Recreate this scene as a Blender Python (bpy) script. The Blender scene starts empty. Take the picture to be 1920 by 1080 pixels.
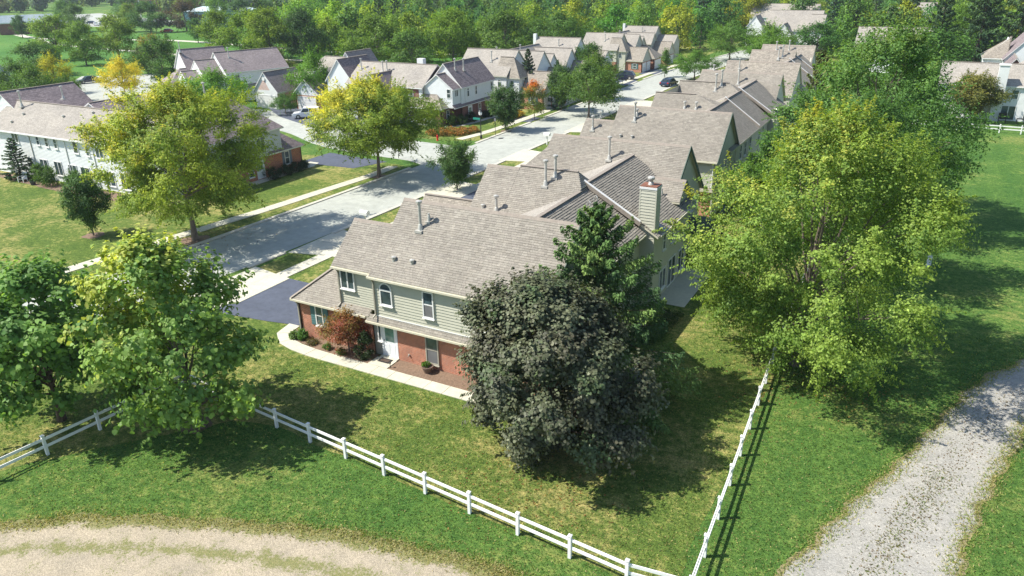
import bpy, math, random
import numpy as np
from mathutils import Vector, Matrix
sc = bpy.context.scene
COL = sc.collection
rad = math.radians

# ---------------- camera ----------------
cam = bpy.data.objects.new('camera', bpy.data.cameras.new('camera'))
COL.objects.link(cam)
sc.camera = cam
cam.location = (0, 0, 21.385)
cam.rotation_euler = (1.1690658, 0.0169541, 0.4976677)
cam.data.sensor_width = 36.0
cam.data.lens = 26.628
cam.data.clip_start = 0.5
cam.data.clip_end = 6000

# ---------------- sky, sun, exposure ----------------
SUN_EL = 51.0
SUN_AZ = 58.0 + 180.0          # compass angle (from +Y towards +X) the sun stands at; shadows fall at 58
world = bpy.data.worlds.new('World')
sc.world = world
world.use_nodes = True
wn = world.node_tree
wn.nodes.clear()
wout = wn.nodes.new('ShaderNodeOutputWorld')
wbg = wn.nodes.new('ShaderNodeBackground')
wsky = wn.nodes.new('ShaderNodeTexSky')
wsky.sky_type = 'NISHITA'
wsky.sun_disc = False
wsky.sun_elevation = rad(SUN_EL)
wsky.sun_rotation = rad(SUN_AZ)
wsky.air_density = 1.0
wsky.dust_density = 0.6
wn.links.new(wsky.outputs[0], wbg.inputs[0])
wbg.inputs[1].default_value = 0.118
wn.links.new(wbg.outputs[0], wout.inputs[0])
sl = bpy.data.lights.new('sun', 'SUN')
sl.energy = 4.9
sl.angle = rad(0.5)
sl.color = (1.0, 0.95, 0.86)
sun = bpy.data.objects.new('sun', sl)
COL.objects.link(sun)
_d = Vector((math.sin(rad(SUN_AZ)) * math.cos(rad(SUN_EL)), math.cos(rad(SUN_AZ)) * math.cos(rad(SUN_EL)), math.sin(rad(SUN_EL))))
sun.rotation_euler = _d.to_track_quat('Z', 'Y').to_euler()
sun.location = (-60, -40, 90)
vs = sc.view_settings
vs.view_transform = 'Standard'
vs.look = 'None'
vs.exposure = 0.72
vs.gamma = 1.0
vs.use_curve_mapping = False
sc.render.engine = 'CYCLES'
sc.cycles.max_bounces = 6
sc.cycles.transparent_max_bounces = 6

# ---------------- object helpers ----------------
def tag(o, label=None, cat=None, group=None, kind=None):
    if label: o['label'] = label
    if cat: o['category'] = cat
    if group: o['group'] = group
    if kind: o['kind'] = kind
    return o

def empty(name, loc, rz=0.0, label=None, cat=None, group=None):
    o = bpy.data.objects.new(name, None)
    o.empty_display_size = 0.5
    COL.objects.link(o)
    o.location = loc
    o.rotation_euler = (0, 0, rz)
    return tag(o, label, cat, group)

def place(name, mesh, parent=None, loc=(0, 0, 0), rz=0.0, scale=None):
    o = bpy.data.objects.new(name, mesh)
    COL.objects.link(o)
    if parent is not None: o.parent = parent
    o.location = loc
    if rz: o.rotation_euler = (0, 0, rz)
    if scale is not None: o.scale = scale
    return o

def copy_tree(o, parent=None):
    c = o.copy()
    COL.objects.link(c)
    if parent is not None: c.parent = parent
    for ch in list(o.children): copy_tree(ch, c)
    return c

class MB:
    """collects polygons with uv (metres) and a material slot, builds one mesh"""
    def __init__(s): s.v = []; s.f = []; s.m = []; s.uv = []; s.c = []; s.hasc = False
    def face(s, pts, mi=0, uv=None, col=None):
        b = len(s.v)
        s.v.extend([tuple(p) for p in pts])
        s.f.append(tuple(range(b, b + len(pts))))
        s.m.append(mi)
        if uv is None:
            P = [Vector(p) for p in pts]
            n = (P[1] - P[0]).cross(P[2] - P[0])
            if n.length < 1e-9 and len(P) > 3: n = (P[2] - P[0]).cross(P[3] - P[0])
            n = n.normalized() if n.length > 1e-9 else Vector((0, 0, 1))
            if abs(n.z) > 0.999: U = Vector((1, 0, 0)); V = Vector((0, 1, 0))
            else:
                U = Vector((0, 0, 1)).cross(n).normalized(); V = n.cross(U)
            uv = [(p.dot(U), p.dot(V)) for p in P]
        s.uv.extend(uv)
        s.c.append(col)
        if col is not None: s.hasc = True
    def box(s, x0, x1, y0, y1, z0, z1, mi=0):
        a = [(x0, y0, z0), (x1, y0, z0), (x1, y1, z0), (x0, y1, z0), (x0, y0, z1), (x1, y0, z1), (x1, y1, z1), (x0, y1, z1)]
        for q in ((0, 3, 2, 1), (4, 5, 6, 7), (0, 1, 5, 4), (1, 2, 6, 5), (2, 3, 7, 6), (3, 0, 4, 7)):
            s.face([a[i] for i in q], mi)
    def slab(s, pts, th, mi=0, mside=None, down=(0, 0, -1)):
        """polygon pts (upper side, counter-clockwise from above) given thickness along down"""
        d = Vector(down) * th
        P = [Vector(p) for p in pts]
        Q = [p + d for p in P]
        s.face(P, mi)
        ms = mi if mside is None else mside
        s.face(Q[::-1], ms)
        for i in range(len(P)):
            j = (i + 1) % len(P)
            s.face([P[i], Q[i], Q[j], P[j]], ms)
    def bar(s, p, q, w, h, mi=0):
        """box bar from p to q, w wide, h high"""
        p = Vector(p); q = Vector(q); d = (q - p).normalized()
        up = Vector((0, 0, 1)) if abs(d.z) < 0.95 else Vector((1, 0, 0))
        sd = d.cross(up).normalized(); up = sd.cross(d).normalized()
        a = []
        for c in (p, q):
            for i, j in ((-1, -1), (1, -1), (1, 1), (-1, 1)):
                a.append(c + sd * (w / 2 * i) + up * (h / 2 * j))
        for qd in ((0, 3, 2, 1), (4, 5, 6, 7), (0, 1, 5, 4), (1, 2, 6, 5), (2, 3, 7, 6), (3, 0, 4, 7)):
            s.face([a[i] for i in qd[::-1]], mi)
    def tube(s, pts, rs, n=8, mi=0, cap=True):
        P = [Vector(p) for p in pts]
        rings = []
        ref = Vector((0.31, 0.87, 0.11)).normalized()
        for i, p in enumerate(P):
            d = (P[min(i + 1, len(P) - 1)] - P[max(i - 1, 0)]).normalized()
            a = d.cross(ref)
            if a.length < 1e-3: a = d.cross(Vector((1, 0, 0)))
            a.normalize(); b = d.cross(a)
            r = rs[i] if isinstance(rs, (list, tuple)) else rs
            rings.append([p + (a * math.cos(2 * math.pi * k / n) + b * math.sin(2 * math.pi * k / n)) * r for k in range(n)])
        L = 0.0
        for i in range(len(rings) - 1):
            L2 = L + (P[i + 1] - P[i]).length
            for k in range(n):
                j = (k + 1) % n
                s.face([rings[i][k], rings[i + 1][k], rings[i + 1][j], rings[i][j]], mi,
                       [(k / n, L), (k / n, L2), ((k + 1) / n, L2), ((k + 1) / n, L)])
            L = L2
        if cap:
            s.face(rings[-1], mi); s.face(rings[0][::-1], mi)
    def lathe(s, prof, c=(0, 0, 0), n=12, mi=0):
        for i in range(len(prof) - 1):
            (r0, z0), (r1, z1) = prof[i], prof[i + 1]
            for k in range(n):
                a0 = 2 * math.pi * k / n; a1 = 2 * math.pi * (k + 1) / n
                q = [(c[0] + r0 * math.cos(a0), c[1] + r0 * math.sin(a0), c[2] + z0), (c[0] + r0 * math.cos(a1), c[1] + r0 * math.sin(a1), c[2] + z0),
                     (c[0] + r1 * math.cos(a1), c[1] + r1 * math.sin(a1), c[2] + z1), (c[0] + r1 * math.cos(a0), c[1] + r1 * math.sin(a0), c[2] + z1)]
                if r0 < 1e-6: q = q[1:]
                elif r1 < 1e-6: q = q[:3]
                s.face(q, mi)
    def mesh(s, name, mats, off=(0, 0, 0), smooth=False):
        me = bpy.data.meshes.new(name)
        ox, oy, oz = off
        me.from_pydata([(a - ox, b - oy, c - oz) for a, b, c in s.v], [], s.f)
        if not isinstance(mats, (list, tuple)): mats = [mats]
        for m in mats: me.materials.append(m)
        me.polygons.foreach_set('material_index', s.m)
        if smooth: me.polygons.foreach_set('use_smooth', [True] * len(s.f))
        ul = me.uv_layers.new(name='UVMap')
        ul.data.foreach_set('uv', np.array(s.uv, dtype=np.float32).ravel())
        if s.hasc:
            ca = me.color_attributes.new('Col', 'FLOAT_COLOR', 'CORNER')
            arr = []
            for f, c in zip(s.f, s.c):
                c = c or (1, 1, 1)
                arr.extend([c[0], c[1], c[2], 1.0] * len(f))
            ca.data.foreach_set('color', arr)
        me.update()
        return me
    def build(s, name, mats, parent=None, off=(0, 0, 0), smooth=False, loc=(0, 0, 0), kind=None):
        o = place(name, s.mesh(name, mats, off, smooth), parent, loc)
        if kind: o['kind'] = kind
        return o

# ---------------- materials ----------------
def newmat(name):
    m = bpy.data.materials.new(name); m.use_nodes = True
    nt = m.node_tree; nt.nodes.clear()
    out = nt.nodes.new('ShaderNodeOutputMaterial')
    b = nt.nodes.new('ShaderNodeBsdfPrincipled')
    nt.links.new(b.outputs[0], out.inputs[0])
    b.inputs['Roughness'].default_value = 0.85
    b.inputs['Specular IOR Level'].default_value = 0.3
    return m, nt, b, out
def N(nt, t, **kw):
    n = nt.nodes.new(t)
    for k, v in kw.items():
        if k in ('operation', 'blend_type', 'data_type', 'attribute_name', 'feature', 'noise_dimensions', 'voronoi_dimensions', 'distance', 'vector_type'): setattr(n, k, v)
        else: n.inputs[k.replace('_', ' ')].default_value = v
    return n
def noise(nt, vec, scale, detail=4, rough=0.6):
    n = nt.nodes.new('ShaderNodeTexNoise'); n.inputs['Scale'].default_value = scale
    n.inputs['Detail'].default_value = detail; n.inputs['Roughness'].default_value = rough
    if vec is not None: nt.links.new(vec, n.inputs['Vector'])
    return n.outputs[0]
def ramp(nt, fac, stops, interp='LINEAR'):
    r = nt.nodes.new('ShaderNodeValToRGB'); r.color_ramp.interpolation = interp
    e = r.color_ramp.elements
    while len(e) > 1: e.remove(e[-1])
    e[0].position = stops[0][0]; e[0].color = tuple(stops[0][1]) + (1,)
    for p, c in stops[1:]:
        x = e.new(p); x.color = tuple(c) + (1,)
    nt.links.new(fac, r.inputs[0])
    return r.outputs[0]
def mix(nt, fac, a, b, mode='MIX'):
    m = nt.nodes.new('ShaderNodeMix'); m.data_type = 'RGBA'; m.blend_type = mode
    for s, v in ((0, fac), (6, a), (7, b)):
        if isinstance(v, (int, float)): m.inputs[s].default_value = v
        elif isinstance(v, tuple): m.inputs[s].default_value = v + (1,) if len(v) == 3 else v
        else: nt.links.new(v, m.inputs[s])
    return m.outputs[2]
def mth(nt, op, a, b=0.0):
    m = nt.nodes.new('ShaderNodeMath'); m.operation = op
    for s, v in ((0, a), (1, b)):
        if isinstance(v, (int, float)): m.inputs[s].default_value = v
        else: nt.links.new(v, m.inputs[s])
    return m.outputs[0]
def bump(nt, b, h, strength=0.4, dist=0.02):
    n = nt.nodes.new('ShaderNodeBump'); n.inputs['Strength'].default_value = strength; n.inputs['Distance'].default_value = dist
    nt.links.new(h, n.inputs['Height']); nt.links.new(n.outputs[0], b.inputs['Normal'])
def coord(nt, which='Object'):
    return nt.nodes.new('ShaderNodeTexCoord').outputs[which]
def geopos(nt): return nt.nodes.new('ShaderNodeNewGeometry').outputs['Position']
def sc3(c, k): return tuple(x * k for x in c)

def mat_plain(name, c, rough=0.7, var=0.12, scale=1.5, metal=0.0, spec=0.3):
    m, nt, b, o = newmat(name)
    n = noise(nt, geopos(nt), scale, 5)
    col = ramp(nt, n, [(0.3, sc3(c, 1 - var)), (0.7, sc3(c, 1 + var))])
    nt.links.new(col, b.inputs['Base Color'])
    b.inputs['Roughness'].default_value = rough; b.inputs['Metallic'].default_value = metal
    b.inputs['Specular IOR Level'].default_value = spec
    return m
def mat_shingle_uv(name, c, w=0.33, h=0.145, contrast=0.22):
    """asphalt shingles, drawn in uv metres, for roofs whose tabs cannot be told apart singly"""
    m, nt, b, o = newmat(name)
    uv = coord(nt, 'UV')
    br = nt.nodes.new('ShaderNodeTexBrick')
    nt.links.new(uv, br.inputs['Vector'])
    br.offset = 0.37; br.offset_frequency = 2; br.squash = 0.8; br.squash_frequency = 3
    br.inputs['Color1'].default_value = sc3(c, 1 - contrast) + (1,)
    br.inputs['Color2'].default_value = sc3(c, 1 + contrast) + (1,)
    br.inputs['Mortar'].default_value = sc3(c, 0.5) + (1,)
    br.inputs['Scale'].default_value = 1.0; br.inputs['Mortar Size'].default_value = 0.012
    br.inputs['Mortar Smooth'].default_value = 0.6; br.inputs['Bias'].default_value = 0.0
    br.inputs['Brick Width'].default_value = w; br.inputs['Row Height'].default_value = h
    n1 = noise(nt, geopos(nt), 0.35, 6); n2 = noise(nt, geopos(nt), 14, 3)
    st = ramp(nt, n1, [(0.3, (0.86, 0.85, 0.86)), (0.7, (1.12, 1.1, 1.08))])
    col = mix(nt, 1.0, br.outputs[0], st, 'MULTIPLY')
    col = mix(nt, 1.0, col, ramp(nt, n2, [(0.25, (0.8, 0.8, 0.8)), (0.75, (1.2, 1.2, 1.2))]), 'MULTIPLY')
    nt.links.new(col, b.inputs['Base Color'])
    b.inputs['Roughness'].default_value = 0.95; b.inputs['Specular IOR Level'].default_value = 0.15
    bump(nt, b, mth(nt, 'SUBTRACT', 1.0, br.outputs['Fac']), 0.5, 0.02)
    return m
def mat_attr(name, c=(1, 1, 1), rough=0.95, fine=14, amt=0.2, var=0.12):
    m, nt, b, o = newmat(name)
    a = nt.nodes.new('ShaderNodeAttribute'); a.attribute_name = 'Col'
    col = mix(nt, 1.0, a.outputs[0], c, 'MULTIPLY')
    n1 = noise(nt, geopos(nt), 0.35, 6); n2 = noise(nt, geopos(nt), fine, 3)
    col = mix(nt, 1.0, col, ramp(nt, n1, [(0.3, (1 - var,) * 3), (0.7, (1 + var,) * 3)]), 'MULTIPLY')
    col = mix(nt, 1.0, col, ramp(nt, n2, [(0.25, (1 - amt,) * 3), (0.75, (1 + amt,) * 3)]), 'MULTIPLY')
    nt.links.new(col, b.inputs['Base Color'])
    b.inputs['Roughness'].default_value = rough; b.inputs['Specular IOR Level'].default_value = 0.15
    return m
def mat_brick(name, c1, c2, mortar):
    m, nt, b, o = newmat(name)
    br = nt.nodes.new('ShaderNodeTexBrick')
    nt.links.new(coord(nt, 'UV'), br.inputs['Vector'])
    br.inputs['Color1'].default_value = c1 + (1,); br.inputs['Color2'].default_value = c2 + (1,)
    br.inputs['Mortar'].default_value = mortar + (1,)
    br.inputs['Scale'].default_value = 1.0; br.inputs['Mortar Size'].default_value = 0.009
    br.inputs['Brick Width'].default_value = 0.215; br.inputs['Row Height'].default_value = 0.076
    br.inputs['Mortar Smooth'].default_value = 0.3
    n1 = noise(nt, geopos(nt), 1.2, 6)
    col = mix(nt, 1.0, br.outputs[0], ramp(nt, n1, [(0.3, (0.8, 0.8, 0.8)), (0.7, (1.18, 1.15, 1.12))]), 'MULTIPLY')
    nt.links.new(col, b.inputs['Base Color'])
    b.inputs['Roughness'].default_value = 0.9
    bump(nt, b, mth(nt, 'SUBTRACT', 1.0, br.outputs['Fac']), 0.6, 0.012)
    return m
def mat_grass(name, dark, light, straw, straw_amt=0.5, patch=0.3, stripes=None):
    m, nt, b, o = newmat(name)
    P = geopos(nt)
    n0 = noise(nt, P, patch * 0.3, 4, 0.6)
    n1 = noise(nt, P, patch, 7, 0.68)
    n2 = noise(nt, P, 2.2, 6, 0.75)
    n3 = noise(nt, P, 7.5, 4, 0.8)
    n4 = noise(nt, P, 26.0, 3, 0.85)
    f = mth(nt, 'ADD', mth(nt, 'MULTIPLY', n0, 0.35), mth(nt, 'ADD', mth(nt, 'MULTIPLY', n1, 0.4), mth(nt, 'MULTIPLY', n2, 0.25)))
    if stripes:
        w = nt.nodes.new('ShaderNodeTexWave'); w.inputs['Scale'].default_value = stripes; w.inputs['Distortion'].default_value = 5
        w.inputs['Detail'].default_value = 2.0; w.inputs['Detail Scale'].default_value = 0.25
        nt.links.new(P, w.inputs['Vector'])
        f = mth(nt, 'ADD', f, mth(nt, 'MULTIPLY', mth(nt, 'SUBTRACT', w.outputs[1], 0.5), 0.035))
    col = mix(nt, ramp(nt, f, [(0.40, (0, 0, 0)), (0.58, (1, 1, 1))]), dark, light)
    g = mth(nt, 'ADD', mth(nt, 'MULTIPLY', n1, 0.5), mth(nt, 'MULTIPLY', n2, 0.5))
    g = mth(nt, 'ADD', g, mth(nt, 'MULTIPLY', mth(nt, 'SUBTRACT', n0, 0.5), 0.5))
    lo = 0.62 - 0.16 * straw_amt
    col = mix(nt, ramp(nt, g, [(lo, (0, 0, 0)), (lo + 0.13, (0.85, 0.85, 0.85))]), col, straw)
    col = mix(nt, 1.0, col, ramp(nt, n2, [(0.36, (0.72, 0.77, 0.76)), (0.64, (1.26, 1.21, 1.18))]), 'MULTIPLY')
    col = mix(nt, 1.0, col, ramp(nt, n3, [(0.36, (0.55, 0.6, 0.6)), (0.5, (1, 1, 1)), (0.64, (1.5, 1.42, 1.35))]), 'MULTIPLY')
    col = mix(nt, 1.0, col, ramp(nt, n4, [(0.3, (0.5, 0.52, 0.5)), (0.5, (1, 1, 1)), (0.7, (1.6, 1.55, 1.45))]), 'MULTIPLY')
    nt.links.new(col, b.inputs['Base Color'])
    b.inputs['Roughness'].default_value = 0.9; b.inputs['Specular IOR Level'].default_value = 0.08
    bump(nt, b, mth(nt, 'ADD', n4, mth(nt, 'MULTIPLY', n3, 1.5)), 0.8, 0.07)
    return m
def mat_ground_hard(name, c, var=0.12, scale=0.6, fine=40, stain=0.2, rough=0.9, bumpd=0.004):
    m, nt, b, o = newmat(name)
    P = geopos(nt)
    n1 = noise(nt, P, scale, 7, 0.65); n2 = noise(nt, P, fine, 3, 0.7); n3 = noise(nt, P, scale * 5, 5, 0.7)
    col = ramp(nt, n1, [(0.3, sc3(c, 1 - var)), (0.7, sc3(c, 1 + var))])
    col = mix(nt, 1.0, col, ramp(nt, n2, [(0.25, (0.86, 0.86, 0.86)), (0.75, (1.12, 1.12, 1.12))]), 'MULTIPLY')
    col = mix(nt, 1.0, col, ramp(nt, n3, [(0.35, (1 - stain, 1 - stain, 1 - stain)), (0.6, (1.04, 1.04, 1.04))]), 'MULTIPLY')
    nt.links.new(col, b.inputs['Base Color'])
    b.inputs['Roughness'].default_value = rough
    bump(nt, b, n2, 0.5, bumpd)
    return m
def mat_gravel(name, c, weed, weed_amt=0.5, wscale=1.3, band=None, edge=0.0, grass=None):
    """loose stones; uv.x runs 0..1 across a track: grass creeps in from the borders and, with band, along the crown between the wheel lanes"""
    m, nt, b, o = newmat(name)
    P = geopos(nt)
    v = nt.nodes.new('ShaderNodeTexVoronoi'); v.inputs['Scale'].default_value = 24; nt.links.new(P, v.inputs['Vector'])
    n1 = noise(nt, P, 0.7, 6, 0.65); n2 = noise(nt, P, 24, 4, 0.8); n3 = noise(nt, P, 9, 4, 0.8)
    sepc = nt.nodes.new('ShaderNodeSeparateColor'); nt.links.new(v.outputs['Color'], sepc.inputs[0])
    col = ramp(nt, sepc.outputs[0], [(0.0, sc3(c, 0.78)), (0.5, c), (1.0, sc3(c, 1.2))])
    col = mix(nt, 1.0, col, ramp(nt, n1, [(0.3, (0.86, 0.86, 0.87)), (0.7, (1.12, 1.10, 1.08))]), 'MULTIPLY')
    col = mix(nt, 1.0, col, ramp(nt, n3, [(0.3, (0.8, 0.8, 0.8)), (0.7, (1.15, 1.15, 1.15))]), 'MULTIPLY')
    nw = noise(nt, P, wscale, 8, 0.75)
    f = mth(nt, 'ADD', mth(nt, 'MULTIPLY', nw, 0.58), mth(nt, 'MULTIPLY', n3, 0.42))
    if band or edge:
        sx = nt.nodes.new('ShaderNodeSeparateXYZ'); nt.links.new(coord(nt, 'UV'), sx.inputs[0])
        e = mth(nt, 'ABSOLUTE', mth(nt, 'SUBTRACT', sx.outputs[0], 0.5))
        add = ramp(nt, e, [(0.0, (0, 0, 0)), (0.5 - edge, (0, 0, 0)), (0.5, (1, 1, 1))])
        f = mth(nt, 'ADD', f, mth(nt, 'MULTIPLY', add, 0.3))
        if band:
            b2 = ramp(nt, mth(nt, 'ABSOLUTE', mth(nt, 'SUBTRACT', sx.outputs[0], band)), [(0.0, (1, 1, 1)), (0.13, (0, 0, 0))])
            f = mth(nt, 'ADD', f, mth(nt, 'MULTIPLY', b2, 0.12))
    wc = mix(nt, ramp(nt, n3, [(0.35, (0, 0, 0)), (0.65, (1, 1, 1))]), weed, grass or weed)
    wc = mix(nt, 1.0, wc, ramp(nt, n2, [(0.3, (0.6, 0.6, 0.6)), (0.7, (1.4, 1.4, 1.4))]), 'MULTIPLY')
    col = mix(nt, ramp(nt, f, [(0.66 - 0.2 * weed_amt, (0, 0, 0)), (0.73 - 0.2 * weed_amt, (0.92, 0.92, 0.92))]), col, wc)
    nt.links.new(col, b.inputs['Base Color'])
    bump(nt, b, mth(nt, 'ADD', v.outputs['Distance'], n2), 0.6, 0.025)
    return m
def mat_leaf(name, trans=0.42, rough=0.55, spec=0.25):
    m, nt, b, o = newmat(name)
    a = nt.nodes.new('ShaderNodeAttribute'); a.attribute_name = 'Col'
    oi = nt.nodes.new('ShaderNodeObjectInfo')
    col = mix(nt, 1.0, a.outputs[0], oi.outputs['Color'], 'MULTIPLY')
    nt.links.new(col, b.inputs['Base Color'])
    b.inputs['Roughness'].default_value = rough; b.inputs['Specular IOR Level'].default_value = spec
    t = nt.nodes.new('ShaderNodeBsdfTranslucent')
    col2 = mix(nt, 1.0, col, (1.45, 1.4, 0.6), 'MULTIPLY')
    nt.links.new(col2, t.inputs[0])
    ms = nt.nodes.new('ShaderNodeMixShader'); ms.inputs[0].default_value = trans
    nt.links.new(b.outputs[0], ms.inputs[1]); nt.links.new(t.outputs[0], ms.inputs[2])
    nt.links.new(ms.outputs[0], o.inputs[0])
    return m
def mat_glass(name, c=(0.03, 0.045, 0.05)):
    m, nt, b, o = newmat(name)
    n = noise(nt, geopos(nt), 1.1, 3)
    nt.links.new(ramp(nt, n, [(0.35, c), (0.65, sc3(c, 2.6))]), b.inputs['Base Color'])
    b.inputs['Roughness'].default_value = 0.06; b.inputs['Specular IOR Level'].default_value = 0.8
    return m
def mat_bark(name, c):
    m, nt, b, o = newmat(name)
    P = geopos(nt)
    mp = nt.nodes.new('ShaderNodeMapping'); mp.inputs['Scale'].default_value = (1, 1, 0.2); nt.links.new(P, mp.inputs[0])
    n = noise(nt, mp.outputs[0], 14, 6, 0.7)
    nt.links.new(ramp(nt, n, [(0.3, sc3(c, 0.5)), (0.7, sc3(c, 1.4))]), b.inputs['Base Color'])
    bump(nt, b, n, 0.8, 0.03)
    return m

M = {}
M['roof_gray'] = mat_shingle_uv('roof_shingles_warm_grey', (0.295, 0.268, 0.225))
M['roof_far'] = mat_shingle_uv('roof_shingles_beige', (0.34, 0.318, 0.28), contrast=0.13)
M['roof_purple'] = mat_shingle_uv('roof_shingles_plum', (0.235, 0.198, 0.20), contrast=0.26)
M['roof_mauve'] = mat_shingle_uv('roof_shingles_mauve', (0.29, 0.25, 0.245), contrast=0.18)
M['shingle'] = mat_attr('shingle_tabs')
M['sage'] = mat_plain('siding_sage', (0.48, 0.475, 0.385), 0.6, 0.05)
M['white'] = mat_plain('siding_white', (0.68, 0.70, 0.69), 0.55, 0.04)
M['cream'] = mat_plain('trim_cream', (0.56, 0.53, 0.41), 0.5, 0.05)
M['trim'] = mat_plain('trim_white', (0.72, 0.72, 0.70), 0.45, 0.03)
M['taupe'] = mat_plain('trim_taupe', (0.36, 0.34, 0.28), 0.6, 0.05)
M['green_trim'] = mat_plain('wood_dark_green', (0.09, 0.13, 0.105), 0.7, 0.15)
M['teal'] = mat_plain('shutter_teal', (0.09, 0.19, 0.20), 0.5, 0.08)
M['brick'] = mat_brick('brick_red', (0.46, 0.135, 0.065), (0.30, 0.09, 0.05), (0.62, 0.48, 0.38))
M['brick_old'] = mat_brick('brick_dull', (0.24, 0.09, 0.07), (0.17, 0.065, 0.055), (0.27, 0.2, 0.17))
M['glass'] = mat_glass('window_glass')
M['screen'] = mat_plain('window_screen', (0.16, 0.16, 0.165), 0.5, 0.15)
M['dark'] = mat_plain('dark_recess', (0.03, 0.03, 0.03), 0.8, 0.1)
M['door'] = mat_plain('door_paint_white', (0.78, 0.80, 0.82), 0.4, 0.03)
M['metal'] = mat_plain('galvanised_metal', (0.48, 0.47, 0.43), 0.45, 0.12, 4, 0.3, 0.5)
M['blackmetal'] = mat_plain('black_metal', (0.03, 0.03, 0.03), 0.45, 0.1)
M['copper'] = mat_plain('chimney_cap_rust', (0.20, 0.085, 0.05), 0.6, 0.2)
M['ridgecap'] = mat_plain('ridge_cap', (0.26, 0.225, 0.19), 0.9, 0.15, 6)
M['concrete'] = mat_ground_hard('concrete_walk', (0.52, 0.50, 0.40), 0.08, 0.8, 50, 0.08)
M['road'] = mat_ground_hard('road_concrete', (0.39, 0.405, 0.36), 0.10, 0.25, 30, 0.16)
M['kerb'] = mat_ground_hard('kerb_concrete', (0.52, 0.50, 0.42), 0.08, 0.8, 50, 0.15)
M['asphalt'] = mat_ground_hard('driveway_asphalt', (0.085, 0.098, 0.13), 0.15, 0.5, 60, 0.15)
M['mulch'] = mat_gravel('mulch', (0.21, 0.145, 0.10), (0.09, 0.06, 0.04), 0.6, 6)
M['gravel_old'] = mat_gravel('gravel_weedy', (0.37, 0.32, 0.235), (0.24, 0.215, 0.085), 0.6, 1.1, band=0.42, edge=0.2, grass=(0.12, 0.145, 0.04))
M['gravel'] = mat_gravel('gravel_pale', (0.34, 0.33, 0.295), (0.24, 0.19, 0.11), 0.25, 1.2, edge=0.09, grass=(0.20, 0.19, 0.06))
M['yard'] = mat_grass('lawn_grass', (0.085, 0.145, 0.032), (0.165, 0.22, 0.05), (0.34, 0.30, 0.12), 0.86, 0.3)
M['grass'] = mat_grass('field_grass', (0.055, 0.135, 0.03), (0.12, 0.21, 0.046), (0.25, 0.25, 0.085), 0.56, 0.17, stripes=0.11)
M['park'] = mat_grass('park_grass', (0.06, 0.16, 0.035), (0.10, 0.22, 0.045), (0.2, 0.25, 0.08), 0.3, 0.05)
M['leaf'] = mat_leaf('leaves')
M['leaf_dark'] = mat_leaf('leaves_matte', 0.22, 0.5, 0.25)
M['needle'] = mat_leaf('needles', 0.15, 0.65, 0.25)
M['bark'] = mat_bark('bark_grey', (0.16, 0.13, 0.105))
M['bark_dark'] = mat_bark('bark_dark', (0.085, 0.06, 0.045))
M['carwhite'] = mat_plain('car_paint_white', (0.78, 0.79, 0.80), 0.2, 0.01, 1, 0.0, 0.6)
M['cardark'] = mat_plain('car_paint_navy', (0.025, 0.035, 0.07), 0.2, 0.02, 1, 0.0, 0.7)
M['carsilver'] = mat_plain('car_paint_silver', (0.40, 0.42, 0.45), 0.25, 0.02, 1, 0.4, 0.6)
M['carred'] = mat_plain('car_paint_red', (0.4, 0.03, 0.02), 0.25, 0.02, 1, 0.0, 0.6)
M['rubber'] = mat_plain('rubber', (0.02, 0.02, 0.02), 0.8, 0.1)
M['red'] = mat_plain('hydrant_red', (0.55, 0.02, 0.015), 0.4, 0.05)
M['signgreen'] = mat_plain('sign_teal', (0.02, 0.22, 0.17), 0.4, 0.03)
M['terracotta'] = mat_plain('pot_brown', (0.16, 0.11, 0.085), 0.6, 0.1)
M['white_shaded'] = mat_plain('siding_white_shaded', (0.55, 0.58, 0.62), 0.6, 0.05)  # white siding with shade put into its colour, for walls facing away from the sun
M['shutgrey'] = mat_plain('shutter_grey_blue', (0.16, 0.2, 0.26), 0.6, 0.05)
M['trim_orange'] = mat_plain('roof_orange', (0.42, 0.24, 0.16), 0.8, 0.1)
M['fence'] = mat_plain('vinyl_white', (0.80, 0.80, 0.78), 0.4, 0.05, 3)
M['blueroof'] = mat_plain('roof_pale_blue_metal', (0.5, 0.6, 0.6), 0.5, 0.06)
M['bluewall'] = mat_plain('wall_pale_blue', (0.35, 0.5, 0.62), 0.6, 0.05)
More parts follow.
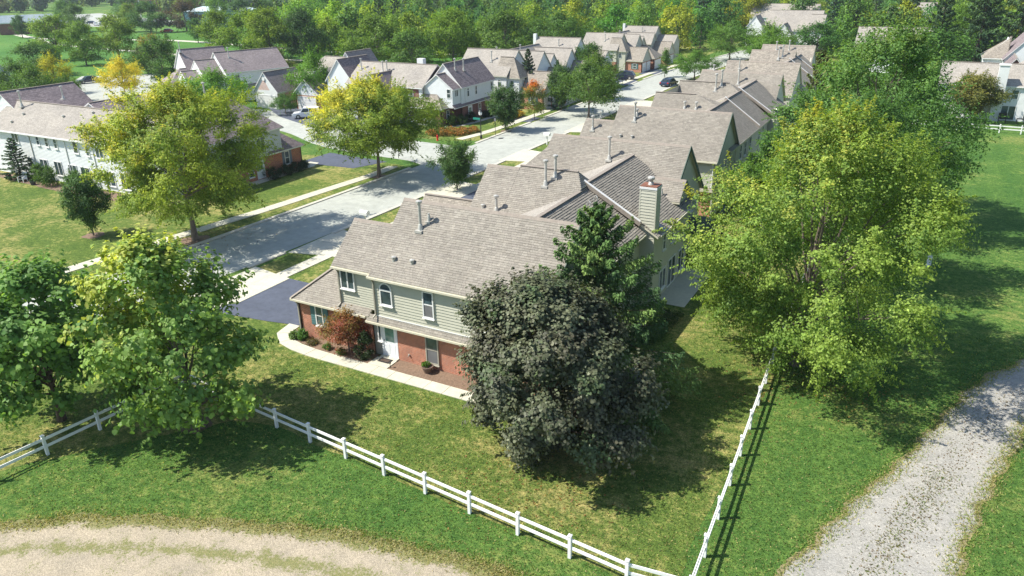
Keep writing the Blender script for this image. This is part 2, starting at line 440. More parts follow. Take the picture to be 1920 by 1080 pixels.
# ---------------- vegetation generators ----------------
def leaf_mesh(name, P, Nn, S, C, mat, shape='kite', rng=None, asp=0.62, D=None):
    """P positions, Nn normals, S sizes, C colours -> one mesh of separate leaves"""
    n = len(P)
    if D is None: D = rng.normal(size=(n, 3))
    D = D - Nn * np.sum(D * Nn, 1, keepdims=True)
    D /= np.linalg.norm(D, axis=1, keepdims=True) + 1e-9
    W = np.cross(Nn, D)
    s = S[:, None]
    if shape == 'kite':
        k = 4
        V = np.stack([P - D * s * 0.5, P + W * s * asp * 0.5 + Nn * s * 0.12 + D * s * 0.05, P + D * s * 0.5 - Nn * s * 0.1, P - W * s * asp * 0.5 + Nn * s * 0.12 + D * s * 0.05], 1)
    else:
        k = 6
        V = np.stack([P - D * s * 0.5, P - D * s * 0.25 + W * s * asp * 0.55 + Nn * s * 0.1, P + D * s * 0.18 + W * s * asp * 0.42 + Nn * s * 0.08,
                      P + D * s * 0.55 - Nn * s * 0.14, P + D * s * 0.18 - W * s * asp * 0.42 + Nn * s * 0.08, P - D * s * 0.25 - W * s * asp * 0.55 + Nn * s * 0.1], 1)
    me = bpy.data.meshes.new(name)
    me.vertices.add(n * k); me.loops.add(n * k); me.polygons.add(n)
    me.vertices.foreach_set('co', V.astype(np.float32).ravel())
    me.loops.foreach_set('vertex_index', np.arange(n * k, dtype=np.int32))
    me.polygons.foreach_set('loop_start', np.arange(0, n * k, k, dtype=np.int32))
    me.polygons.foreach_set('loop_total', np.full(n, k, dtype=np.int32))
    ca = me.color_attributes.new('Col', 'FLOAT_COLOR', 'CORNER')
    cc = np.ones((n, k, 4), dtype=np.float32); cc[:, :, :3] = C[:, None, :]
    ca.data.foreach_set('color', cc.ravel())
    me.materials.append(mat)
    me.update()
    return me

PROFILES = {
    'round': lambda t: np.sqrt(np.clip(1 - (2 * t - 0.9) ** 2 / 1.25, 0.03, 1)),
    'vase': lambda t: np.clip(0.35 + 1.5 * t, 0, 1) * np.sqrt(np.clip(1 - np.clip((t - 0.55) / 0.45, 0, 1) ** 2.2, 0.03, 1)),
    'umbrella': lambda t: np.clip(0.55 + 1.6 * t, 0, 1) * np.sqrt(np.clip(1 - np.clip((t - 0.25) / 0.75, 0, 1) ** 2, 0.04, 1)),
    'egg': lambda t: np.sqrt(np.clip(1 - ((t - 0.35) / np.where(t < 0.35, 0.42, 0.66)) ** 2, 0.03, 1)),
    'cone': lambda t: np.clip(1.02 - t, 0.04, 1) * np.clip(0.55 + 4 * t, 0, 1),
    'column': lambda t: np.clip(0.6 + 2 * t, 0, 1) * np.clip(1.1 - t ** 2.5, 0.05, 1),
    'low': lambda t: np.sqrt(np.clip(1 - (t * 0.98) ** 2, 0.03, 1)),
}
def make_tree(seed, H, W, z0, prof='round', nclump=60, nleaf=12000, leaf=0.16, rc=0.26, flat=0.75, cols=None, tint=None, shape='kite',
              hollow=0.5, mat='leaf', bark='bark', lean=(0, 0), limbs=16, tr=None, asp=0.62, upb=0.55, jit=0.16, irregular=0.16, fork=0.35, D_down=0.0, hang=0.0, rnd=0.55, spray=0.3, sprays=5, sl=1.5):
    """returns (trunk mesh, crown mesh); ground at z=0, crown from z0 to H, W wide"""
    rng = np.random.default_rng(seed); rr = random.Random(seed)
    f = PROFILES[prof]; Hc = H - z0; R = W / 2
    ts = rng.random(nclump) ** 0.9
    # lumpy outline: radius depends on direction
    ph = rng.random(6) * 6.28
    a = np.arange(nclump) * 2.39996 + rng.normal(size=nclump) * 0.35
    lump = 1 + irregular * (np.sin(2 * a + ph[0] + 3 * ts) * 0.6 + np.sin(3 * a + ph[1] - 5 * ts) * 0.5 + np.sin(5 * a + ph[2] + 9 * ts) * 0.4)
    crad = rc * R * (0.7 + 0.6 * rng.random(nclump))
    rr_ = (hollow + (1 - hollow) * rng.random(nclump) ** 0.5)
    rad_ = np.maximum(R * f(ts) * lump * rr_ - crad * 0.55, 0)
    cx = rad_ * np.cos(a) + lean[0] * ts; cy = rad_ * np.sin(a) + lean[1] * ts
    cz = z0 + crad * 0.4 + ts * (Hc - crad * flat - crad * 0.4)
    C = np.stack([cx, cy, cz], 1)
    w = crad ** 2; w = w / w.sum()
    idx = rng.choice(nclump, size=nleaf, p=w)
    d = rng.normal(size=(nleaf, 3)); d /= np.linalg.norm(d, axis=1, keepdims=True)
    u = rng.random(nleaf) ** 0.42
    # each clump is itself uneven
    cl = 1 + 0.35 * np.sin(d[:, 0] * 5 + idx * 1.7) * np.sin(d[:, 1] * 4 + idx * 2.3) + 0.2 * np.sin(d[:, 2] * 7 + idx)
    off = d * (u * cl)[:, None] * crad[idx][:, None]
    off[:, 2] *= flat
    if hang: off[:, 2] -= hang * (np.abs(rng.normal(size=nleaf)) * crad[idx]) * 0.5
    P = C[idx] + off
    # leafy sprays reaching out of the clumps give the outline its feathery tips
    if spray > 0:
        ns = nclump * sprays
        cen = np.array([lean[0] * 0.5, lean[1] * 0.5, z0 + Hc * 0.35])
        oc = C - cen; oc /= np.linalg.norm(oc, axis=1, keepdims=True) + 1e-9
        sd = np.repeat(oc, sprays, 0) * 0.9 + rng.normal(size=(ns, 3)) * 0.5 + np.array([0, 0, 0.25 - hang * 0.6]); sd /= np.linalg.norm(sd, axis=1, keepdims=True)
        slen = sl * np.repeat(crad, sprays) * (0.5 + 0.8 * rng.random(ns))
        msk = np.nonzero(rng.random(nleaf) < spray)[0]
        si = rng.integers(0, ns, len(msk)); tt = rng.random(len(msk)) ** 0.8
        rad2 = 0.05 + 0.28 * np.repeat(crad, sprays)[si] * (1 - tt)
        q = np.repeat(C, sprays, 0)[si] + sd[si] * (slen[si] * tt)[:, None] + rng.normal(size=(len(msk), 3)) * (rad2 * 0.55)[:, None] * np.array([1, 1, 0.7])
        q[:, 2] -= 0.12 * slen[si] * tt ** 2
        P[msk] = q; idx[msk] = si // sprays; d[msk] = sd[si]
    outw = P - np.array([lean[0] * 0.5, lean[1] * 0.5, z0 + Hc * 0.45]); outw /= np.linalg.norm(outw, axis=1, keepdims=True) + 1e-9
    Nn = d * 0.7 + outw * 0.45 + np.array([0, 0, upb]) + rng.normal(size=(nleaf, 3)) * rnd
    Nn /= np.linalg.norm(Nn, axis=1, keepdims=True) + 1e-9
    cols = cols or [((0.05, 0.10, 0.02), 1)]
    cw = np.array([c[1] for c in cols], float); cw /= cw.sum(); cp = np.array([c[0] for c in cols])
    cc = cp[rng.choice(len(cols), size=nclump, p=cw)]
    leafc = cp[rng.choice(len(cols), size=nleaf, p=cw)]
    Cc = cc[idx] * 0.6 + leafc * 0.4
    if tint is not None:
        tc, tv, th, am = tint
        q = (P - np.array([0, 0, z0 + Hc * 0.5])) / np.array([R, R, Hc * 0.5])
        s = q @ np.array(tv) + 0.45 * np.sin(P[:, 0] * 1.7 + ph[3]) * np.sin(P[:, 1] * 1.9 + ph[4]) * np.sin(P[:, 2] * 2.3 + ph[5]) + rng.normal(size=nleaf) * 0.18
        k = np.clip((s - th) / 0.5, 0, 1)[:, None] * am
        Cc = Cc * (1 - k) + np.array(tc) * k
    Cc = Cc * (1 + rng.normal(size=(nleaf, 1)) * jit)
    Cc = np.clip(Cc, 0.004, 1)
    S = leaf * (0.65 + 0.7 * rng.random(nleaf))
    D = None
    if D_down: D = rng.normal(size=(nleaf, 3)) * 0.6 + outw * 0.6 + np.array([0, 0, -D_down])
    P[:, 2] = np.maximum(P[:, 2], 0.06)
    crown = leaf_mesh('crown', P, Nn, S, Cc, M[mat], shape, rng, asp, D)
    # trunk and limbs
    mb = MB()
    tr = tr or H * 0.022
    top = z0 + Hc * 0.6
    n = 7
    pts = []; rs = []
    for i in range(n):
        t = i / (n - 1)
        pts.append((lean[0] * t * 0.5 + rr.uniform(-1, 1) * 0.02 * H * t, lean[1] * t * 0.5 + rr.uniform(-1, 1) * 0.02 * H * t, top * t))
        rs.append(tr * (1.35 if i == 0 else 1) * (1 - 0.75 * t))
    pts[0] = (0, 0, -0.05)
    mb.tube(pts, rs, 8)
    order = np.argsort(-crad)[:limbs]
    for k in order:
        c = C[k]
        tz = max(z0 * 0.75, min(top * 0.95, z0 * 0.8 + (c[2] - z0) * fork))
        t = tz / top; j = min(int(t * (n - 1)), n - 2); fr = t * (n - 1) - j
        s0 = [pts[j][q] * (1 - fr) + pts[j + 1][q] * fr for q in range(3)]
        mid = [(s0[0] * 0.45 + c[0] * 0.55), (s0[1] * 0.45 + c[1] * 0.55), s0[2] * 0.35 + c[2] * 0.65 + 0.02 * H]
        r0 = tr * 0.42 * (1 - 0.5 * t)
        pp = []
        for q in range(6):
            tt = q / 5
            pp.append(tuple((1 - tt) ** 2 * s0[e] + 2 * tt * (1 - tt) * mid[e] + tt * tt * c[e] + (rr.uniform(-1, 1) * 0.012 * H if 0 < q < 5 else 0) for e in range(3)))
        mb.tube(pp, [r0 * (1 - 0.8 * q / 5) for q in range(6)], 5, cap=False)
        for e in range(3):
            dd = Vector((rr.uniform(-1, 1), rr.uniform(-1, 1), rr.uniform(-0.2, 0.8))) * float(crad[k])
            q0 = Vector(pp[3 + (e % 2)])
            mb.tube([q0, q0 + dd * 0.5 + Vector((0, 0, 0.05)), q0 + dd], [r0 * 0.35, r0 * 0.22, r0 * 0.08], 4, cap=False)
    trunk = mb.mesh('trunk', M[bark], smooth=True)
    return trunk, crown, (P, Nn, S, Cc)

def make_conifer(seed, H, W, nb=90, per=150, leaf=0.16, cols=None, droop=0.25, z0=0.3, power=0.8, ragged=0.3, mat='needle', tw=0.38, tier=1.0):
    rng = np.random.default_rng(seed); rr = random.Random(seed)
    cols = cols or [((0.035, 0.07, 0.02), 1)]
    cp = np.array([c[0] for c in cols]); cw = np.array([c[1] for c in cols], float); cw /= cw.sum()
    Ps = []; Ns = []; Ss = []; Cs = []; Ds = []
    mb = MB()
    mb.tube([(0, 0, -0.05), (0.03 * W, 0.01, H * 0.35), (-0.01 * W, 0.02 * W, H * 0.7), (0, 0, H * 0.98)], [H * 0.018, H * 0.012, H * 0.007, 0.015], 7)
    for b in range(nb):
        t = (b + rr.random()) / nb
        z = z0 + (H - z0) * (t ** 0.92)
        L = (W / 2) * ((1 - t) ** power) * (1 - ragged * rr.random()) * (1.0 if t > 0.12 else 0.8) + 0.12
        a = b * 2.39996 + rr.uniform(-0.3, 0.3)
        up0 = 0.15 + 0.75 * t ** 1.5
        m = max(10, int(per * (L / (W / 2)) + per * 0.12))
        s = rng.random(m) ** 0.65
        ca, sa = math.cos(a), math.sin(a)
        # branch curve: rises or droops and turns up at the tip
        bz = lambda q: z + L * (up0 * q - droop * 2.2 * q * (1 - t) + droop * 1.3 * q ** 2 * (1 - t))
        half = tw * L * (1.05 - s) + 0.07
        w_ = (rng.random(m) * 2 - 1) * half
        x = ca * (s * L) - sa * w_; y = sa * (s * L) + ca * w_
        zz = bz(s) - np.abs(w_) * 0.28 - rng.random(m) ** 2 * 0.22 * L * droop * 2 + rng.normal(size=m) * 0.04
        Ps.append(np.stack([x, y, zz], 1))
        dv = np.stack([ca * 0.8 - sa * np.sign(w_) * 0.7, sa * 0.8 + ca * np.sign(w_) * 0.7, -0.35 - rng.random(m) * 0.5], 1)
        Ds.append(dv + rng.normal(size=(m, 3)) * 0.25)
        Ns.append(np.array([ca * 0.35, sa * 0.35, 0.85]) + rng.normal(size=(m, 3)) * 0.45)
        Ss.append(leaf * (0.7 + 0.8 * rng.random(m)))
        bc = cp[rng.choice(len(cols), p=cw)]
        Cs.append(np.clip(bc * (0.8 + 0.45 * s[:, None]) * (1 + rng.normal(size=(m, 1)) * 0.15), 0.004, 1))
        if b % 2 == 0:
            mb.tube([(0, 0, z), (ca * L * 0.5, sa * L * 0.5, float(bz(0.5))), (ca * L * 0.92, sa * L * 0.92, float(bz(0.92)))], [0.03 * (1.2 - t), 0.02, 0.006], 4, cap=False)
    P = np.concatenate(Ps); P[:, 2] = np.maximum(P[:, 2], 0.06)
    Nn = np.concatenate(Ns); Nn /= np.linalg.norm(Nn, axis=1, keepdims=True)
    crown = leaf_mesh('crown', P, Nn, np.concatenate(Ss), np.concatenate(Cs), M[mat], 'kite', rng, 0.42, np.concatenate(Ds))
    return mb.mesh('trunk', M['bark_dark'], smooth=True), crown

def tree(name, label, x, y, pr, rz=0.0, s=1.0, sz=None, col=None, group=None, cat='tree', z=0.0, sxy=None):
    e = empty(name, (x, y, z), rz, label, cat, group)
    sx, sy = sxy if sxy else (s, s)
    e.scale = (sx, sy, sz if sz else s)
    t = place('trunk', pr[0], e)
    c = place('crown', pr[1], e)
    if col: c.color = tuple(col) + (1,)
    return e
def merged(name, pr, matleaf='leaf'):
    """trunk and crown in one mesh, for trees too small in the picture to show their parts"""
    a, b = pr[0], pr[1]
    me = bpy.data.meshes.new(name)
    va = np.empty(len(a.vertices) * 3, np.float32); a.vertices.foreach_get('co', va)
    vb = np.empty(len(b.vertices) * 3, np.float32); b.vertices.foreach_get('co', vb)
    def lp(m):
        l = np.empty(len(m.loops), np.int32); m.loops.foreach_get('vertex_index', l)
        t = np.empty(len(m.polygons), np.int32); m.polygons.foreach_get('loop_total', t); return l, t
    la, ta = lp(a); lb, tb = lp(b)
    V = np.concatenate([va, vb]); Lx = np.concatenate([la, lb + len(a.vertices)]); T = np.concatenate([ta, tb])
    me.vertices.add(len(V) // 3); me.loops.add(len(Lx)); me.polygons.add(len(T))
    me.vertices.foreach_set('co', V); me.loops.foreach_set('vertex_index', Lx)
    me.polygons.foreach_set('loop_start', np.concatenate([[0], np.cumsum(T)[:-1]]).astype(np.int32)); me.polygons.foreach_set('loop_total', T)
    me.materials.append(a.materials[0]); me.materials.append(b.materials[0])
    me.polygons.foreach_set('material_index', np.concatenate([np.zeros(len(ta), np.int32), np.ones(len(tb), np.int32)]))
    ca = me.color_attributes.new('Col', 'FLOAT_COLOR', 'CORNER')
    cb = np.empty(len(lb) * 4, np.float32); b.color_attributes['Col'].data.foreach_get('color', cb)
    ca.data.foreach_set('color', np.concatenate([np.ones(len(la) * 4, np.float32), cb]))
    me.update()
    return me
# ---------------- ground, roads, paths ----------------
def sheet(name, polys, mat, z, kind='structure', label=None):
    mb = MB()
    for p in polys: mb.face([(x, y, z) for x, y in p], 0)
    o = mb.build(name, mat)
    o['kind'] = kind
    return o
def ribbon(pts, w0, w1=None):
    """quads along a centre line, w0 left and w1 right of it (numbers or lists)"""
    w1 = w0 if w1 is None else w1
    P = [Vector((p[0], p[1])) for p in pts]; L = []; Rr = []
    for i, p in enumerate(P):
        d = (P[min(i + 1, len(P) - 1)] - P[max(i - 1, 0)]).normalized(); n = Vector((-d.y, d.x))
        a = w0[i] if isinstance(w0, list) else w0; b = w1[i] if isinstance(w1, list) else w1
        L.append(p + n * a); Rr.append(p - n * b)
    return [[tuple(Rr[i]), tuple(Rr[i + 1]), tuple(L[i + 1]), tuple(L[i])] for i in range(len(P) - 1)]
def smooth_line(pts, n=6):
    out = []
    P = [Vector((p[0], p[1])) for p in pts]
    for i in range(len(P) - 1):
        p0 = P[max(i - 1, 0)]; p1 = P[i]; p2 = P[i + 1]; p3 = P[min(i + 2, len(P) - 1)]
        for k in range(n):
            t = k / n
            out.append(tuple(0.5 * ((2 * p1) + (-p0 + p2) * t + (2 * p0 - 5 * p1 + 4 * p2 - p3) * t * t + (-p0 + 3 * p1 - 3 * p2 + p3) * t ** 3)))
    out.append(tuple(P[-1]))
    return out

# base ground, one sheet to the horizon, finer near the camera
g = MB()
for (a, b, c, d) in ((-3000, 2500, -900, 3500),):
    g.face([(a, c, 0), (b, c, 0), (b, d, 0), (a, d, 0)])
o = g.build('ground', M['grass']); o['kind'] = 'structure'

# yard lawn inside the rail fence and the lawns along the street
def wavy(poly, amp, step, seed):
    rr = random.Random(seed); out = []
    n = len(poly)
    for i in range(n):
        a = Vector(poly[i]); b = Vector(poly[(i + 1) % n]); L = (b - a).length; k = max(1, int(L / step))
        nn = Vector((-(b - a).y, (b - a).x)).normalized() if L > 0 else Vector((0, 0))
        for j in range(k):
            p = a + (b - a) * (j / k)
            if j: p = p + nn * rr.uniform(-amp, amp)
            out.append((p.x, p.y))
    return out
sheet('lawn', [wavy([(-58, 0), (-38.5, 10.5), (-29.0, 22.2), (-26.49, 22.9), (-7.3, 21.15), (-5.35, 21.8), (-4.8, 60), (-4.8, 112), (-13, 114), (-13, 240), (-44, 240), (-44.2, 12)], 0.12, 1.0, 3)], M['yard'], 0.004)
sheet('lawn', [[(-56.5, 10), (-53, 45), (-51.6, 66), (-53.5, 71), (-66, 71), (-70, 69.5), (-110, 64), (-120, 40), (-90, 5)]], M['yard'], 0.004)
sheet('lawn', [[(-52, 86.5), (-56, 84.5), (-66, 84.5), (-72, 92), (-72, 240), (-51.5, 240)]], M['yard'], 0.004)
sheet('park_grass', [[(-420, 120), (-230, 60), (-158, 66), (-146, 92), (-163, 112), (-120, 135), (-100, 160), (-140, 230), (-300, 300), (-480, 260)]], M['park'], 0.004)

# street
road_c = smooth_line([(-96, -60), (-74, -25), (-60, 0), (-52.6, 20), (-49.4, 33), (-48.3, 48), (-47.7, 70), (-47.6, 95), (-47.4, 130), (-47.3, 160), (-44, 195), (-36, 240)], 6)
ROADZ = 0.010
sheet('street', ribbon(road_c, 4.05, 3.75), M['road'], ROADZ)
side_c = smooth_line([(-49, 77.6), (-56, 77.8), (-68, 79.2), (-80, 84.5), (-95, 87.5), (-112, 89), (-128, 92)], 5)
sheet('side_street', ribbon(side_c, [7.0, 7.0, 6.0, 5.2] + [4.6] * (len(side_c) - 4), [7.0, 7.0, 6.0, 5.2] + [4.6] * (len(side_c) - 4)), M['road'], 0.014)
court = [(-124, 86.5), (-130, 83.5), (-143, 85.5), (-152, 96), (-166, 104), (-171, 109), (-163, 112.5), (-158, 119), (-150, 121.5), (-146, 113), (-139, 107), (-133, 101), (-126, 97)]
sheet('parking_court', [court], M['road'], 0.018)
# kerbs: real steps along the street (skipping the driveway aprons and the side street mouth)
def kerb(pts, side, off, gaps=(), name='kerb'):
    mb = MB()
    P = [Vector((p[0], p[1])) for p in pts]
    for i in range(len(P) - 1):
        a, b = P[i], P[i + 1]
        m = (a + b) / 2
        if any(g0 < m.y < g1 for g0, g1 in gaps): continue
        n0 = Vector((-(P[min(i + 1, len(P) - 1)] - P[max(i - 1, 0)]).y, (P[min(i + 1, len(P) - 1)] - P[max(i - 1, 0)]).x)).normalized() * side
        n1 = Vector((-(P[min(i + 2, len(P) - 1)] - P[i]).y, (P[min(i + 2, len(P) - 1)] - P[i]).x)).normalized() * side
        q = [a + n0 * off, b + n1 * off, b + n1 * (off + 0.42), a + n0 * (off + 0.42)]
        if side < 0: q = q[::-1]
        mb.slab([(v.x, v.y, 0.10) for v in q][::(1 if side < 0 else -1)][::-1], 0.12)
    o = mb.build(name, M['kerb']); o['kind'] = 'structure'
    return o
fine = []
for i in range(len(road_c) - 1):
    a = Vector(road_c[i]); b = Vector(road_c[i + 1]); k = max(1, int((b - a).length / 1.0))
    for j in range(k): fine.append(tuple(a + (b - a) * (j / k)))
kerb(fine, 1, 4.05, gaps=((70.3, 85.2), (100, 105), (137, 141), (146, 150)))
kerb(fine, -1, 3.75, gaps=((26.5, 38.8), (42.5, 48), (61, 67.5), (78, 84), (96, 104), (118, 126)))
# rounded kerb returns of the side street
def arc(cx, cy, r, a0, a1, n=10): return [(cx + r * math.cos(rad(a0 + (a1 - a0) * i / n)), cy + r * math.sin(rad(a0 + (a1 - a0) * i / n))) for i in range(n + 1)]

# concrete pavements: slabs one by one
def slab_walk(name, pts, w, step=1.5, z=0.055, gaps=(), mat='concrete', jit=0.006, th=0.07):
    """a strip of separate concrete slabs with open joints along a line"""
    line = []
    P = [Vector((p[0], p[1])) for p in pts]
    acc = [0.0]
    for i in range(len(P) - 1): acc.append(acc[-1] + (P[i + 1] - P[i]).length)
    def at(s):
        for i in range(len(P) - 1):
            if s <= acc[i + 1] or i == len(P) - 2:
                t = (s - acc[i]) / (acc[i + 1] - acc[i]); p = P[i].lerp(P[i + 1], t)
                d0 = (P[i + 1] - P[i]).normalized()
                return p, d0
    root = empty(name, (pts[0][0], pts[0][1], 0)); root['kind'] = 'structure'
    n = int(acc[-1] / step); rr = random.Random(len(pts) * 7 + n)
    for k in range(n):
        s0, s1 = k * step + 0.012, (k + 1) * step - 0.012
        a, da = at(s0); b, db = at(s1)
        if any(g0 < a.y < g1 for g0, g1 in gaps): continue
        sm = at((s0 + s1) / 2)
        na = Vector((-da.y, da.x)); nb = Vector((-db.y, db.x))
        mb = MB(); zz = z + rr.uniform(-jit, jit)
        q = [a - na * w / 2, b - nb * w / 2, b + nb * w / 2, a + na * w / 2]
        mb.slab([(v.x - pts[0][0], v.y - pts[0][1], zz) for v in q], th)
        mb.build('slab', M[mat], root)
    return root
slab_walk('pavement', smooth_line([(-60.8, 18), (-58.0, 28), (-56.4, 40), (-55.2, 50), (-54.6, 58), (-54.0, 66), (-54.3, 70.5)], 5), 1.25)
slab_walk('pavement', smooth_line([(-55.2, 86), (-54.2, 92), (-53.9, 104), (-53.8, 130), (-53.6, 160), (-51.5, 190)], 4), 1.25, 1.8)
slab_walk('pavement', smooth_line([(-41.4, 31.6), (-40.9, 50), (-40.6, 70), (-40.6, 95), (-40.5, 130)], 4), 1.25)
# driveway aprons and driveways of the near row
def drive(y0, y1, x_house, flare=0.9):
    root = empty('driveway_apron', (-43.5, (y0 + y1) / 2, 0)); root['kind'] = 'structure'
    ym = (y0 + y1) / 2; n = max(1, int(round((y1 - y0) / 2.6)))
    for r, (xa, xb, fa, fb) in enumerate(((-44.45, -42.0, flare, 0.25), (-41.985, -40.2, 0.25, 0.0))):
        for k in range(n):
            ta, tb = k / n, (k + 1) / n
            L = lambda f, t: (y0 - f) + (y1 - y0 + 2 * f) * t
            mb = MB()
            mb.slab([(xa + 43.5, L(fa, ta) + .012 - ym, 0.035 + 0.02 * r), (xb + 43.5, L(fb, ta) + .012 - ym, 0.055 + 0.005 * r), (xb + 43.5, L(fb, tb) - .012 - ym, 0.055 + 0.005 * r), (xa + 43.5, L(fa, tb) - .012 - ym, 0.035 + 0.02 * r)][::1], 0.07)
            mb.build('slab', M['concrete'], root)
    sheet('driveway', [[(-40.19, y0), (x_house, y0 + 0.1), (x_house, y1 - 0.1), (-40.19, y1)]], M['asphalt'], 0.03)
drive(33.2, 38.2, -33.0, 0.7)
for a, b in ((43.3, 48.2), (61.5, 67), (78.5, 83.5), (97, 103), (119, 125)): drive(a, b, -31)
sheet('driveway', [[(-44, 28.8), (-40.2, 31.4), (-36.3, 31.9), (-33.9, 32.35), (-33.2, 33.3), (-40.19, 33.2)]], M['asphalt'], 0.026)
sheet('driveway', [[(-52.0, 100.5), (-60, 101), (-60, 104.5), (-52.0, 104.5)], [(-52.2, 140), (-57.4, 145), (-57.4, 153), (-51.8, 147)], [(-51.2, 158), (-55.6, 157), (-55.6, 167), (-50.4, 166)], [(-66, 66.6), (-58, 67.2), (-56.3, 71.5), (-66, 72.4)],
                   [(-78, 83.5), (-72.5, 88.5), (-84, 97.5), (-92, 97), (-97, 97.5), (-99, 94.5), (-91, 89)], [(-128, 94.5), (-119, 93), (-112, 98), (-116, 106), (-131, 102)]], M['asphalt'], 0.022)

# curved concrete walk round the end house, slab by slab
walk = smooth_line([(-34.15, 32.3), (-34.05, 31.3), (-33.4, 30.55), (-32.4, 30.1), (-30.6, 29.85), (-29.0, 29.82), (-16.4, 29.8)], 5)
slab_walk('front_walk', walk, 0.88, 1.24, 0.05)
mb = MB(); mb.box(-26.5 + 26, -25.1 + 26, 30.26 - 31, 31.2 - 31, 0, 0.07); o = mb.build('door_landing', M['concrete'], loc=(-26, 31, 0)); o['kind'] = 'structure'
sheet('planting_bed', [wavy([(-33.6, 31.95), (-33.35, 31.2), (-32.6, 30.6), (-30.5, 30.3), (-26.53, 30.26), (-26.53, 31.5), (-33.0, 31.5)], 0.02, 0.5, 5), wavy([(-25.07, 30.26), (-16.0, 30.24), (-16.0, 31.5), (-25.07, 31.5)], 0.02, 0.5, 6)], M['mulch'], 0.03)
sheet('patio', [[(-14.4, 46.2), (-12.3, 46.2), (-12.3, 53.5), (-14.4, 53.5)]], M['concrete'], 0.03)
sheet('side_walk', [[(-65.0, 57), (-62.9, 57), (-62.9, 66), (-63.6, 67.6), (-65.0, 67.6)]], M['concrete'], 0.03)
sheet('house_walk', [ribbon(smooth_line([(-62.0, 92.8), (-59.9, 95), (-59.2, 104)], 4), 0.45)[i] for i in range(8)], M['concrete'], 0.03)
sheet('planting_bed', [wavy([(-96, 46.9), (-80, 45.7), (-70, 46.2), (-70, 48), (-98, 48)], 0.1, 0.7, 9)], M['mulch'], 0.02)

# gravel tracks (bridle path) with ragged edges
def ragged(left, right, seed, amp=0.3):
    """strip between two edge lines whose borders wander sideways only"""
    L = smooth_line(left, 16); R_ = smooth_line(right, 16); rr = random.Random(seed)
    n = min(len(L), len(R_)); A = []; B = []
    for i in range(n):
        l = Vector(L[i]); r = Vector(R_[i]); d = (r - l).normalized()
        A.append(l + d * (rr.uniform(-amp, amp) + 0.25 * math.sin(i * 0.9))); B.append(r + d * (rr.uniform(-amp, amp) + 0.25 * math.sin(i * 1.1 + 1)))
    return [[tuple(B[i]), tuple(B[i + 1]), tuple(A[i + 1]), tuple(A[i])] for i in range(n - 1)]
def track(name, left, right, seed, mat, z, amp=.1, n=26):
    L = smooth_line(left, n); R_ = smooth_line(right, n); rr = random.Random(seed); k = min(len(L), len(R_)); A = []; B = []
    for i in range(k):
        l = Vector(L[i]); r = Vector(R_[i]); d = (r - l).normalized()
        A.append(l + d * (rr.uniform(-amp, amp) + .12 * math.sin(i * .31) - .25)); B.append(r + d * (rr.uniform(-amp, amp) + .12 * math.sin(i * .27 + 1) + .25))
    mb = MB()
    for i in range(k - 1): mb.face([(B[i].x, B[i].y, z), (B[i + 1].x, B[i + 1].y, z), (A[i + 1].x, A[i + 1].y, z), (A[i].x, A[i].y, z)], 0, [(1, i / n), (1, (i + 1) / n), (0, (i + 1) / n), (0, i / n)])
    o = mb.build(name, M[mat]); o['kind'] = 'structure'; return o
track('gravel_track', [(-46, 2.5), (-36.5, 9.0), (-31.5, 11.9), (-28.9, 13.8), (-25.1, 15.6), (-21.4, 17.1), (-18.3, 18.2), (-15.4, 18.75), (-12.3, 19.3), (-10.3, 19.3), (-6.4, 19.0)],
      [(-44, -2.5), (-35.5, 4.6), (-31, 7.6), (-28.0, 9.4), (-24.4, 11.2), (-20.9, 12.7), (-18.0, 13.5), (-15.2, 14.0), (-12.2, 14.5), (-10.0, 14.6), (-7.0, 14.3)], 11, 'gravel_old', .008)
gr_l = [(-7.6, 8), (-4.2, 17), (-1.83, 24.15), (-0.6, 27.8), (0.35, 30.6), (1.44, 33.2), (2.63, 36.7), (3.74, 40), (5.0, 43.6), (7.2, 47.4), (12, 53), (24, 62)]
gr_r = [(-2.4, 8), (1.2, 17), (3.3, 24.6), (3.95, 28.4), (4.58, 31.6), (5.23, 34.3), (5.96, 36.9), (6.76, 39.9), (8.2, 42.6), (11.0, 46.2), (16, 50.6), (27, 58)]
track('gravel_path', gr_l, gr_r, 12, 'gravel', .012)
# far paths in the park
sheet('park_path', ribbon(smooth_line([(-480, 262), (-375, 209), (-330, 186), (-292, 173), (-262, 176), (-238, 182.5), (-212, 181), (-150, 172), (-110, 178)], 4), 1.6), M['concrete'], 0.02)
sheet('park_path', ribbon(smooth_line([(-292, 173), (-262, 160), (-205, 152), (-172, 150), (-140, 152)], 4), 1.4), M['concrete'], 0.016)
sheet('parking_lot', [[(-450, 262), (-345, 215), (-318, 226), (-300, 240), (-318, 258), (-440, 300)]], M['road'], 0.012)
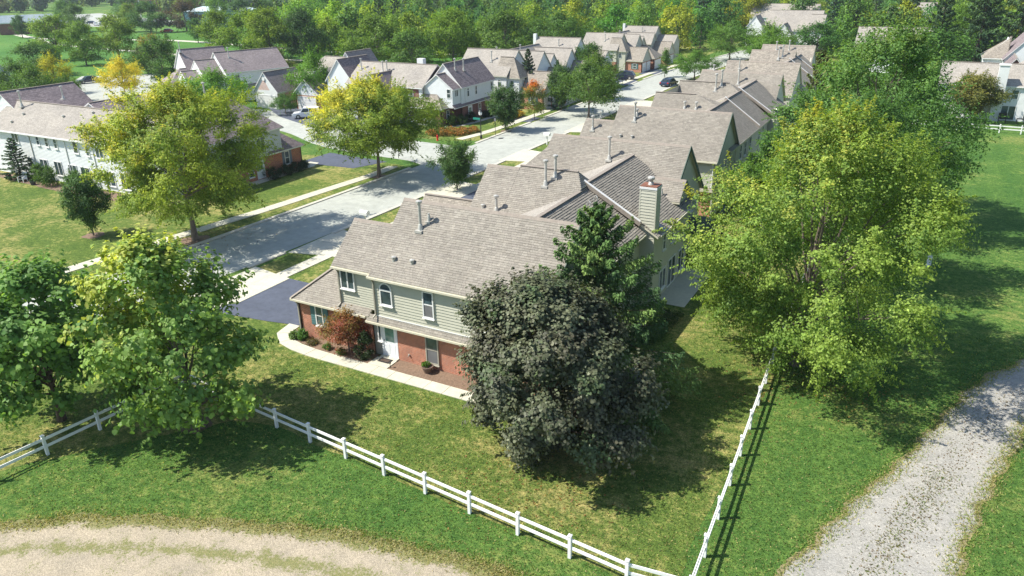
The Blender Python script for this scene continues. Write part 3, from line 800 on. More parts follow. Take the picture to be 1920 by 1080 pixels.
# ---------------- building kit ----------------
NV = {'-y': (0, -1), '+y': (0, 1), '+x': (1, 0), '-x': (-1, 0)}
_win = {}
def window_meshes(w, h, style, fr):
    k = (round(w, 2), round(h, 2), style, fr)
    if k in _win: return _win[k]
    f = 0.075; d = 0.07
    fm = MB(); pm = MB(); sm = MB()
    if style == 'arch':
        hr = h - w / 2; n = 10
        fm.box(-w / 2, -w / 2 + f, -d, 0.0, 0, hr); fm.box(w / 2 - f, w / 2, -d, 0.0, 0, hr)
        fm.box(-w / 2 + f, w / 2 - f, -d, 0.0, 0, f); fm.box(-w / 2 + f, w / 2 - f, -d, 0.0, hr - f * 1.3, hr)
        for i in range(n):
            a0 = math.pi * i / n; a1 = math.pi * (i + 1) / n
            P = [(w / 2 * math.cos(a0), hr + w / 2 * math.sin(a0)), (w / 2 * math.cos(a1), hr + w / 2 * math.sin(a1)), ((w / 2 - f) * math.cos(a1), hr + (w / 2 - f) * math.sin(a1)), ((w / 2 - f) * math.cos(a0), hr + (w / 2 - f) * math.sin(a0))]
            fm.face([(x, -d, z) for x, z in P[::-1]]); fm.face([(P[0][0], -d, P[0][1]), (P[1][0], -d, P[1][1]), (P[1][0], 0, P[1][1]), (P[0][0], 0, P[0][1])])
        pm.face([(-w / 2 + f, -0.035, f), (w / 2 - f, -0.035, f), (w / 2 - f, -0.035, hr)] + [((w / 2 - f) * math.cos(math.pi * i / n), -0.035, hr + (w / 2 - f) * math.sin(math.pi * i / n)) for i in range(1, n)] + [(-w / 2 + f, -0.035, hr)])
    else:
        fm.box(-w / 2, -w / 2 + f, -d, 0.0, 0, h); fm.box(w / 2 - f, w / 2, -d, 0.0, 0, h)
        fm.box(-w / 2 + f, w / 2 - f, -d, 0.0, 0, f); fm.box(-w / 2 + f, w / 2 - f, -d, 0.0, h - f, h)
        iw0, iw1 = -w / 2 + f, w / 2 - f
        if style == 'double':      # double hung: meeting rail, upper sash proud of the screened lower one
            fm.box(iw0, iw1, -d + 0.012, -0.01, h / 2 - 0.03, h / 2 + 0.03)
        elif style == 'casement':
            fm.box(-0.045, 0.045, -d + 0.006, -0.01, f, h - f)
        elif style == 'triple':
            for c in (-w / 6, w / 6): fm.box(c - 0.04, c + 0.04, -d + 0.006, -0.01, f, h - f)
        elif style == 'grid':
            for i in (1, 2): fm.box(-w / 2 + w * i / 3 - 0.02, -w / 2 + w * i / 3 + 0.02, -d + 0.02, -0.012, f, h - f)
            for i in (1, 2, 3): fm.box(iw0, iw1, -d + 0.022, -0.014, h * i / 4 - 0.02, h * i / 4 + 0.02)
        pm.face([(iw0, -0.03, f), (iw1, -0.03, f), (iw1, -0.03, h - f), (iw0, -0.03, h - f)])
    sm.box(-w / 2 - 0.04, w / 2 + 0.04, -d - 0.07, 0.0, -0.05, -0.002)
    _win[k] = (fm.mesh('window', M[fr]), pm.mesh('pane', M['glass']), sm.mesh('sill', M[fr]))
    return _win[k]
_scr = {}

class Bld:
    def __init__(s, name, label, cat, loc, rz=0.0, group=None):
        s.loc = loc; s.root = empty(name, (loc[0], loc[1], 0), rz, label, cat, group)
        s.off = (loc[0], loc[1], 0) if rz == 0 else (0, 0, 0)
    def add(s, name, mb, mats, parent=None, kind=None):
        o = mb.build(name, mats, parent or s.root, s.off)
        if kind: o['kind'] = kind
        return o
    def win(s, x, y, z, n, w=0.85, h=1.4, style='double', fr='trim', shutters=None, screen=False, sub=True):
        nx, ny = NV[n]; a = math.atan2(nx, -ny)
        fm, pm, sm = window_meshes(w, h, style, fr)
        o = place('window', fm, s.root, (x - s.off[0] + nx * 0.02, y - s.off[1] + ny * 0.02, z), a)
        place('pane', pm, o)
        if sub: place('sill', sm, o)
        if screen:
            mb = MB(); mb.face([(-w / 2 + .08, -0.04, .08), (w / 2 - .08, -0.04, .08), (w / 2 - .08, -0.04, h / 2 - .03), (-w / 2 + .08, -0.04, h / 2 - .03)])
            mb.build('screen', M['screen'], o)
        if shutters:
            mb = MB(); mb.box(-0.19, 0.19, -0.04, 0, 0, h)
            for i in range(1, 9): mb.box(-0.15, 0.15, -0.055, -0.041, h * i / 9 - 0.03, h * i / 9 + 0.02)
            me = mb.mesh('shutter', M[shutters])
            for sg in (-1, 1): place('shutter', me, o, (sg * (w / 2 + 0.2), 0, 0))
        return o
    def wall(s, p0, p1, poly, kind='sage', thick=0.15, expo=0.155, planks=False, name='wall'):
        """vertical wall from p0 to p1 (outside on the right hand), poly in (u, z)"""
        p0 = Vector(p0); p1 = Vector(p1); L = (p1 - p0).length; d = (p1 - p0) / L; n = Vector((d.y, -d.x))
        W = lambda u, z, o=0.0: (p0.x + d.x * u + n.x * o, p0.y + d.y * u + n.y * o, z)
        mb = MB()
        q = [W(u, z) for u, z in poly]; r = [W(u, z, -thick) for u, z in poly]
        mb.face(q, 0, [(u, z) for u, z in poly])
        mb.face(r[::-1], 0)
        for i in range(len(q)):
            j = (i + 1) % len(q); mb.face([q[i], r[i], r[j], q[j]], 0)
        if kind.startswith('brick'):
            return s.add(name, mb, M[kind])
        s.add(name, mb, M[kind])
        zs = [z for u, z in poly]; z0, z1 = min(zs), max(zs)
        def span(z):
            us = []
            for i in range(len(poly)):
                (ua, za), (ub, zb) = poly[i], poly[(i + 1) % len(poly)]
                if (za - z) * (zb - z) <= 0 and abs(za - zb) > 1e-9: us.append(ua + (ub - ua) * (z - za) / (zb - za))
            return (min(us), max(us)) if len(us) >= 2 else None
        mb = MB(); z = z0
        while z < z1 - 0.02:
            zt = min(z + expo, z1)
            a = span(z + 0.002); b = span(zt - 0.002)
            if a and b:
                if planks: mb = MB()
                B = [W(a[0], z, 0.04), W(a[1], z, 0.04), W(b[1], zt, 0.006), W(b[0], zt, 0.006)]
                mb.face(B)
                mb.face([W(a[0], z, 0.0), W(a[1], z, 0.0), W(a[1], z, 0.04), W(a[0], z, 0.04)])
                mb.face([W(a[1], z, 0.0), W(b[1], zt, 0.0), B[2], B[1]]); mb.face([W(b[0], zt, 0.0), W(a[0], z, 0.0), B[0], B[3]])
                if planks: s.add('siding_board', mb, M[kind])
            z = zt
        if not planks and mb.f: s.add('siding', mb, M[kind])
    def rect(s, p0, p1, z0, z1, kind='sage', **k):
        L = (Vector(p1) - Vector(p0)).length
        s.wall(p0, p1, [(0, z0), (L, z0), (L, z1), (0, z1)], kind, **k)
    def roof(s, pts, mat='roof_gray', edge='cream', th=0.14, name='roof'):
        mb = MB(); mb.slab(pts, th, 0, 1)
        return s.add(name, mb, [M[mat], M[edge]])
    def gable(s, x0, x1, y0, y1, ze, zr, axis='x', ov=0.3, gov=0.22, roof='roof_gray', wall='sage', z0=0.0, brick=0.0, bk='brick', hips=(0, 0), rc=None, sides='nsew', edge='cream', hw=True):
        """a block with a pitched roof; ze = roof height at the outer eave edge"""
        if axis == 'x':
            r = (y0 + y1) / 2 if rc is None else rc
            a, b = x0, x1; lo, hi = y0, y1
            pt = lambda u, v, z: (u, v, z)
        else:
            r = (x0 + x1) / 2 if rc is None else rc
            a, b = y0, y1; lo, hi = x0, x1
            pt = lambda u, v, z: (v, u, z)
        eL, eH = lo - ov, hi + ov
        sl = (zr - ze) / (r - eL)
        ha = (r - eL) * hips[0]; hb = (r - eL) * hips[1]
        A, B = a - (ov if hips[0] else gov), b + (ov if hips[1] else gov)
        RA, RB = A + ha, B - hb
        faces = [[pt(A, eL, ze), pt(B, eL, ze), pt(RB, r, zr), pt(RA, r, zr)], [pt(B, eH, ze), pt(A, eH, ze), pt(RA, r, zr), pt(RB, r, zr)]]
        if hips[0]: faces.append([pt(A, eH, ze), pt(A, eL, ze), pt(RA, r, zr)])
        if hips[1]: faces.append([pt(B, eL, ze), pt(B, eH, ze), pt(RB, r, zr)])
        for f in faces:
            if axis == 'y': f = f[::-1]
            s.roof(f, roof, edge)
        mb = MB(); mb.bar(Vector(pt(RA, r, zr + 0.01)), Vector(pt(RB, r, zr + 0.01)), 0.26, 0.05); s.add('ridge_cap', mb, M['ridgecap'])
        zt = ze - 0.02
        zg = lambda v: min(zr - 0.12, ze + sl * (min(v - eL, eH - v)) - 0.12)
        if hw:
            def side(p0, p1, gab, key):
                if key not in sides: return
                L = (Vector(p1) - Vector(p0)).length
                if brick > 0: s.rect(p0, p1, z0, brick, bk)
                zb = max(z0, brick)
                if zt <= zb and not gab: return
                if gab: s.wall(p0, p1, [(0, zb), (L, zb), (L, max(zb + .01, zg(hi))), (L * (hi - r) / (hi - lo) if gab == 2 else L * (r - lo) / (hi - lo), zr - 0.13), (0, max(zb + .01, zg(lo)))], wall)
                else: s.rect(p0, p1, zb, zt, wall)
            gW = 0 if hips[0] else 1; gE = 0 if hips[1] else 1
            if axis == 'x':
                side((x0, y0), (x1, y0), 0, 's'); side((x1, y0), (x1, y1), gE, 'e'); side((x1, y1), (x0, y1), 0, 'n'); side((x0, y1), (x0, y0), 2 * gW, 'w')
            else:
                side((x0, y0), (x1, y0), gW, 's'); side((x1, y0), (x1, y1), 0, 'e'); side((x1, y1), (x0, y1), 2 * gE, 'n'); side((x0, y1), (x0, y0), 0, 'w')
        # soffits under the eaves
        mb = MB()
        for (va, vb) in ((eL + 0.02, lo), (hi, eH - 0.02)):
            q = [pt(A + .05, va, ze - 0.15), pt(B - .05, va, ze - 0.15), pt(B - .05, vb, ze - 0.15), pt(A + .05, vb, ze - 0.15)]
            mb.face(q if axis == 'y' else q[::-1])
        s.add('soffit', mb, M[edge])
    def gutter(s, p, q, mat='cream'):
        mb = MB(); mb.bar(Vector(p), Vector(q), 0.11, 0.11); s.add('gutter', mb, M[mat])
    def downspout(s, x, y, z0, z1, n='-y', mat='taupe'):
        nx, ny = NV[n]
        mb = MB()
        mb.bar((x + nx * .3, y + ny * .3, z1), (x + nx * .07, y + ny * .07, z1 - .3), .07, .09)
        mb.bar((x + nx * .07, y + ny * .07, z1 - .28), (x + nx * .07, y + ny * .07, z0 + .15), .09, .07)
        mb.bar((x + nx * .07, y + ny * .07, z0 + .17), (x + nx * .35, y + ny * .35, z0 + .04), .07, .09)
        s.add('downspout', mb, M[mat])
    def pipe(s, x, y, z, h=1.5, r=0.09, cap=True):
        mb = MB()
        mb.lathe([(r * 2.2, -0.1), (r * 1.7, 0.12), (r * 1.25, 0.3), (r, 0.34), (r, h), (r * 0.001, h)], (x, y, z), 10)
        if cap: mb.lathe([(r * 0.9, h - 0.02), (r * 2.0, h + 0.03), (r * 2.0, h + 0.14), (0.0001, h + 0.2)], (x, y, z), 10)
        mb.box(x - r * 2.6, x + r * 2.6, y - r * 3.2, y + r * 2, z - 0.16, z - 0.02)
        s.add('vent_pipe', mb, M['metal'])
    def boxvent(s, x, y, z):
        mb = MB(); mb.lathe([(0.11, -0.1), (0.11, 0.13), (0.15, 0.15), (0.15, 0.22), (0.0001, 0.27)], (x, y, z), 10); s.add('roof_vent', mb, M['metal'])
    def door(s, x, y, z, n, w=0.95, h=2.05):
        nx, ny = NV[n]; a = math.atan2(nx, -ny)
        mb = MB(); mb.box(-w / 2, w / 2, -0.05, 0, 0, h); mb.box(-w / 2 - .1, -w / 2, -0.08, 0, 0, h + .1); mb.box(w / 2, w / 2 + .1, -0.08, 0, 0, h + .1); mb.box(-w / 2, w / 2, -0.08, 0, h, h + .1)
        for i, (a0, a1) in enumerate(((-w / 2 + .12, -.05), (.05, w / 2 - .12))): mb.box(a0, a1, -0.06, -0.05, 0.18, 0.8)
        o = place('door', mb.mesh('door', M['door']), s.root, (x - s.off[0] + nx * .02, y - s.off[1] + ny * .02, z), a)
        g = MB(); g.box(-w / 2 + .16, w / 2 - .16, -0.065, -0.05, 0.98, 1.85); g.build('pane', M['teal_glass'], o)
        k = MB(); k.lathe([(0.0001, 0), (0.035, .01), (0.035, .05), (0.0001, .07)], (-w / 2 + .09, -0.09, 0.98), 8); k.build('handle', M['blackmetal'], o)
        return o
    def garage_door(s, x, y, z, n, w=2.5, h=2.1, mat='trim'):
        nx, ny = NV[n]; a = math.atan2(nx, -ny)
        mb = MB(); mb.box(-w / 2 - .1, -w / 2, -0.06, 0, 0, h + .1); mb.box(w / 2, w / 2 + .1, -0.06, 0, 0, h + .1); mb.box(-w / 2, w / 2, -0.06, 0, h, h + .1)
        o = place('garage_door', mb.mesh('garage_door', M[mat]), s.root, (x - s.off[0] + nx * .02, y - s.off[1] + ny * .02, z), a)
        pm = MB(); pm.box(-w / 2, w / 2, -0.03, 0, 0.01, h / 4 - 0.012); pme = pm.mesh('panel', M[mat])
        for i in range(4): place('panel', pme, o, (0, 0, h / 4 * i))
        return o
M['teal_glass'] = mat_glass('door_glass', (0.05, 0.11, 0.10))

SH_COL = [(0.262, 0.242, 0.205), (0.247, 0.226, 0.192), (0.285, 0.262, 0.222), (0.232, 0.212, 0.181), (0.27, 0.246, 0.207), (0.255, 0.232, 0.199)]
_tab = {}
def shingles(bd, P, seed, own=0, expo=0.145, parent=None, lift=0.004, thick=0.02):
    """real shingle tabs laid in courses over a planar roof polygon (first `own` tabs each an object, the rest one part)"""
    rr = random.Random(seed)
    P = [Vector(p) for p in P]
    n = (P[1] - P[0]).cross(P[2] - P[0]).normalized()
    if n.z < 0: n = -n
    U = Vector((0, 0, 1)).cross(n).normalized(); V = n.cross(U)
    O = P[0]
    q = [((p - O).dot(U), (p - O).dot(V)) for p in P]
    v0 = min(b for a, b in q); v1 = max(b for a, b in q)
    mb = MB(); cnt = 0
    def span(v):
        us = []
        for i in range(len(q)):
            (ua, va), (ub, vb) = q[i], q[(i + 1) % len(q)]
            if (va - v) * (vb - v) <= 0 and abs(va - vb) > 1e-9: us.append(ua + (ub - ua) * (v - va) / (vb - va))
        return (min(us), max(us)) if len(us) >= 2 else None
    v = v0; th = thick
    nbase = O + n * lift
    while v < v1 - 0.02:
        vt = min(v + expo, v1)
        a = span((v + vt) / 2)
        if a:
            u = a[0] - rr.uniform(0, 0.2)
            while u < a[1]:
                wq = rr.choice((0.16, 0.22, 0.28, 0.34)); ul = max(u, a[0]); ur = min(u + wq, a[1])
                if ur - ul > 0.02:
                    t = th * rr.choice((0.7, 1.0, 1.0, 1.25)); c = SH_COL[rr.randrange(6)]; k = rr.uniform(0.93, 1.07)
                    if cnt < own and abs((ur - ul) - wq) < 1e-6:
                        ck = rr.randrange(6); key = (wq, ck)
                        if key not in _tab:
                            m = MB(); g = 0.004
                            m.face([(g, 0, th), (wq - g, 0, th), (wq - g, expo, 0.001), (g, expo, 0.001)], 0, None, SH_COL[ck])
                            m.face([(g, 0, 0), (wq - g, 0, 0), (wq - g, 0, th), (g, 0, th)], 0, None, sc3(SH_COL[ck], .45))  # butt edge coloured darker: painted shade under the tab
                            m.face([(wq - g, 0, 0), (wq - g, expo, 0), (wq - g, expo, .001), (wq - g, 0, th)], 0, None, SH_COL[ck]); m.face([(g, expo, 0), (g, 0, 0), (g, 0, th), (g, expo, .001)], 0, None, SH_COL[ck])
                            _tab[key] = m.mesh('shingle', M['shingle'])
                        o = place('shingle', _tab[key], parent or bd.root)
                        pw = nbase + U * ul + V * v - Vector(bd.off)
                        mt = Matrix((U, V, n)).transposed().to_4x4(); mt.translation = pw
                        o.matrix_local = mt
                        cnt += 1
                    else:
                        B = nbase + U * (ul + .003) + V * v; E = nbase + U * (ur - .003) + V * v; dV = V * (vt - v)
                        cc = sc3(c, k)
                        mb.face([B + n * t, E + n * t, E + dV + n * 0.001, B + dV + n * 0.001], 0, None, cc)
                        mb.face([B, E, E + n * t, B + n * t], 0, None, sc3(cc, 0.6 if th < .025 else .42))  # painted shade: front edges darkened so the courses read as lines
                        mb.face([E, E + dV, E + dV + n * .001, E + n * t], 0, None, cc)
                u += wq
        v = vt
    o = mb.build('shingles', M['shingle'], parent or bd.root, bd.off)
    o['kind'] = 'stuff'
    return o
# ---------------- near row, first building (the end house in front) ----------------
S = 0.912
B1 = Bld('townhouse_row', 'nearest townhouse row at the centre, sage siding over red brick with a white front door', 'house', (-22, 34.5), group='attached townhouse rows')
b = B1
RD = 'roof_gray'
def plane(yr, zr, s=S): return lambda y: zr - s * abs(y - yr)
def xroof(b, x0, x1, yr, zr, yf, yb, s=S, own=0, seed=1, fr=True, bk=True, sh=False, mat=RD, cap=True, edge='cream'):
    f = plane(yr, zr, s)
    if fr:
        pts = [(x0, yf, f(yf)), (x1, yf, f(yf)), (x1, yr, zr), (x0, yr, zr)]
        o = b.roof(pts, mat, edge)
        if sh: shingles(b, pts, seed, own, parent=None)
    if bk:
        pts = [(x1, yb, f(yb)), (x0, yb, f(yb)), (x0, yr, zr), (x1, yr, zr)]
        b.roof(pts, mat)
    if cap:
        mb = MB()
        x = x0
        while x < x1 - 0.02:
            xe = min(x + 0.3, x1); 
            mb.face([(x, yr - .16, zr - .16 * s + .03), (xe, yr - .16, zr - .16 * s + .02), (xe, yr, zr + .035), (x, yr, zr + .045)])
            mb.face([(xe, yr + .16, zr - .16 * s + .02), (x, yr + .16, zr - .16 * s + .03), (x, yr, zr + .045), (xe, yr, zr + .035)])
            mb.face([(xe, yr - .16, zr - .16 * s + .01), (xe, yr - .16, zr - .16 * s + .03), (xe, yr, zr + .045), (xe, yr, zr + .01)])
            x = xe
        b.add('ridge_cap', mb, M['ridgecap'])
# wing with the long ridge
xroof(b, -26.5, -15.15, 34.98, 8.85, 31.08, 38.9, own=290, seed=4, sh=True)
xroof(b, -29.45, -26.52, 33.8, 7.55, 31.3, 36.3, s=0.876, seed=5, sh=True)
b.wall((-26.55, 36.2), (-26.55, 31.4), [(0, 5), (4.8, 5), (4.8, 5.3), (1.3, 8.3), (0, 7.4)])
# upper siding, board by board
L = 26.5 - 15.4
b.rect((-26.5, 31.35), (-15.4, 31.35), 2.78, 5.30, 'sage', planks=True, expo=.18)
b.rect((-29.25, 31.62), (-26.5, 31.62), 2.9, 5.28, 'sage', planks=True)
b.rect((-26.5, 31.62), (-26.5, 31.35), 2.78, 5.25, 'sage')
b.wall((-29.25, 36.2), (-29.25, 31.62), [(0, 2.6), (4.58, 2.6), (4.58, 5.45), (2.4, 7.4), (0, 5.3)], 'sage')
b.wall((-15.4, 31.35), (-15.4, 38.6), [(0, 0), (7.25, 0), (7.25, 5.42), (3.63, 8.7), (0, 5.42)], 'sage')
mb = MB(); mb.box(-26.5, -15.2, 31.1, 31.34, 5.24, 5.29); b.add('soffit', mb, M['cream'])
mb = MB(); mb.box(-29.4, -26.52, 31.32, 31.6, 5.26, 5.31); b.add('soffit', mb, M['cream'])
b.gutter((-26.5, 31.02, 5.2), (-15.15, 31.02, 5.2)); b.gutter((-29.45, 31.24, 5.26), (-26.6, 31.24, 5.26)); b.gutter((-26.56, 31.24, 5.24), (-26.56, 30.97, 5.2))
# rake boards on the right gable
for sg in (-1, 1):
    mb = MB(); mb.bar((-15.12, 34.98 + sg * 3.9, 8.85 - 3.9 * S - .1), (-15.12, 34.98, 8.75), .05, .2); b.add('rake_board', mb, M['green_trim'])
# skirt roof over the door and ground floor windows
mb = MB(); mb.slab([(-27.05, 31.12, 2.40), (-15.4, 31.12, 2.40), (-15.4, 31.36, 2.74), (-27.05, 31.36, 2.74)], 0.09, 0, 1); sk = b.add('skirt_roof', mb, [M[RD], M['cream']])
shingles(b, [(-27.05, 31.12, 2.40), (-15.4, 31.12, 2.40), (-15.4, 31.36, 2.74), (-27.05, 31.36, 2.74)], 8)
mb = MB(); mb.box(-26.5, -15.4, 31.29, 31.35, 2.73, 2.79); b.add('flashing', mb, M['trim'])
b.gutter((-27.05, 31.07, 2.32), (-15.4, 31.07, 2.32))
mb = MB(); mb.box(-27.0, -15.4, 31.13, 31.5, 2.26, 2.30); b.add('soffit', mb, M['cream'])
# brick ground floor
b.rect((-25.12, 31.5), (-15.4, 31.5), 0, 2.3, 'brick'); b.rect((-32.75, 31.5), (-26.9, 31.5), 0, 2.55, 'brick')
b.rect((-32.75, 38.2), (-32.75, 31.5), 0, 2.55, 'brick')
b.rect((-26.9, 31.62), (-25.12, 31.62), 0, 2.4, 'taupe')
b.rect((-26.9, 31.45), (-26.9, 31.62), 0, 2.4, 'brick')
b.door(-25.73, 31.6, 0.1, '-y'); b.win(-26.45, 31.6, 0.95, '-y', 0.3, 1.25, 'plain', 'trim')
mb = MB(); mb.box(-26.35, -25.12, 31.2, 31.6, 0.0, 0.1); b.add('threshold', mb, M['concrete'])
b.win(-22.67, 31.5, 0.36, '-y', 0.88, 1.82, 'double', 'taupe', screen=True)
b.win(-31.02, 31.5, 0.98, '-y', 0.62, 1.42, 'double', 'trim', shutters='teal')
b.win(-28.53, 31.6, 3.9, '-y', 1.05, 1.28, 'casement', 'trim')
b.win(-25.53, 31.33, 3.55, '-y', 0.86, 1.42, 'arch', 'trim')
b.win(-22.62, 31.33, 3.36, '-y', 0.74, 1.62, 'double', 'trim', screen=True)
b.win(-18.9, 31.33, 3.36, '-y', 0.74, 1.62, 'double', 'trim', screen=True)
b.win(-18.6, 31.5, 0.36, '-y', 0.88, 1.82, 'double', 'taupe', screen=True)
b.downspout(-26.38, 31.33, 2.68, 5.2); b.downspout(-29.2, 31.6, 2.75, 5.28); b.downspout(-32.7, 31.5, 0.0, 2.5)
mb = MB(); mb.tube([(-24.35, 31.44, 0.55), (-24.35, 31.38, 0.55), (-24.35, 31.36, 0.45)], 0.02, 6); mb.box(-24.39, -24.31, 31.42, 31.49, 0.5, 0.6); b.add('hose_tap', mb, M['metal'])
# garage with hipped roof
gx0, gy0, ge = -33.0, 31.2, 2.6
GR = [[(gx0, gy0, ge), (-26.9, gy0, ge), (-26.9, gy0 + 3.6, ge + 3.06), (gx0 + 3.6, gy0 + 3.6, ge + 3.06)], [(gx0, gy0 + 7.2, ge), (gx0, gy0, ge), (gx0 + 3.6, gy0 + 3.6, ge + 3.06)], [(-26.9, gy0 + 7.2, ge), (gx0, gy0 + 7.2, ge), (gx0 + 3.6, gy0 + 3.6, ge + 3.06), (-26.9, gy0 + 3.6, ge + 3.06)]]
for i, f in enumerate(GR): b.roof(f, RD)
shingles(b, GR[0], 21)
mb = MB(); mb.bar((gx0, gy0, ge + .03), (gx0 + 3.6, gy0 + 3.6, ge + 3.1), .26, .04); b.add('hip_cap', mb, M['ridgecap'])
b.gutter((gx0, gy0 - .05, ge - .06), (-27.1, gy0 - .05, ge - .06)); b.gutter((gx0 - .05, gy0, ge - .06), (gx0 - .05, gy0 + 7.2, ge - .06))
b.garage_door(-32.75, 35.4, 0, '-x', 4.4, 2.15)
# rear part: low-pitched roof whose ridge runs along the row
def hipC(b, xr, y0, y1, zr, xe, ze, xw=-26.0, sw=0.44, sh=True, seed=31):
    pts = [(xe, y0, ze), (xe, y1, ze), (xr, y1, zr), (xr, y0, zr)]
    b.roof(pts, RD)
    if sh: shingles(b, pts, seed, 0, expo=.17, thick=.03)
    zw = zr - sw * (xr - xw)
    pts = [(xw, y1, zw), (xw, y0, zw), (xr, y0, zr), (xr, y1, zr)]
    b.roof(pts, 'roof_far')  # paler shingles than the east slope: its sunlit look is put into the colour
    mb = MB(); mb.bar((xr, y0, zr + .02), (xr, y1, zr + .02), .28, .05); b.add('ridge_cap', mb, M['ridgecap'])
hipC(b, -19.15, 35.5, 45.15, 7.82, -14.95, 5.2)
hipC(b, -19.15, 45.15, 53.9, 8.15, -14.08, 5.07, seed=32)
def firewall(b, y, xr, zr, xe, ze, h=0.16):
    mb = MB(); mb.bar((xr - .1, y, zr + h - .1), (xe, y, ze + h - .1), 0.2, 0.26); b.add('parapet', mb, M['ridgecap'])
    mb = MB(); mb.bar((xr - .12, y, zr + h + .09), (xe, y, ze + h + .09), 0.16, 0.05); b.add('parapet_cap', mb, M['trim'])
firewall(b, 45.1, -19.2, 8.05, -15.3, 5.75)
for x, y, h in ((-18.0, 42.6, .5), (-17.95, 43.6, .62)):
    z = 7.82 - .6 * (x + 19.15); mb = MB()
    mb.tube([(x, y, z - .1), (x, y, z + h), (x + .12, y - .04, z + h + .12), (x + .24, y - .08, z + h), (x + .24, y - .08, z + h - .2)], .035, 6); b.add('vent_hook', mb, M['metal'])
b.pipe(-17.9, 39.0, 6.9, .5, .06, False); b.pipe(-15.9, 51.2, 6.1, .5, .06, False); b.boxvent(-16.4, 49.8, 6.45)
b.rect((-15.4, 38.6), (-15.4, 45.4), 0, 5.1, 'sage'); b.rect((-14.42, 45.4), (-14.42, 53.3), 0, 5.1, 'sage')
b.rect((-15.4, 45.4), (-14.42, 45.4), 0, 5.6, 'sage', planks=True); b.rect((-14.42, 53.3), (-20, 53.3), 0, 5.1, 'sage')
for y, z in ((47.5, 3.4), (49.2, 3.4)): b.win(-14.42, y, z, '+x', .62, 1.35, 'double', 'trim')
b.win(-14.42, 47.55, 0.5, '+x', 1.35, 1.5, 'casement', 'trim'); b.win(-14.42, 49.6, 0.08, '+x', 1.75, 2.1, 'casement', 'trim', sub=False); b.win(-14.42, 51.9, 0.35, '+x', 1.5, 1.75, 'casement', 'trim')
b.win(-15.4, 41.5, 3.4, '+x', .9, 1.35, 'double', 'trim'); b.win(-15.4, 41.0, 0.6, '+x', 1.6, 1.6, 'casement', 'trim')
b.gutter((-14.03, 45.5, 5.0), (-14.03, 53.9, 5.0), 'cream'); b.gutter((-14.9, 36, 5.1), (-14.9, 45.1, 5.1), 'cream')
# chimney chase, boards one by one
cx0, cx1, cy0, cy1 = -15.52, -14.46, 45.42, 46.35
for (p0, p1) in (((cx0, cy0), (cx1, cy0)), ((cx1, cy0), (cx1, cy1))): b.rect(p0, p1, 5.0, 8.15, 'sage', planks=True, expo=.2)
b.rect((cx1, cy1), (cx0, cy1), 5.0, 8.15, 'sage'); b.rect((cx0, cy1), (cx0, cy0), 5.0, 8.15, 'sage')
mb = MB(); mb.box(cx0 - .06, cx1 + .06, cy0 - .06, cy1 + .06, 8.1, 8.24); b.add('chimney_crown', mb, M['trim'])
mb = MB(); mb.box(cx0 - .03, cx1 + .03, cy0 - .03, cy1 + .03, 8.24, 8.3); b.add('chimney_cap', mb, M['copper'])
mb = MB(); mb.lathe([(.2, 0), (.16, .12), (.12, .18), (.12, .3), (.22, .34), (.24, .42), (.22, .5), (.1, .54), (.0001, .56)], (-15.0, 45.9, 8.3), 12); b.add('flue', mb, M['metal'])
for zc in (5.0,):
    for x in (cx0, cx1):
        mb = MB(); mb.box(x - .05, x + .05, cy0 - .035, cy0 + .03, zc, 8.1); b.add('corner_board', mb, M['sage'])
mb = MB(); mb.slab([(-14.4, 46.4, 5.35), (-14.0, 46.4, 5.1), (-14.0, 47.1, 5.05), (-14.9, 46.9, 5.6)], .1); b.add('cricket_roof', mb, M['cardark'])
# second unit
def hipped_cross(b, xw, xr, xh, yr, yf, yb, zh, seed, zr=8.85, flare=None):
    """cross roof whose right end dies into the ridge of the rear roof with a small hip"""
    f = plane(yr, zr); dy = (zr - zh) / S
    front = [(xw, yf, f(yf)), (xh, yf, f(yf)), (xh, yr - dy, zh), (xr, yr, zr), (xw, yr, zr)]
    if flare: front = [(xw - 3.3, yf + .5, f(yf + .5)), (xh, yf, f(yf)), (xh, yr - dy, zh), (xr, yr, zr), (xw, yr, zr), (xw - .05, yr - 1.0, f(yr - 1.0))]
    b.roof(front, RD); shingles(b, front, seed)
    b.roof([(xh, yb, f(yb)), (xw, yb, f(yb)), (xw, yr, zr), (xr, yr, zr), (xh, yr + dy, zh)], RD)
    b.roof([(xh, yr - dy, zh), (xh, yr + dy, zh), (xr, yr, zr)], RD, th=.05)
    mb = MB(); mb.bar((xw, yr, zr + .015), (xr, yr, zr + .015), .26, .04); b.add('ridge_cap', mb, M['ridgecap'])
hipped_cross(b, -24.0, -19.7, -19.08, 45.0, 38.0, 50.5, 8.0, 41)
xroof(b, -26.5, -23.98, 44.82, 8.70, 38.0, 50.0, seed=42, sh=True, edge='ridgecap')
b.wall((-26.0, 50), (-26.0, 38.5), [(0, 0), (11.5, 0), (11.5, 2.6), (5.1, 8.4), (0, 3.9)], 'sage')
b.pipe(-21.65, 44.06, 7.95, 1.55); b.pipe(-21.2, 44.62, 8.45, 1.3); b.pipe(-24.4, 42.2, 6.25, 1.0); b.boxvent(-25.5, 42.3, 6.38)
# front pipes and vents
b.pipe(-24.5, 33.64, 7.6, 1.55); b.pipe(-24.2, 34.1, 8.02, .45, .06, False); b.boxvent(-25.3, 32.0, 6.13); b.boxvent(-24.05, 32.02, 6.15)
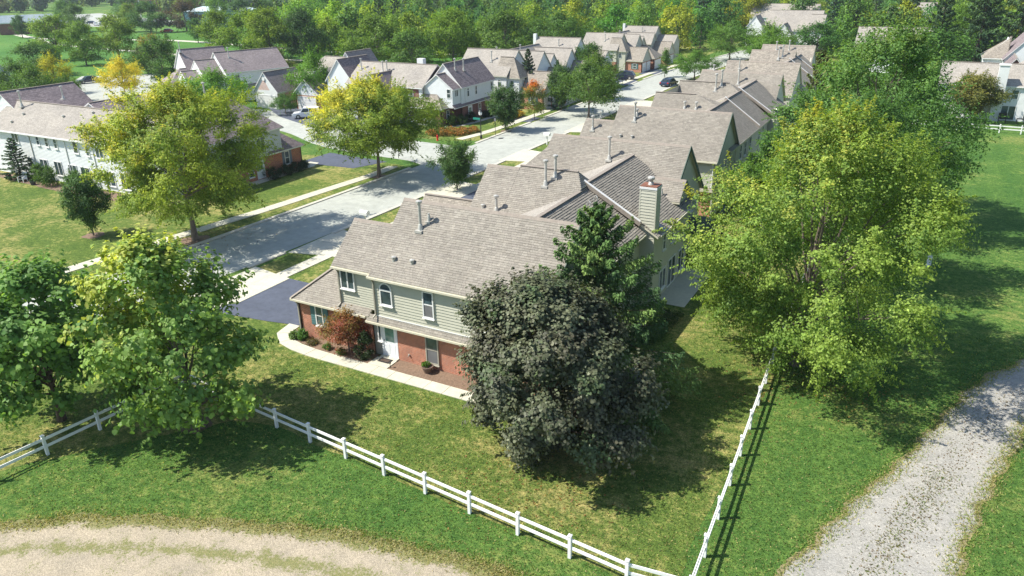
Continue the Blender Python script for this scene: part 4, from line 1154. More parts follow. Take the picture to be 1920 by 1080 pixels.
# third unit with gable to the rear
f_ = plane(55.4, 8.85)
fr_ = [(-29.9, 50.8, f_(50.8)), (-15.2, 50.2, f_(50.2)), (-15.2, 55.4, 8.85), (-26.5, 55.4, 8.85), (-26.6, 54.4, f_(54.4))]
b.roof(fr_, RD); shingles(b, fr_, 51); b.roof([(-29.9, 58.0, 4.6), (-29.9, 50.8, f_(50.8)), (-26.6, 54.4, f_(54.4))], RD)
xroof(b, -26.5, -15.2, 55.4, 8.85, 50.2, 60.1, fr=False)
b.wall((-15.45, 51.9), (-15.45, 59.8), [(0, 0), (7.9, 0), (7.9, 4.75), (3.5, 8.7), (0, 5.5)], 'sage')
b.rect((-26.3, 59.8), (-26.3, 50.5), 0, 5.0, 'sage'); b.rect((-15.45, 59.8), (-26.3, 59.8), 0, 4.9, 'sage')
for sg, e in ((-1, 3.6), (1, 4.7)):
    mb = MB(); mb.bar((-15.17, 55.4 + sg * e, 8.85 - e * S - .1), (-15.17, 55.4, 8.75), .05, .22); b.add('rake_board', mb, M['green_trim'])
b.pipe(-21.1, 54.0, 7.6, 1.6); b.boxvent(-20.8, 53.3, 6.98)
b.win(-15.45, 57.4, 3.2, '+x', .8, 1.5, 'double', 'trim'); b.win(-15.45, 54.6, 3.0, '+x', 1.2, 1.4, 'casement', 'trim'); b.win(-15.45, 56.5, .3, '+x', 1.6, 2.0, 'casement', 'trim')
xroof(b, -17.2, -14.5, 52.4, 7.05, 51.0, 54.2, seed=52, sh=True)
b.wall((-14.75, 51.2), (-14.75, 53.9), [(0, 0), (2.7, 0), (2.7, 5.6), (1.2, 6.95), (0, 5.8)], 'sage')
mb = MB(); mb.bar((-14.48, 52.4, 6.95), (-14.48, 54.2, 5.3), .05, .2); b.add('rake_board', mb, M['green_trim'])
# street side garages of the row
def garage(b, x, y, hip=True, w=6.4, ridge=3.0, wallk='brick'):
    b.gable(x, -26.2, y - w / 2, y + w / 2, 2.6, 2.6 + ridge, 'x', ov=.3, roof=RD, wall=wallk if wallk != 'brick' else 'sage', brick=2.5, hips=(1 if hip else 0, 0), sides='sw' if True else 'nsew')
    b.garage_door(x, y, 0, '-x', 4.4, 2.15)
garage(b, -32.4, 45.7, False); garage(b, -31.5, 53.6, True, 7.4, 3.3)
# balcony deck with railing behind the third unit
def deck(b, x0, x1, y0, y1, z=2.6):
    mb = MB(); mb.box(x0, x1, y0, y1, z - .22, z - .06); b.add('deck_frame', mb, M['green_trim'])
    y = y0; bm_ = MB(); bm_.box(0, x1 - x0, 0, .13, 0, .035); me = bm_.mesh('deck_board', M['green_trim'])
    while y < y1 - .05: place('deck_board', me, b.root, (x0 - b.off[0], y - b.off[1], z - .058)); y += .145
    mb = MB()
    mb.box(x0, x1, y0, y0 + .06, z + .95, z + 1.02); mb.box(x1 - .06, x1, y0, y1, z + .951, z + 1.021); b.add('handrail', mb, M['green_trim'])
    mb = MB()
    x = x0
    while x < x1: mb.box(x, x + .035, y0 + .01, y0 + .045, z, z + .95); x += .13
    y = y0
    while y < y1: mb.box(x1 - .045, x1 - .01, y, y + .035, z, z + .95); y += .13
    b.add('railing', mb, M['green_trim'])
    pm = MB(); pm.box(-.08, .08, -.08, .08, 0, z + 1.05); me = pm.mesh('deck_post', M['green_trim'])
    for p in ((x1 - .1, y0 + .1), (x1 - .1, y1 - .1), ((x0 + x1) / 2, y0 + .1)): place('deck_post', me, b.root, (p[0] - b.off[0], p[1] - b.off[1], 0))
deck(b, -15.4, -12.9, 54.4, 58.6)

# ---------------- near row, second building ----------------
B2 = Bld('townhouse_row', 'second grey roofed townhouse row on the near side, behind the nearest one', 'house', (-22, 70), group='attached townhouse rows')
b = B2
RD = 'roof_gray'
xroof(b, -26.5, -15.7, 70.2, 8.85, 66.2, 74.4, seed=61, sh=True)
xroof(b, -29.5, -26.52, 69.05, 7.55, 66.5, 71.8, s=.876, seed=62, sh=True)
b.rect((-26.4, 66.55), (-15.95, 66.55), 2.7, 5.2, 'sage'); b.rect((-29.3, 66.8), (-26.4, 66.8), 2.7, 5.2, 'sage'); b.rect((-26.4, 66.7), (-15.95, 66.7), 0, 2.7, 'brick')
b.wall((-15.95, 66.55), (-15.95, 74), [(0, 0), (7.45, 0), (7.45, 5.2), (3.65, 8.7), (0, 5.3)], 'sage')
for sg in (-1, 1):
    mb = MB(); mb.bar((-15.67, 70.2 + sg * 4.05, 8.85 - 4.05 * S - .1), (-15.67, 70.2, 8.75), .05, .2); b.add('rake_board', mb, M['green_trim'])
b.win(-17.9, 66.53, 3.5, '-y', .8, 1.55, 'double', 'trim'); b.win(-22, 66.53, 3.5, '-y', .8, 1.55, 'double', 'trim')
b.gutter((-26.5, 66.12, 5.1), (-15.7, 66.12, 5.1)); b.downspout(-16.1, 66.5, 2.8, 5.1, mat='trim')
mb = MB(); mb.slab([(-26.4, 66.2, 2.5), (-15.9, 66.2, 2.5), (-15.9, 66.56, 2.8), (-26.4, 66.56, 2.8)], .1, 0, 1); b.add('skirt_roof', mb, [M[RD], M['cream']])
for y, z in ((68, 3.2), (70.2, 3.2), (72.3, 3.2)): b.win(-15.95, y, z, '+x', .7, 1.4, 'double', 'trim')
hipC(b, -19.3, 71.0, 83.1, 7.9, -15.6, 5.15, seed=63); hipC(b, -19.3, 83.1, 89.0, 8.05, -15.6, 5.15, seed=64); hipC(b, -19.3, 89.0, 97.0, 8.2, -14.9, 5.1, seed=65)
firewall(b, 83.1, -19.4, 8.0, -15.6, 5.25, .12); firewall(b, 89.0, -19.4, 8.2, -15.2, 5.4, .16)
b.rect((-15.9, 74), (-15.9, 89), 0, 5.1, 'sage'); b.rect((-15.2, 89), (-15.2, 96), 0, 5.1, 'sage'); b.rect((-15.9, 89), (-15.2, 89), 0, 5.1, 'sage')
for y in (76, 78, 80.2, 84.5, 86.5): b.win(-15.9, y, 3.3, '+x', .8, 1.5, 'double', 'trim')
hipped_cross(b, -26.0, -21.7, -19.25, 79.5, 73.5, 85, 7.95, 66)
hipped_cross(b, -26.2, -20.5, -19.25, 88.7, 83.5, 94, 8.08, 67)
b.wall((-26.0, 94), (-26.0, 74), [(0, 0), (20, 0), (20, 3.5), (14.5, 8.4), (9.8, 4.2), (5.3, 8.4), (0, 3.7)], 'sage')
f_ = plane(98.5, 8.85)
fr_ = [(-29.5, 94.8, f_(94.8)), (-16.4, 94.3, f_(94.3)), (-16.4, 98.5, 8.85), (-26.2, 98.5, 8.85), (-26.3, 97.7, f_(97.7))]
b.roof(fr_, RD); shingles(b, fr_, 68); xroof(b, -26.2, -16.4, 98.5, 8.85, 94.3, 102.6, fr=False)
b.wall((-16.65, 94.6), (-16.65, 102.3), [(0, 0), (7.7, 0), (7.7, 5.2), (3.9, 8.7), (0, 5.2)], 'sage'); b.rect((-16.65, 102.3), (-26, 102.3), 0, 5.2, 'sage'); b.rect((-26, 102.3), (-26, 94.5), 0, 5.2, 'sage')
for x, y, z, h in ((-24.5, 69.0, 7.7, 1.6), (-24.45, 69.4, 8.1, .5), (-28.4, 68.1, 6.7, 1.2), (-21.8, 87.9, 8.05, 1.7), (-21.3, 88.4, 8.55, 1.6), (-21.4, 97.2, 7.6, 1.7), (-22.4, 78.1, 7.45, .7), (-21.2, 78.1, 7.45, .7)): b.pipe(x, y, z, h)
b.boxvent(-25.3, 67.5, 6.4); b.boxvent(-24.15, 67.5, 6.4); b.boxvent(-21, 96.4, 7)
garage(b, -32.6, 64.4, True, 6.4); garage(b, -32.4, 81, True); garage(b, -32.4, 100, True); 
mb = MB(); mb.lathe([(.0001, .0), (.3, .1), (.42, .25)], (-15.7, 91.5, 5.6), 12); b.add('satellite_dish', mb, M['metal'])

# ---------------- near row, third building ----------------
B3 = Bld('townhouse_row', 'farthest grey roofed townhouse row on the near side of the street, beyond the second building', 'house', (-22, 112), group='attached townhouse rows')
b = B3
xroof(b, -26.0, -16.3, 110.2, 8.85, 106, 114.4); xroof(b, -29.2, -26.02, 109.2, 7.6, 106.5, 112, s=.876)
b.wall((-16.5, 106.2), (-16.5, 114.2), [(0, 0), (8, 0), (8, 5.1), (4, 8.7), (0, 5.1)], 'sage'); b.rect((-26, 106.2), (-16.5, 106.2), 0, 5.2, 'sage'); b.rect((-29, 106.6), (-26, 106.6), 0, 5.2, 'sage')
hipC(b, -19.4, 111, 130, 8.0, -15.6, 5.1, sh=False); firewall(b, 121, -19.5, 8.0, -15.6, 5.2, .2); firewall(b, 126, -19.5, 8.0, -15.6, 5.2, .2)
xroof(b, -26, -19.4, 125.5, 8.85, 119, 132); xroof(b, -26.2, -17.9, 134.4, 8.85, 130, 138.6)
b.wall((-26.0, 131), (-26.0, 119.5), [(0, 0), (11.5, 0), (11.5, 3.1), (5.5, 8.4), (0, 3.5)], 'sage'); b.rect((-15.9, 114), (-15.9, 130), 0, 5.1, 'sage')
b.wall((-18.1, 130.2), (-18.1, 138.4), [(0, 0), (8.2, 0), (8.2, 5.1), (4.1, 8.7), (0, 5.1)], 'sage'); b.rect((-18.1, 138.4), (-26, 138.4), 0, 5.1, 'sage'); b.rect((-26, 138.4), (-26, 130.4), 0, 5.1, 'sage')
for x, y, z, h in ((-24, 108.8, 7.6, 1.6), (-21.7, 124.2, 7.7, 1.7), (-21.2, 124.6, 8.0, 1.6), (-21.8, 133.4, 7.95, 1.6), (-27.5, 109.0, 7.4, .8), (-23.8, 133.5, 8, 1.3)): b.pipe(x, y, z, h)
garage(b, -32.4, 117, True); garage(b, -32, 128, True)
# ---------------- white gabled house across the street ----------------
W1 = Bld('townhouse_row', 'white townhouse with plum gable roof and brick base beside the street lamp', 'house', (-63.5, 99), group='attached townhouse rows')
b = W1
b.gable(-66.6, -61.0, 96.0, 105.6, 5.15, 8.45, 'y', ov=.3, roof='roof_purple', wall='white', brick=2.35, bk='brick_old', edge='trim')
b.gable(-66.2, -61.15, 93.9, 95.98, 5.15, 7.2, 'y', ov=.25, gov=.2, roof='roof_purple', wall='white', z0=2.5, edge='trim', sides='swe')
b.gable(-69.0, -62.2, 92.3, 97.2, 2.6, 5.1, 'x', ov=.3, roof='roof_gray', wall='white', brick=2.45, bk='brick_old', hips=(0, 1), edge='trim', sides='sen')
mb = MB(); mb.slab([(-60.65, 93.6, 2.5), (-60.65, 105.8, 2.5), (-61.1, 105.8, 2.95), (-61.1, 93.6, 2.95)], .1, 0, 1); b.add('skirt_roof', mb, [M['roof_purple'], M['trim']])
b.gable(-80, -66, 93.3, 101.5, 5.2, 8.05, 'x', roof='roof_far', wall='white', brick=0, edge='trim', sides='sn')
b.rect((-80, 93.25), (-66.6, 93.25), 2.6, 5.1, 'brick_old')
b.gable(-84.6, -79.6, 94, 101, 5.2, 8.6, 'y', roof='roof_purple', wall='white', edge='trim')
b.gable(-76.2, -70.4, 90.6, 97.5, 4.0, 7.1, 'y', roof='roof_purple', wall='white', edge='trim', brick=2.4, bk='brick_old')
b.gable(-71.8, -69.2, 90.0, 92.6, 2.6, 4.2, 'y', roof='roof_purple', wall='white', edge='trim')
b.garage_door(-66.0, 92.3, 0, '-y', 4.6, 2.1); b.garage_door(-73.3, 90.6, 0, '-y', 4.6, 2.1)
b.win(-62.2, 94.0, .8, '+x', .7, 1.4, 'double', sub=False); b.win(-61.75, 93.9, 3.9, '-y', .7, 1.3, 'double', sub=False); b.win(-61.15, 94.9, 4.0, '+x', .9, 1.0, 'casement', sub=False)
for y in (97.9, 100.2, 104.9): b.win(-61.0, y, 3.6, '+x', .62, 1.3, 'arch' if y < 98 else 'double', sub=False)
b.door(-61.0, 98.3, .1, '+x'); b.win(-61.0, 101.1, .5, '+x', .8, 1.7, sub=False); b.win(-61.0, 103.8, .5, '+x', .8, 1.7, sub=False)
b.win(-68.0, 93.25, 3.3, '-y', .9, 1.5, 'double', sub=False); b.downspout(-61.0, 97.0, 2.9, 5.1, '+x', 'trim')
mb = MB(); mb.box(-70.1, -69.0, 98.2, 99.0, 6.5, 8.7); b.add('chimney', mb, M['white'])
for x, y, z in ((-62.6, 99.5, 7.2), (-62.9, 97.6, 7.4), (-74.6, 95.5, 6.8), (-73.9, 95.6, 6.9), (-79, 95.8, 7.0)): b.pipe(x, y, z, 1.5)

# ---------------- stepped gable rows farther up the street ----------------
def across(name, label, ox, oy, wall, lower, group='attached townhouse rows'):
    b = Bld(name, label, 'house', (ox, oy), group=group)
    X = lambda x: x + ox
    Y = lambda y: y + oy
    b.gable(X(-9.5), X(-0.2), Y(-4), Y(4), 5.15, 8.85, 'x', roof='roof_far', wall=wall, brick=lower, edge='sage')
    b.gable(X(-6), X(2.2), Y(1.6), Y(7.6), 5.1, 8.3, 'x', roof='roof_far', wall=wall, edge='sage', brick=lower)
    b.gable(X(-2.2), X(1.9), Y(-3.6), Y(.2), 4.9, 7.9, 'x', roof='roof_gray', wall=wall, hips=(0, 1), edge='sage', sides='sen')
    b.gable(X(1.0), X(6.0), Y(-3.2), Y(2.8), 2.7, 5.7, 'x', roof='roof_gray', wall=wall, brick=2.4, edge='sage', sides='sen')
    b.gable(X(-9), X(-2), Y(4), Y(18), 5.1, 8.1, 'y', roof='roof_far', wall=wall, edge='sage')
    b.gable(X(-5), X(1.2), Y(8.3), Y(12.5), 5.0, 7.3, 'x', roof='roof_far', wall=wall, edge='sage', brick=lower)
    b.gable(X(-7), X(2.4), Y(13), Y(17.6), 5.1, 7.8, 'x', roof='roof_far', wall=wall, edge='sage', brick=lower)
    b.gable(X(1.2), X(6.6), Y(3.6), Y(9.5), 2.7, 5.5, 'x', roof='roof_gray', wall=wall, brick=2.4, edge='sage', hips=(0, 1), sides='sen')
    b.gable(X(1.6), X(6.8), Y(13.6), Y(19), 2.7, 5.6, 'x', roof='roof_gray', wall=wall, brick=2.4, edge='sage', sides='sen')
    b.gable(X(-8), X(.6), Y(19.2), Y(27.6), 5.15, 8.85, 'x', roof='roof_far', wall=wall, edge='sage', brick=lower)
    b.gable(X(.6), X(5.6), Y(22), Y(27), 4.6, 6.6, 'x', roof='roof_far', wall=wall, edge='sage')
    b.garage_door(X(6.0), Y(-1.7), 0, '+x', 2.4, 2.1, 'trim'); b.garage_door(X(6.0), Y(1.3), 0, '+x', 2.4, 2.1, 'trim')
    b.garage_door(X(6.8), Y(16.2), 0, '+x', 4.4, 2.1, 'trim'); b.garage_door(X(6.6), Y(6.5), 0, '+x', 4.4, 2.1, 'trim')
    b.win(X(-1.5), Y(-4), 3.4, '-y', .6, 1.2, 'arch', sub=False); b.win(X(.6), Y(-3.6), 3.2, '-y', .6, 1.3, sub=False); b.win(X(1.9), Y(-2.2), 3.3, '+x', .8, 1.2, 'casement', sub=False)
    b.win(X(4.2), Y(-3.2), .8, '-y', .9, 1.3, 'double', shutters='teal', sub=False); b.win(X(.8), Y(13), 3.4, '-y', .6, 1.2, sub=False); b.win(X(2.4), Y(14.4), 3.4, '+x', .7, 1.2, sub=False)
    b.win(X(-5), Y(-4), 3.4, '-y', .7, 1.3, sub=False); b.win(X(-5), Y(-4), .6, '-y', .8, 1.6, sub=False)
    b.win(X(2.2), Y(4.6), 3.4, '+x', .8, 1.2, sub=False)
    for x, y, z in ((-4, -2, 7.1), (-7, 5, 7), (-4.5, 9, 7.1), (-3, 21.6, 7.0)): b.pipe(X(x), Y(y), z, 1.5)
    mb = MB(); mb.box(X(-8.9), X(-8.3), Y(22.6), Y(23.2), 6, 9.4); b.add('chimney', mb, M['white'])
    return b
across('townhouse_row', 'pale stepped gable townhouses directly behind the white house, above the orange tree', -60.6, 113.4, 'white', 0.0)
h4 = across('townhouse_row', 'stepped gable townhouses with brick twin garage, farthest up the street', -61.0, 162.4, 'sage', 2.4)
h4.root.scale = (.9, .9, .87)

# ---------------- white row at the left edge ----------------
W2 = Bld('townhouse_row', 'white sided townhouse row with long beige roof at the left edge', 'house', (-80, 52), group='attached townhouse rows')
b = W2
b.gable(-96.5, -67, 48.6, 56.4, 5.1, 7.7, 'x', ov=.35, roof='roof_far', wall='white', edge='trim')
b.gable(-102, -92.8, 51.5, 60.5, 5.3, 8.7, 'y', roof='roof_purple', wall='white', edge='trim')
b.gable(-92, -83, 56, 63, 5.0, 7.4, 'y', roof='roof_purple', wall='white', edge='trim')
b.gable(-72.2, -64.2, 51.5, 62.6, 5.15, 8.3, 'y', ov=.35, roof='roof_purple', wall='white_shaded', edge='trim', brick=2.4, bk='brick', hips=(0, 0.6))
b.gable(-70.5, -64.25, 60.5, 65.6, 2.55, 5.0, 'x', ov=.35, roof='roof_purple', wall='white', edge='trim', brick=2.4, bk='brick', hips=(0, 1))
b.gable(-83, -74, 57, 62, 2.8, 5.2, 'x', roof='roof_purple', wall='white', edge='trim')
b.rect((-104, 50), (-96.5, 50), 0, 5.0, 'white')
for x, z, w, h, st in ((-91.2, 3.75, 1.25, 1.3, 'casement'), (-86.9, 3.85, .62, 1.15, 'double'), (-85.3, 3.8, .62, 1.15, 'double'), (-83.7, 3.75, .62, 1.15, 'double'), (-80.2, 3.55, .85, 1.35, 'double'), (-78.2, 3.45, .6, 1.1, 'double'), (-76.2, 3.4, 1.3, 1.2, 'casement'), (-73.6, 3.4, 1.2, 1.2, 'casement'), (-69.8, 3.4, 1.2, 1.2, 'casement'),
    (-89.4, 1.0, 1.0, 1.3, 'double'), (-86.8, .9, 1.5, 1.4, 'casement'), (-84.2, .7, 1.4, 1.6, 'casement'), (-81.6, .6, 1.5, 1.6, 'casement'), (-79.4, .15, 1.6, 2.0, 'casement'), (-77.7, .7, .7, 1.5, 'double'), (-75.4, .5, 1.7, 1.6, 'casement'), (-72.8, .4, 1.6, 1.8, 'casement'), (-69.4, .4, 1.5, 1.8, 'casement')):
    b.win(x, 48.6, z, '-y', w, h, st)
for x in (-88.4, -82.0, -77.3): b.downspout(x, 48.6, 0, 5.0, '-y', 'metal' if x == -88.4 else 'trim')
b.gutter((-96.5, 48.2, 5.0), (-67, 48.2, 5.0), 'trim')
b.win(-64.2, 59.5, 3.3, '+x', 1.3, 1.3, 'casement'); b.win(-64.25, 63.2, .8, '+x', .75, 1.5, 'double', shutters='shutgrey'); b.win(-64.2, 57.6, .5, '+x', .8, 1.6); b.door(-64.2, 59.0, .1, '+x')
b.downspout(-64.2, 60.2, 2.6, 5.1, '+x', 'trim')
for x, y, z, h in ((-93.5, 51.5, 7.3, 1.6), (-92.5, 56, 7.6, 1.3), (-79, 59, 5, .8), (-78, 59, 5, .8), (-69.3, 57.5, 7.7, 2.6)): b.pipe(x, y, z, h)
for x, y in ((-92, 50.6), (-84.9, 50.9), (-80.8, 51.8), (-81.5, 49.7), (-92.6, 49.4)): b.boxvent(x, y, 5.1 + (y - 48.25) * .61)
mb = MB(); mb.lathe([(.0001, 0), (.28, .06), (.42, .2)], (0, 0, 0), 14); o = b.add('satellite_dish', mb, M['metal']) if False else mb.build('satellite_dish', M['screen'], b.root, (0, 0, 0), loc=(-77.9 + 80, 49.5 - 52, 6.15)); o.rotation_euler = (rad(65), 0, rad(15))
mb = MB(); mb.tube([(-77.9, 49.9, 5.9), (-77.9, 49.6, 6.2)], .03, 5); b.add('dish_arm', mb, M['metal'])

# ---------------- rows behind the court ----------------
W3 = Bld('townhouse_row', 'white stepped gable townhouses with mauve roofs beyond the bright green locust', 'house', (-107.3, 101.0), rad(69.6), group='attached townhouse rows')
b = W3
b.gable(-5.5, 6.0, 0, 8, 5.1, 8.3, 'x', roof='roof_mauve', wall='white', edge='trim')
b.gable(-9.0, -5.5, .8, 8, 4.4, 7.2, 'x', roof='roof_mauve', wall='white', edge='trim', gov=.1)
b.gable(-11.6, -9.0, 1.4, 7.4, 3.4, 5.6, 'x', roof='roof_mauve', wall='white', edge='trim', gov=.1)
b.gable(-9, -1, 8.5, 15, 5.1, 8.6, 'x', roof='roof_mauve', wall='white', edge='trim')
b.gable(-14, -9.5, 5, 12, 2.8, 5.6, 'x', roof='roof_mauve', wall='white', edge='trim', hips=(1, 0))
b.win(-3.6, 0, 3.4, '-y', .9, 1.3, sub=False); b.win(1.8, 0, 3.4, '-y', .9, 1.3, sub=False); b.win(-8, .8, 3.0, '-y', .8, 1.0, sub=False)
b.door(1.6, 0, .1, '-y'); mb = MB(); mb.slab([(-5.5, -.5, 2.5), (6, -.5, 2.5), (6, .0, 2.9), (-5.5, 0, 2.9)], .1); b.add('skirt_roof', mb, M['roof_mauve'])
b.pipe(-3.5, 2.8, 7.3, 1.6); b.pipe(-9, 11, 8.2, 1.6); b.boxvent(-3.2, 1.5, 6.2); b.boxvent(-1.6, 1.5, 6.2)
W4 = Bld('townhouse', 'townhouse with small brick gable over its garage, beside the round pruned shrub', 'house', (-97, 97), group='attached townhouse rows')
b = W4
b.gable(-101.0, -96.0, 94.2, 101.5, 2.75, 5.9, 'y', roof='roof_mauve', wall='white', edge='trim')
b.wall((-100.2, 94.17), (-97.6, 94.17), [(0, 3.0), (2.6, 3.0), (1.5, 4.9)], 'brick', thick=.02)
mb = MB(); mb.lathe([(.0001, 0), (.32, 0), (.32, .06), (.0001, .06)], (0, 0, 0), 14); o = mb.build('round_window', M['trim'], b.root, loc=(-98.6 + 97, 94.1 - 97, 4.8)); o.rotation_euler = (rad(90), 0, 0)
b.garage_door(-98.5, 94.17, 0, '-y', 4.0, 2.1); b.rect((-95.97, 94.2), (-95.97, 101.5), 0, 2.4, 'brick')
b.gable(-96.5, -88.5, 99.5, 107, 4.8, 7.8, 'x', roof='roof_far', wall='white', edge='trim', hips=(1, 0), brick=2.4)
b.gable(-92.2, -88.0, 105.5, 112, 5.1, 8.3, 'y', roof='roof_mauve', wall='white', edge='trim')
b.gable(-93.2, -88.5, 95.5, 100.5, 2.7, 5.0, 'y', roof='roof_far', wall='white', edge='trim', brick=2.4); b.garage_door(-90.8, 95.5, 0, '-y', 3.8, 2.1)
mb = MB(); mb.box(-91.4, -90.6, 97.5, 98.4, 3.5, 5.9); b.add('chimney', mb, M['white'])

# ---------------- white row beyond the far fence on the right ----------------
W5 = Bld('townhouse_row', 'white townhouse row with grey roof and patio behind the far rail fence at right', 'house', (12, 132), group='attached townhouse rows')
b = W5
b.gable(0.5, 30, 128.6, 136, 4.75, 7.4, 'x', ov=.35, roof='roof_far', wall='white', edge='trim')
mb = MB(); mb.box(7.4, 8.6, 127.4, 128.6, 0, 7.6); b.add('chimney', mb, M['white']); mb = MB(); mb.box(7.3, 8.7, 127.3, 128.7, 7.6, 7.75); b.add('chimney_crown', mb, M['trim'])
b.gable(9, 15, 131, 137, 6, 8.6, 'x', roof='roof_far', wall='white', edge='trim', hips=(1, 1))
for x in (10.0, 14, 18): b.win(x, 128.6, 3.0, '-y', .9, 1.3, sub=False)
b.win(9.6, 128.6, .1, '-y', 1.8, 2.0, 'casement', sub=False); b.win(12.4, 128.6, .1, '-y', 1.8, 2.0, 'casement', sub=False); b.win(4, 128.6, 2.9, '-y', .9, 1.3, sub=False)
W6 = Bld('townhouse_row', 'white gabled townhouse behind the grey roofed row at the right edge, under tall trees', 'house', (12, 165), group='attached townhouse rows')
b = W6
b.gable(6.6, 9.8, 160.5, 168, 5.2, 8.6, 'x', roof='roof_gray', wall='white', edge='trim', hips=(1, 0)); b.gable(9.5, 17, 157.5, 170, 5.3, 10.0, 'y', roof='roof_purple', wall='white', edge='trim')
b.win(7.6, 160.5, 3.3, '-y', .8, 1.3, sub=False); b.gable(9, 12.5, 150, 157, 3.8, 6.4, 'y', roof='roof_purple', wall='brick_old', edge='trim')
W7 = Bld('townhouse_row', 'pale roofed townhouses with bay windows among trees at top centre right', 'house', (-34, 218), group='attached townhouse rows')
b = W7
b.gable(-36, -27.5, 212, 222, 5.1, 8.8, 'x', roof='roof_far', wall='white', edge='trim', hips=(1, 0)); b.gable(-44, -30, 226, 236, 5.1, 9.0, 'x', roof='roof_far', wall='white', edge='trim')
b.gable(-38, -34, 208, 213, 4.2, 7.0, 'y', roof='roof_far', wall='white', edge='trim'); b.gable(-56, -36, 262, 272, 5.1, 9, 'x', roof='roof_far', wall='white', edge='trim'); b.gable(-48, -44, 222, 228, 5, 8, 'y', roof='roof_far', wall='white', edge='trim')
for i in range(5): b.win(-35.2 + i * 1.7, 212, .4, '-y', .8, 2.0, sub=False)
for i in range(3): b.win(-41 + i * 4, 226, 3.2, '-y', .9, 1.3, sub=False)
W8 = Bld('townhouse_row', 'grey roofed townhouse half hidden behind the treetops right of centre', 'house', (-6, 181), group='attached townhouse rows')
b = W8
b.gable(-16, -2, 177, 186, 4.8, 8.6, 'x', roof='roof_far', wall='white', edge='trim'); b.gable(-5, -2.2, 170, 177, 4.6, 6.8, 'x', roof='roof_far', wall='white', edge='trim'); b.pipe(-12, 178.5, 6.8, 1.5)
W9 = Bld('townhouse_row', 'pale townhouses with white walls near the top right corner', 'house', (0, 262), group='attached townhouse rows')
b = W9
b.gable(-16, 2, 255, 264, 5, 8.6, 'x', roof='roof_far', wall='white', edge='trim'); b.gable(-12, -4, 275, 285, 5, 9, 'x', roof='roof_far', wall='white', edge='trim'); b.gable(-8, -5, 250, 256, 5, 7.5, 'y', roof='roof_far', wall='white', edge='trim')
for i in range(4): b.win(-14 + i * 4, 255, 3.2, '-y', .9, 1.3, sub=False)
W10 = Bld('townhouse', 'roof corner of a mauve roofed house at the left edge', 'house', (-152, 77), group='attached townhouse rows')
W10.gable(-166, -150, 74, 82, 5.1, 8.5, 'x', roof='roof_purple', wall='white', edge='trim')
# far left and top background buildings
F1 = Bld('school_building', 'long flat roofed dark brick building in the top left corner', 'building', (-345, 200), rad(-30))
b = F1; b.rect((-38, -9), (30, -9), 0, 4.2, 'brick_old'); b.rect((30, -9), (30, 12), 0, 4.2, 'brick_old'); b.rect((30, 12), (-38, 12), 0, 4.2, 'brick_old'); b.roof([(-39, -10, 4.5), (31, -10, 4.5), (31, 13, 4.5), (-39, 13, 4.5)], 'cardark', 'trim', .4)
for i in range(8): b.win(-34 + i * 8, -9, .4, '-y', 4, 2.6, 'triple', sub=False)
F2 = Bld('apartment_block', 'pale blue building with light metal roof beyond the park', 'building', (-274, 243), rad(40))
b = F2; b.gable(-14, 14, -7, 7, 6.2, 8.0, 'x', roof='blueroof', wall='bluewall', edge='trim', hips=(1, 1))
for i in range(6): b.win(-11 + i * 4.4, -7, 3.6, '-y', 1.6, 1.5, 'casement', sub=False)
F3 = Bld('brick_block', 'distant red brick building seen above the park trees at the top left', 'building', (-420, 330), rad(40))
b = F3; b.rect((-22, -8), (22, -8), 0, 8, 'brick'); b.rect((22, -8), (22, 8), 0, 8, 'brick'); b.roof([(-23, -9, 8.3), (23, -9, 8.3), (23, 9, 8.3), (-23, 9, 8.3)], 'trim', 'trim', .4)
for i in range(7): b.win(-18 + i * 6, -8, 4, '-y', 3, 2, 'casement', sub=False)
F4 = Bld('ranch_house', 'low house with pale orange roof among far trees near the top', 'house', (-265, 345), rad(40))
F4.gable(-12, 12, -5, 5, 3.2, 6, 'x', roof='trim_orange', wall='white', edge='trim')
# ---------------- white rail fences ----------------
def fence(name, label, pts, cat='fence', h=1.08, group=None):
    root = empty(name, (pts[0][0], pts[0][1], 0), 0, label, cat, group)
    pm = MB(); pm.box(-.064, .064, -.064, .064, 0, h); pm.box(-.082, .082, -.082, .082, h, h + .03)
    pm.face([(-.08, -.08, h + .03), (.08, -.08, h + .03), (0, 0, h + .075)]); pm.face([(.08, -.08, h + .03), (.08, .08, h + .03), (0, 0, h + .075)]); pm.face([(.08, .08, h + .03), (-.08, .08, h + .03), (0, 0, h + .075)]); pm.face([(-.08, .08, h + .03), (-.08, -.08, h + .03), (0, 0, h + .075)])
    pme = pm.mesh('post', M['fence']); rm = MB(); rm.box(0, 1, -.02, .02, -.07, .07); rme = rm.mesh('rail', M['fence'])
    rr = random.Random(len(pts) * 13)
    P = [Vector(p) for p in pts]; ox, oy = pts[0]
    for p in P:
        o = place('post', pme, root, (p.x - ox, p.y - oy, 0)); o.rotation_euler = (rr.uniform(-.012, .012), rr.uniform(-.012, .012), 0)
    for i in range(len(P) - 1):
        a, c = P[i], P[i + 1]; d = c - a; L = d.length - .12; u = d.normalized()
        for z in (.50, .90):
            o = place('rail', rme, root, (a.x + u.x * .06 - ox, a.y + u.y * .06 - oy, z + rr.uniform(-.012, .012)), math.atan2(d.y, d.x), (L, 1, 1))
            o.rotation_euler = (0, rr.uniform(-.004, .004), math.atan2(d.y, d.x))
    return root
G = 'white two rail fences round the yard'
front = [(-33.75, 23.5), (-31.28, 23.28), (-28.85, 23.06)] + [(-26.418 + 2.43 * i, 22.839 - .22 * i) for i in range(9)] + [(-4.66, 21.33)]
fence('rail_fence', 'white rail fence running across the foreground between yard and gravel track', front, group=G)
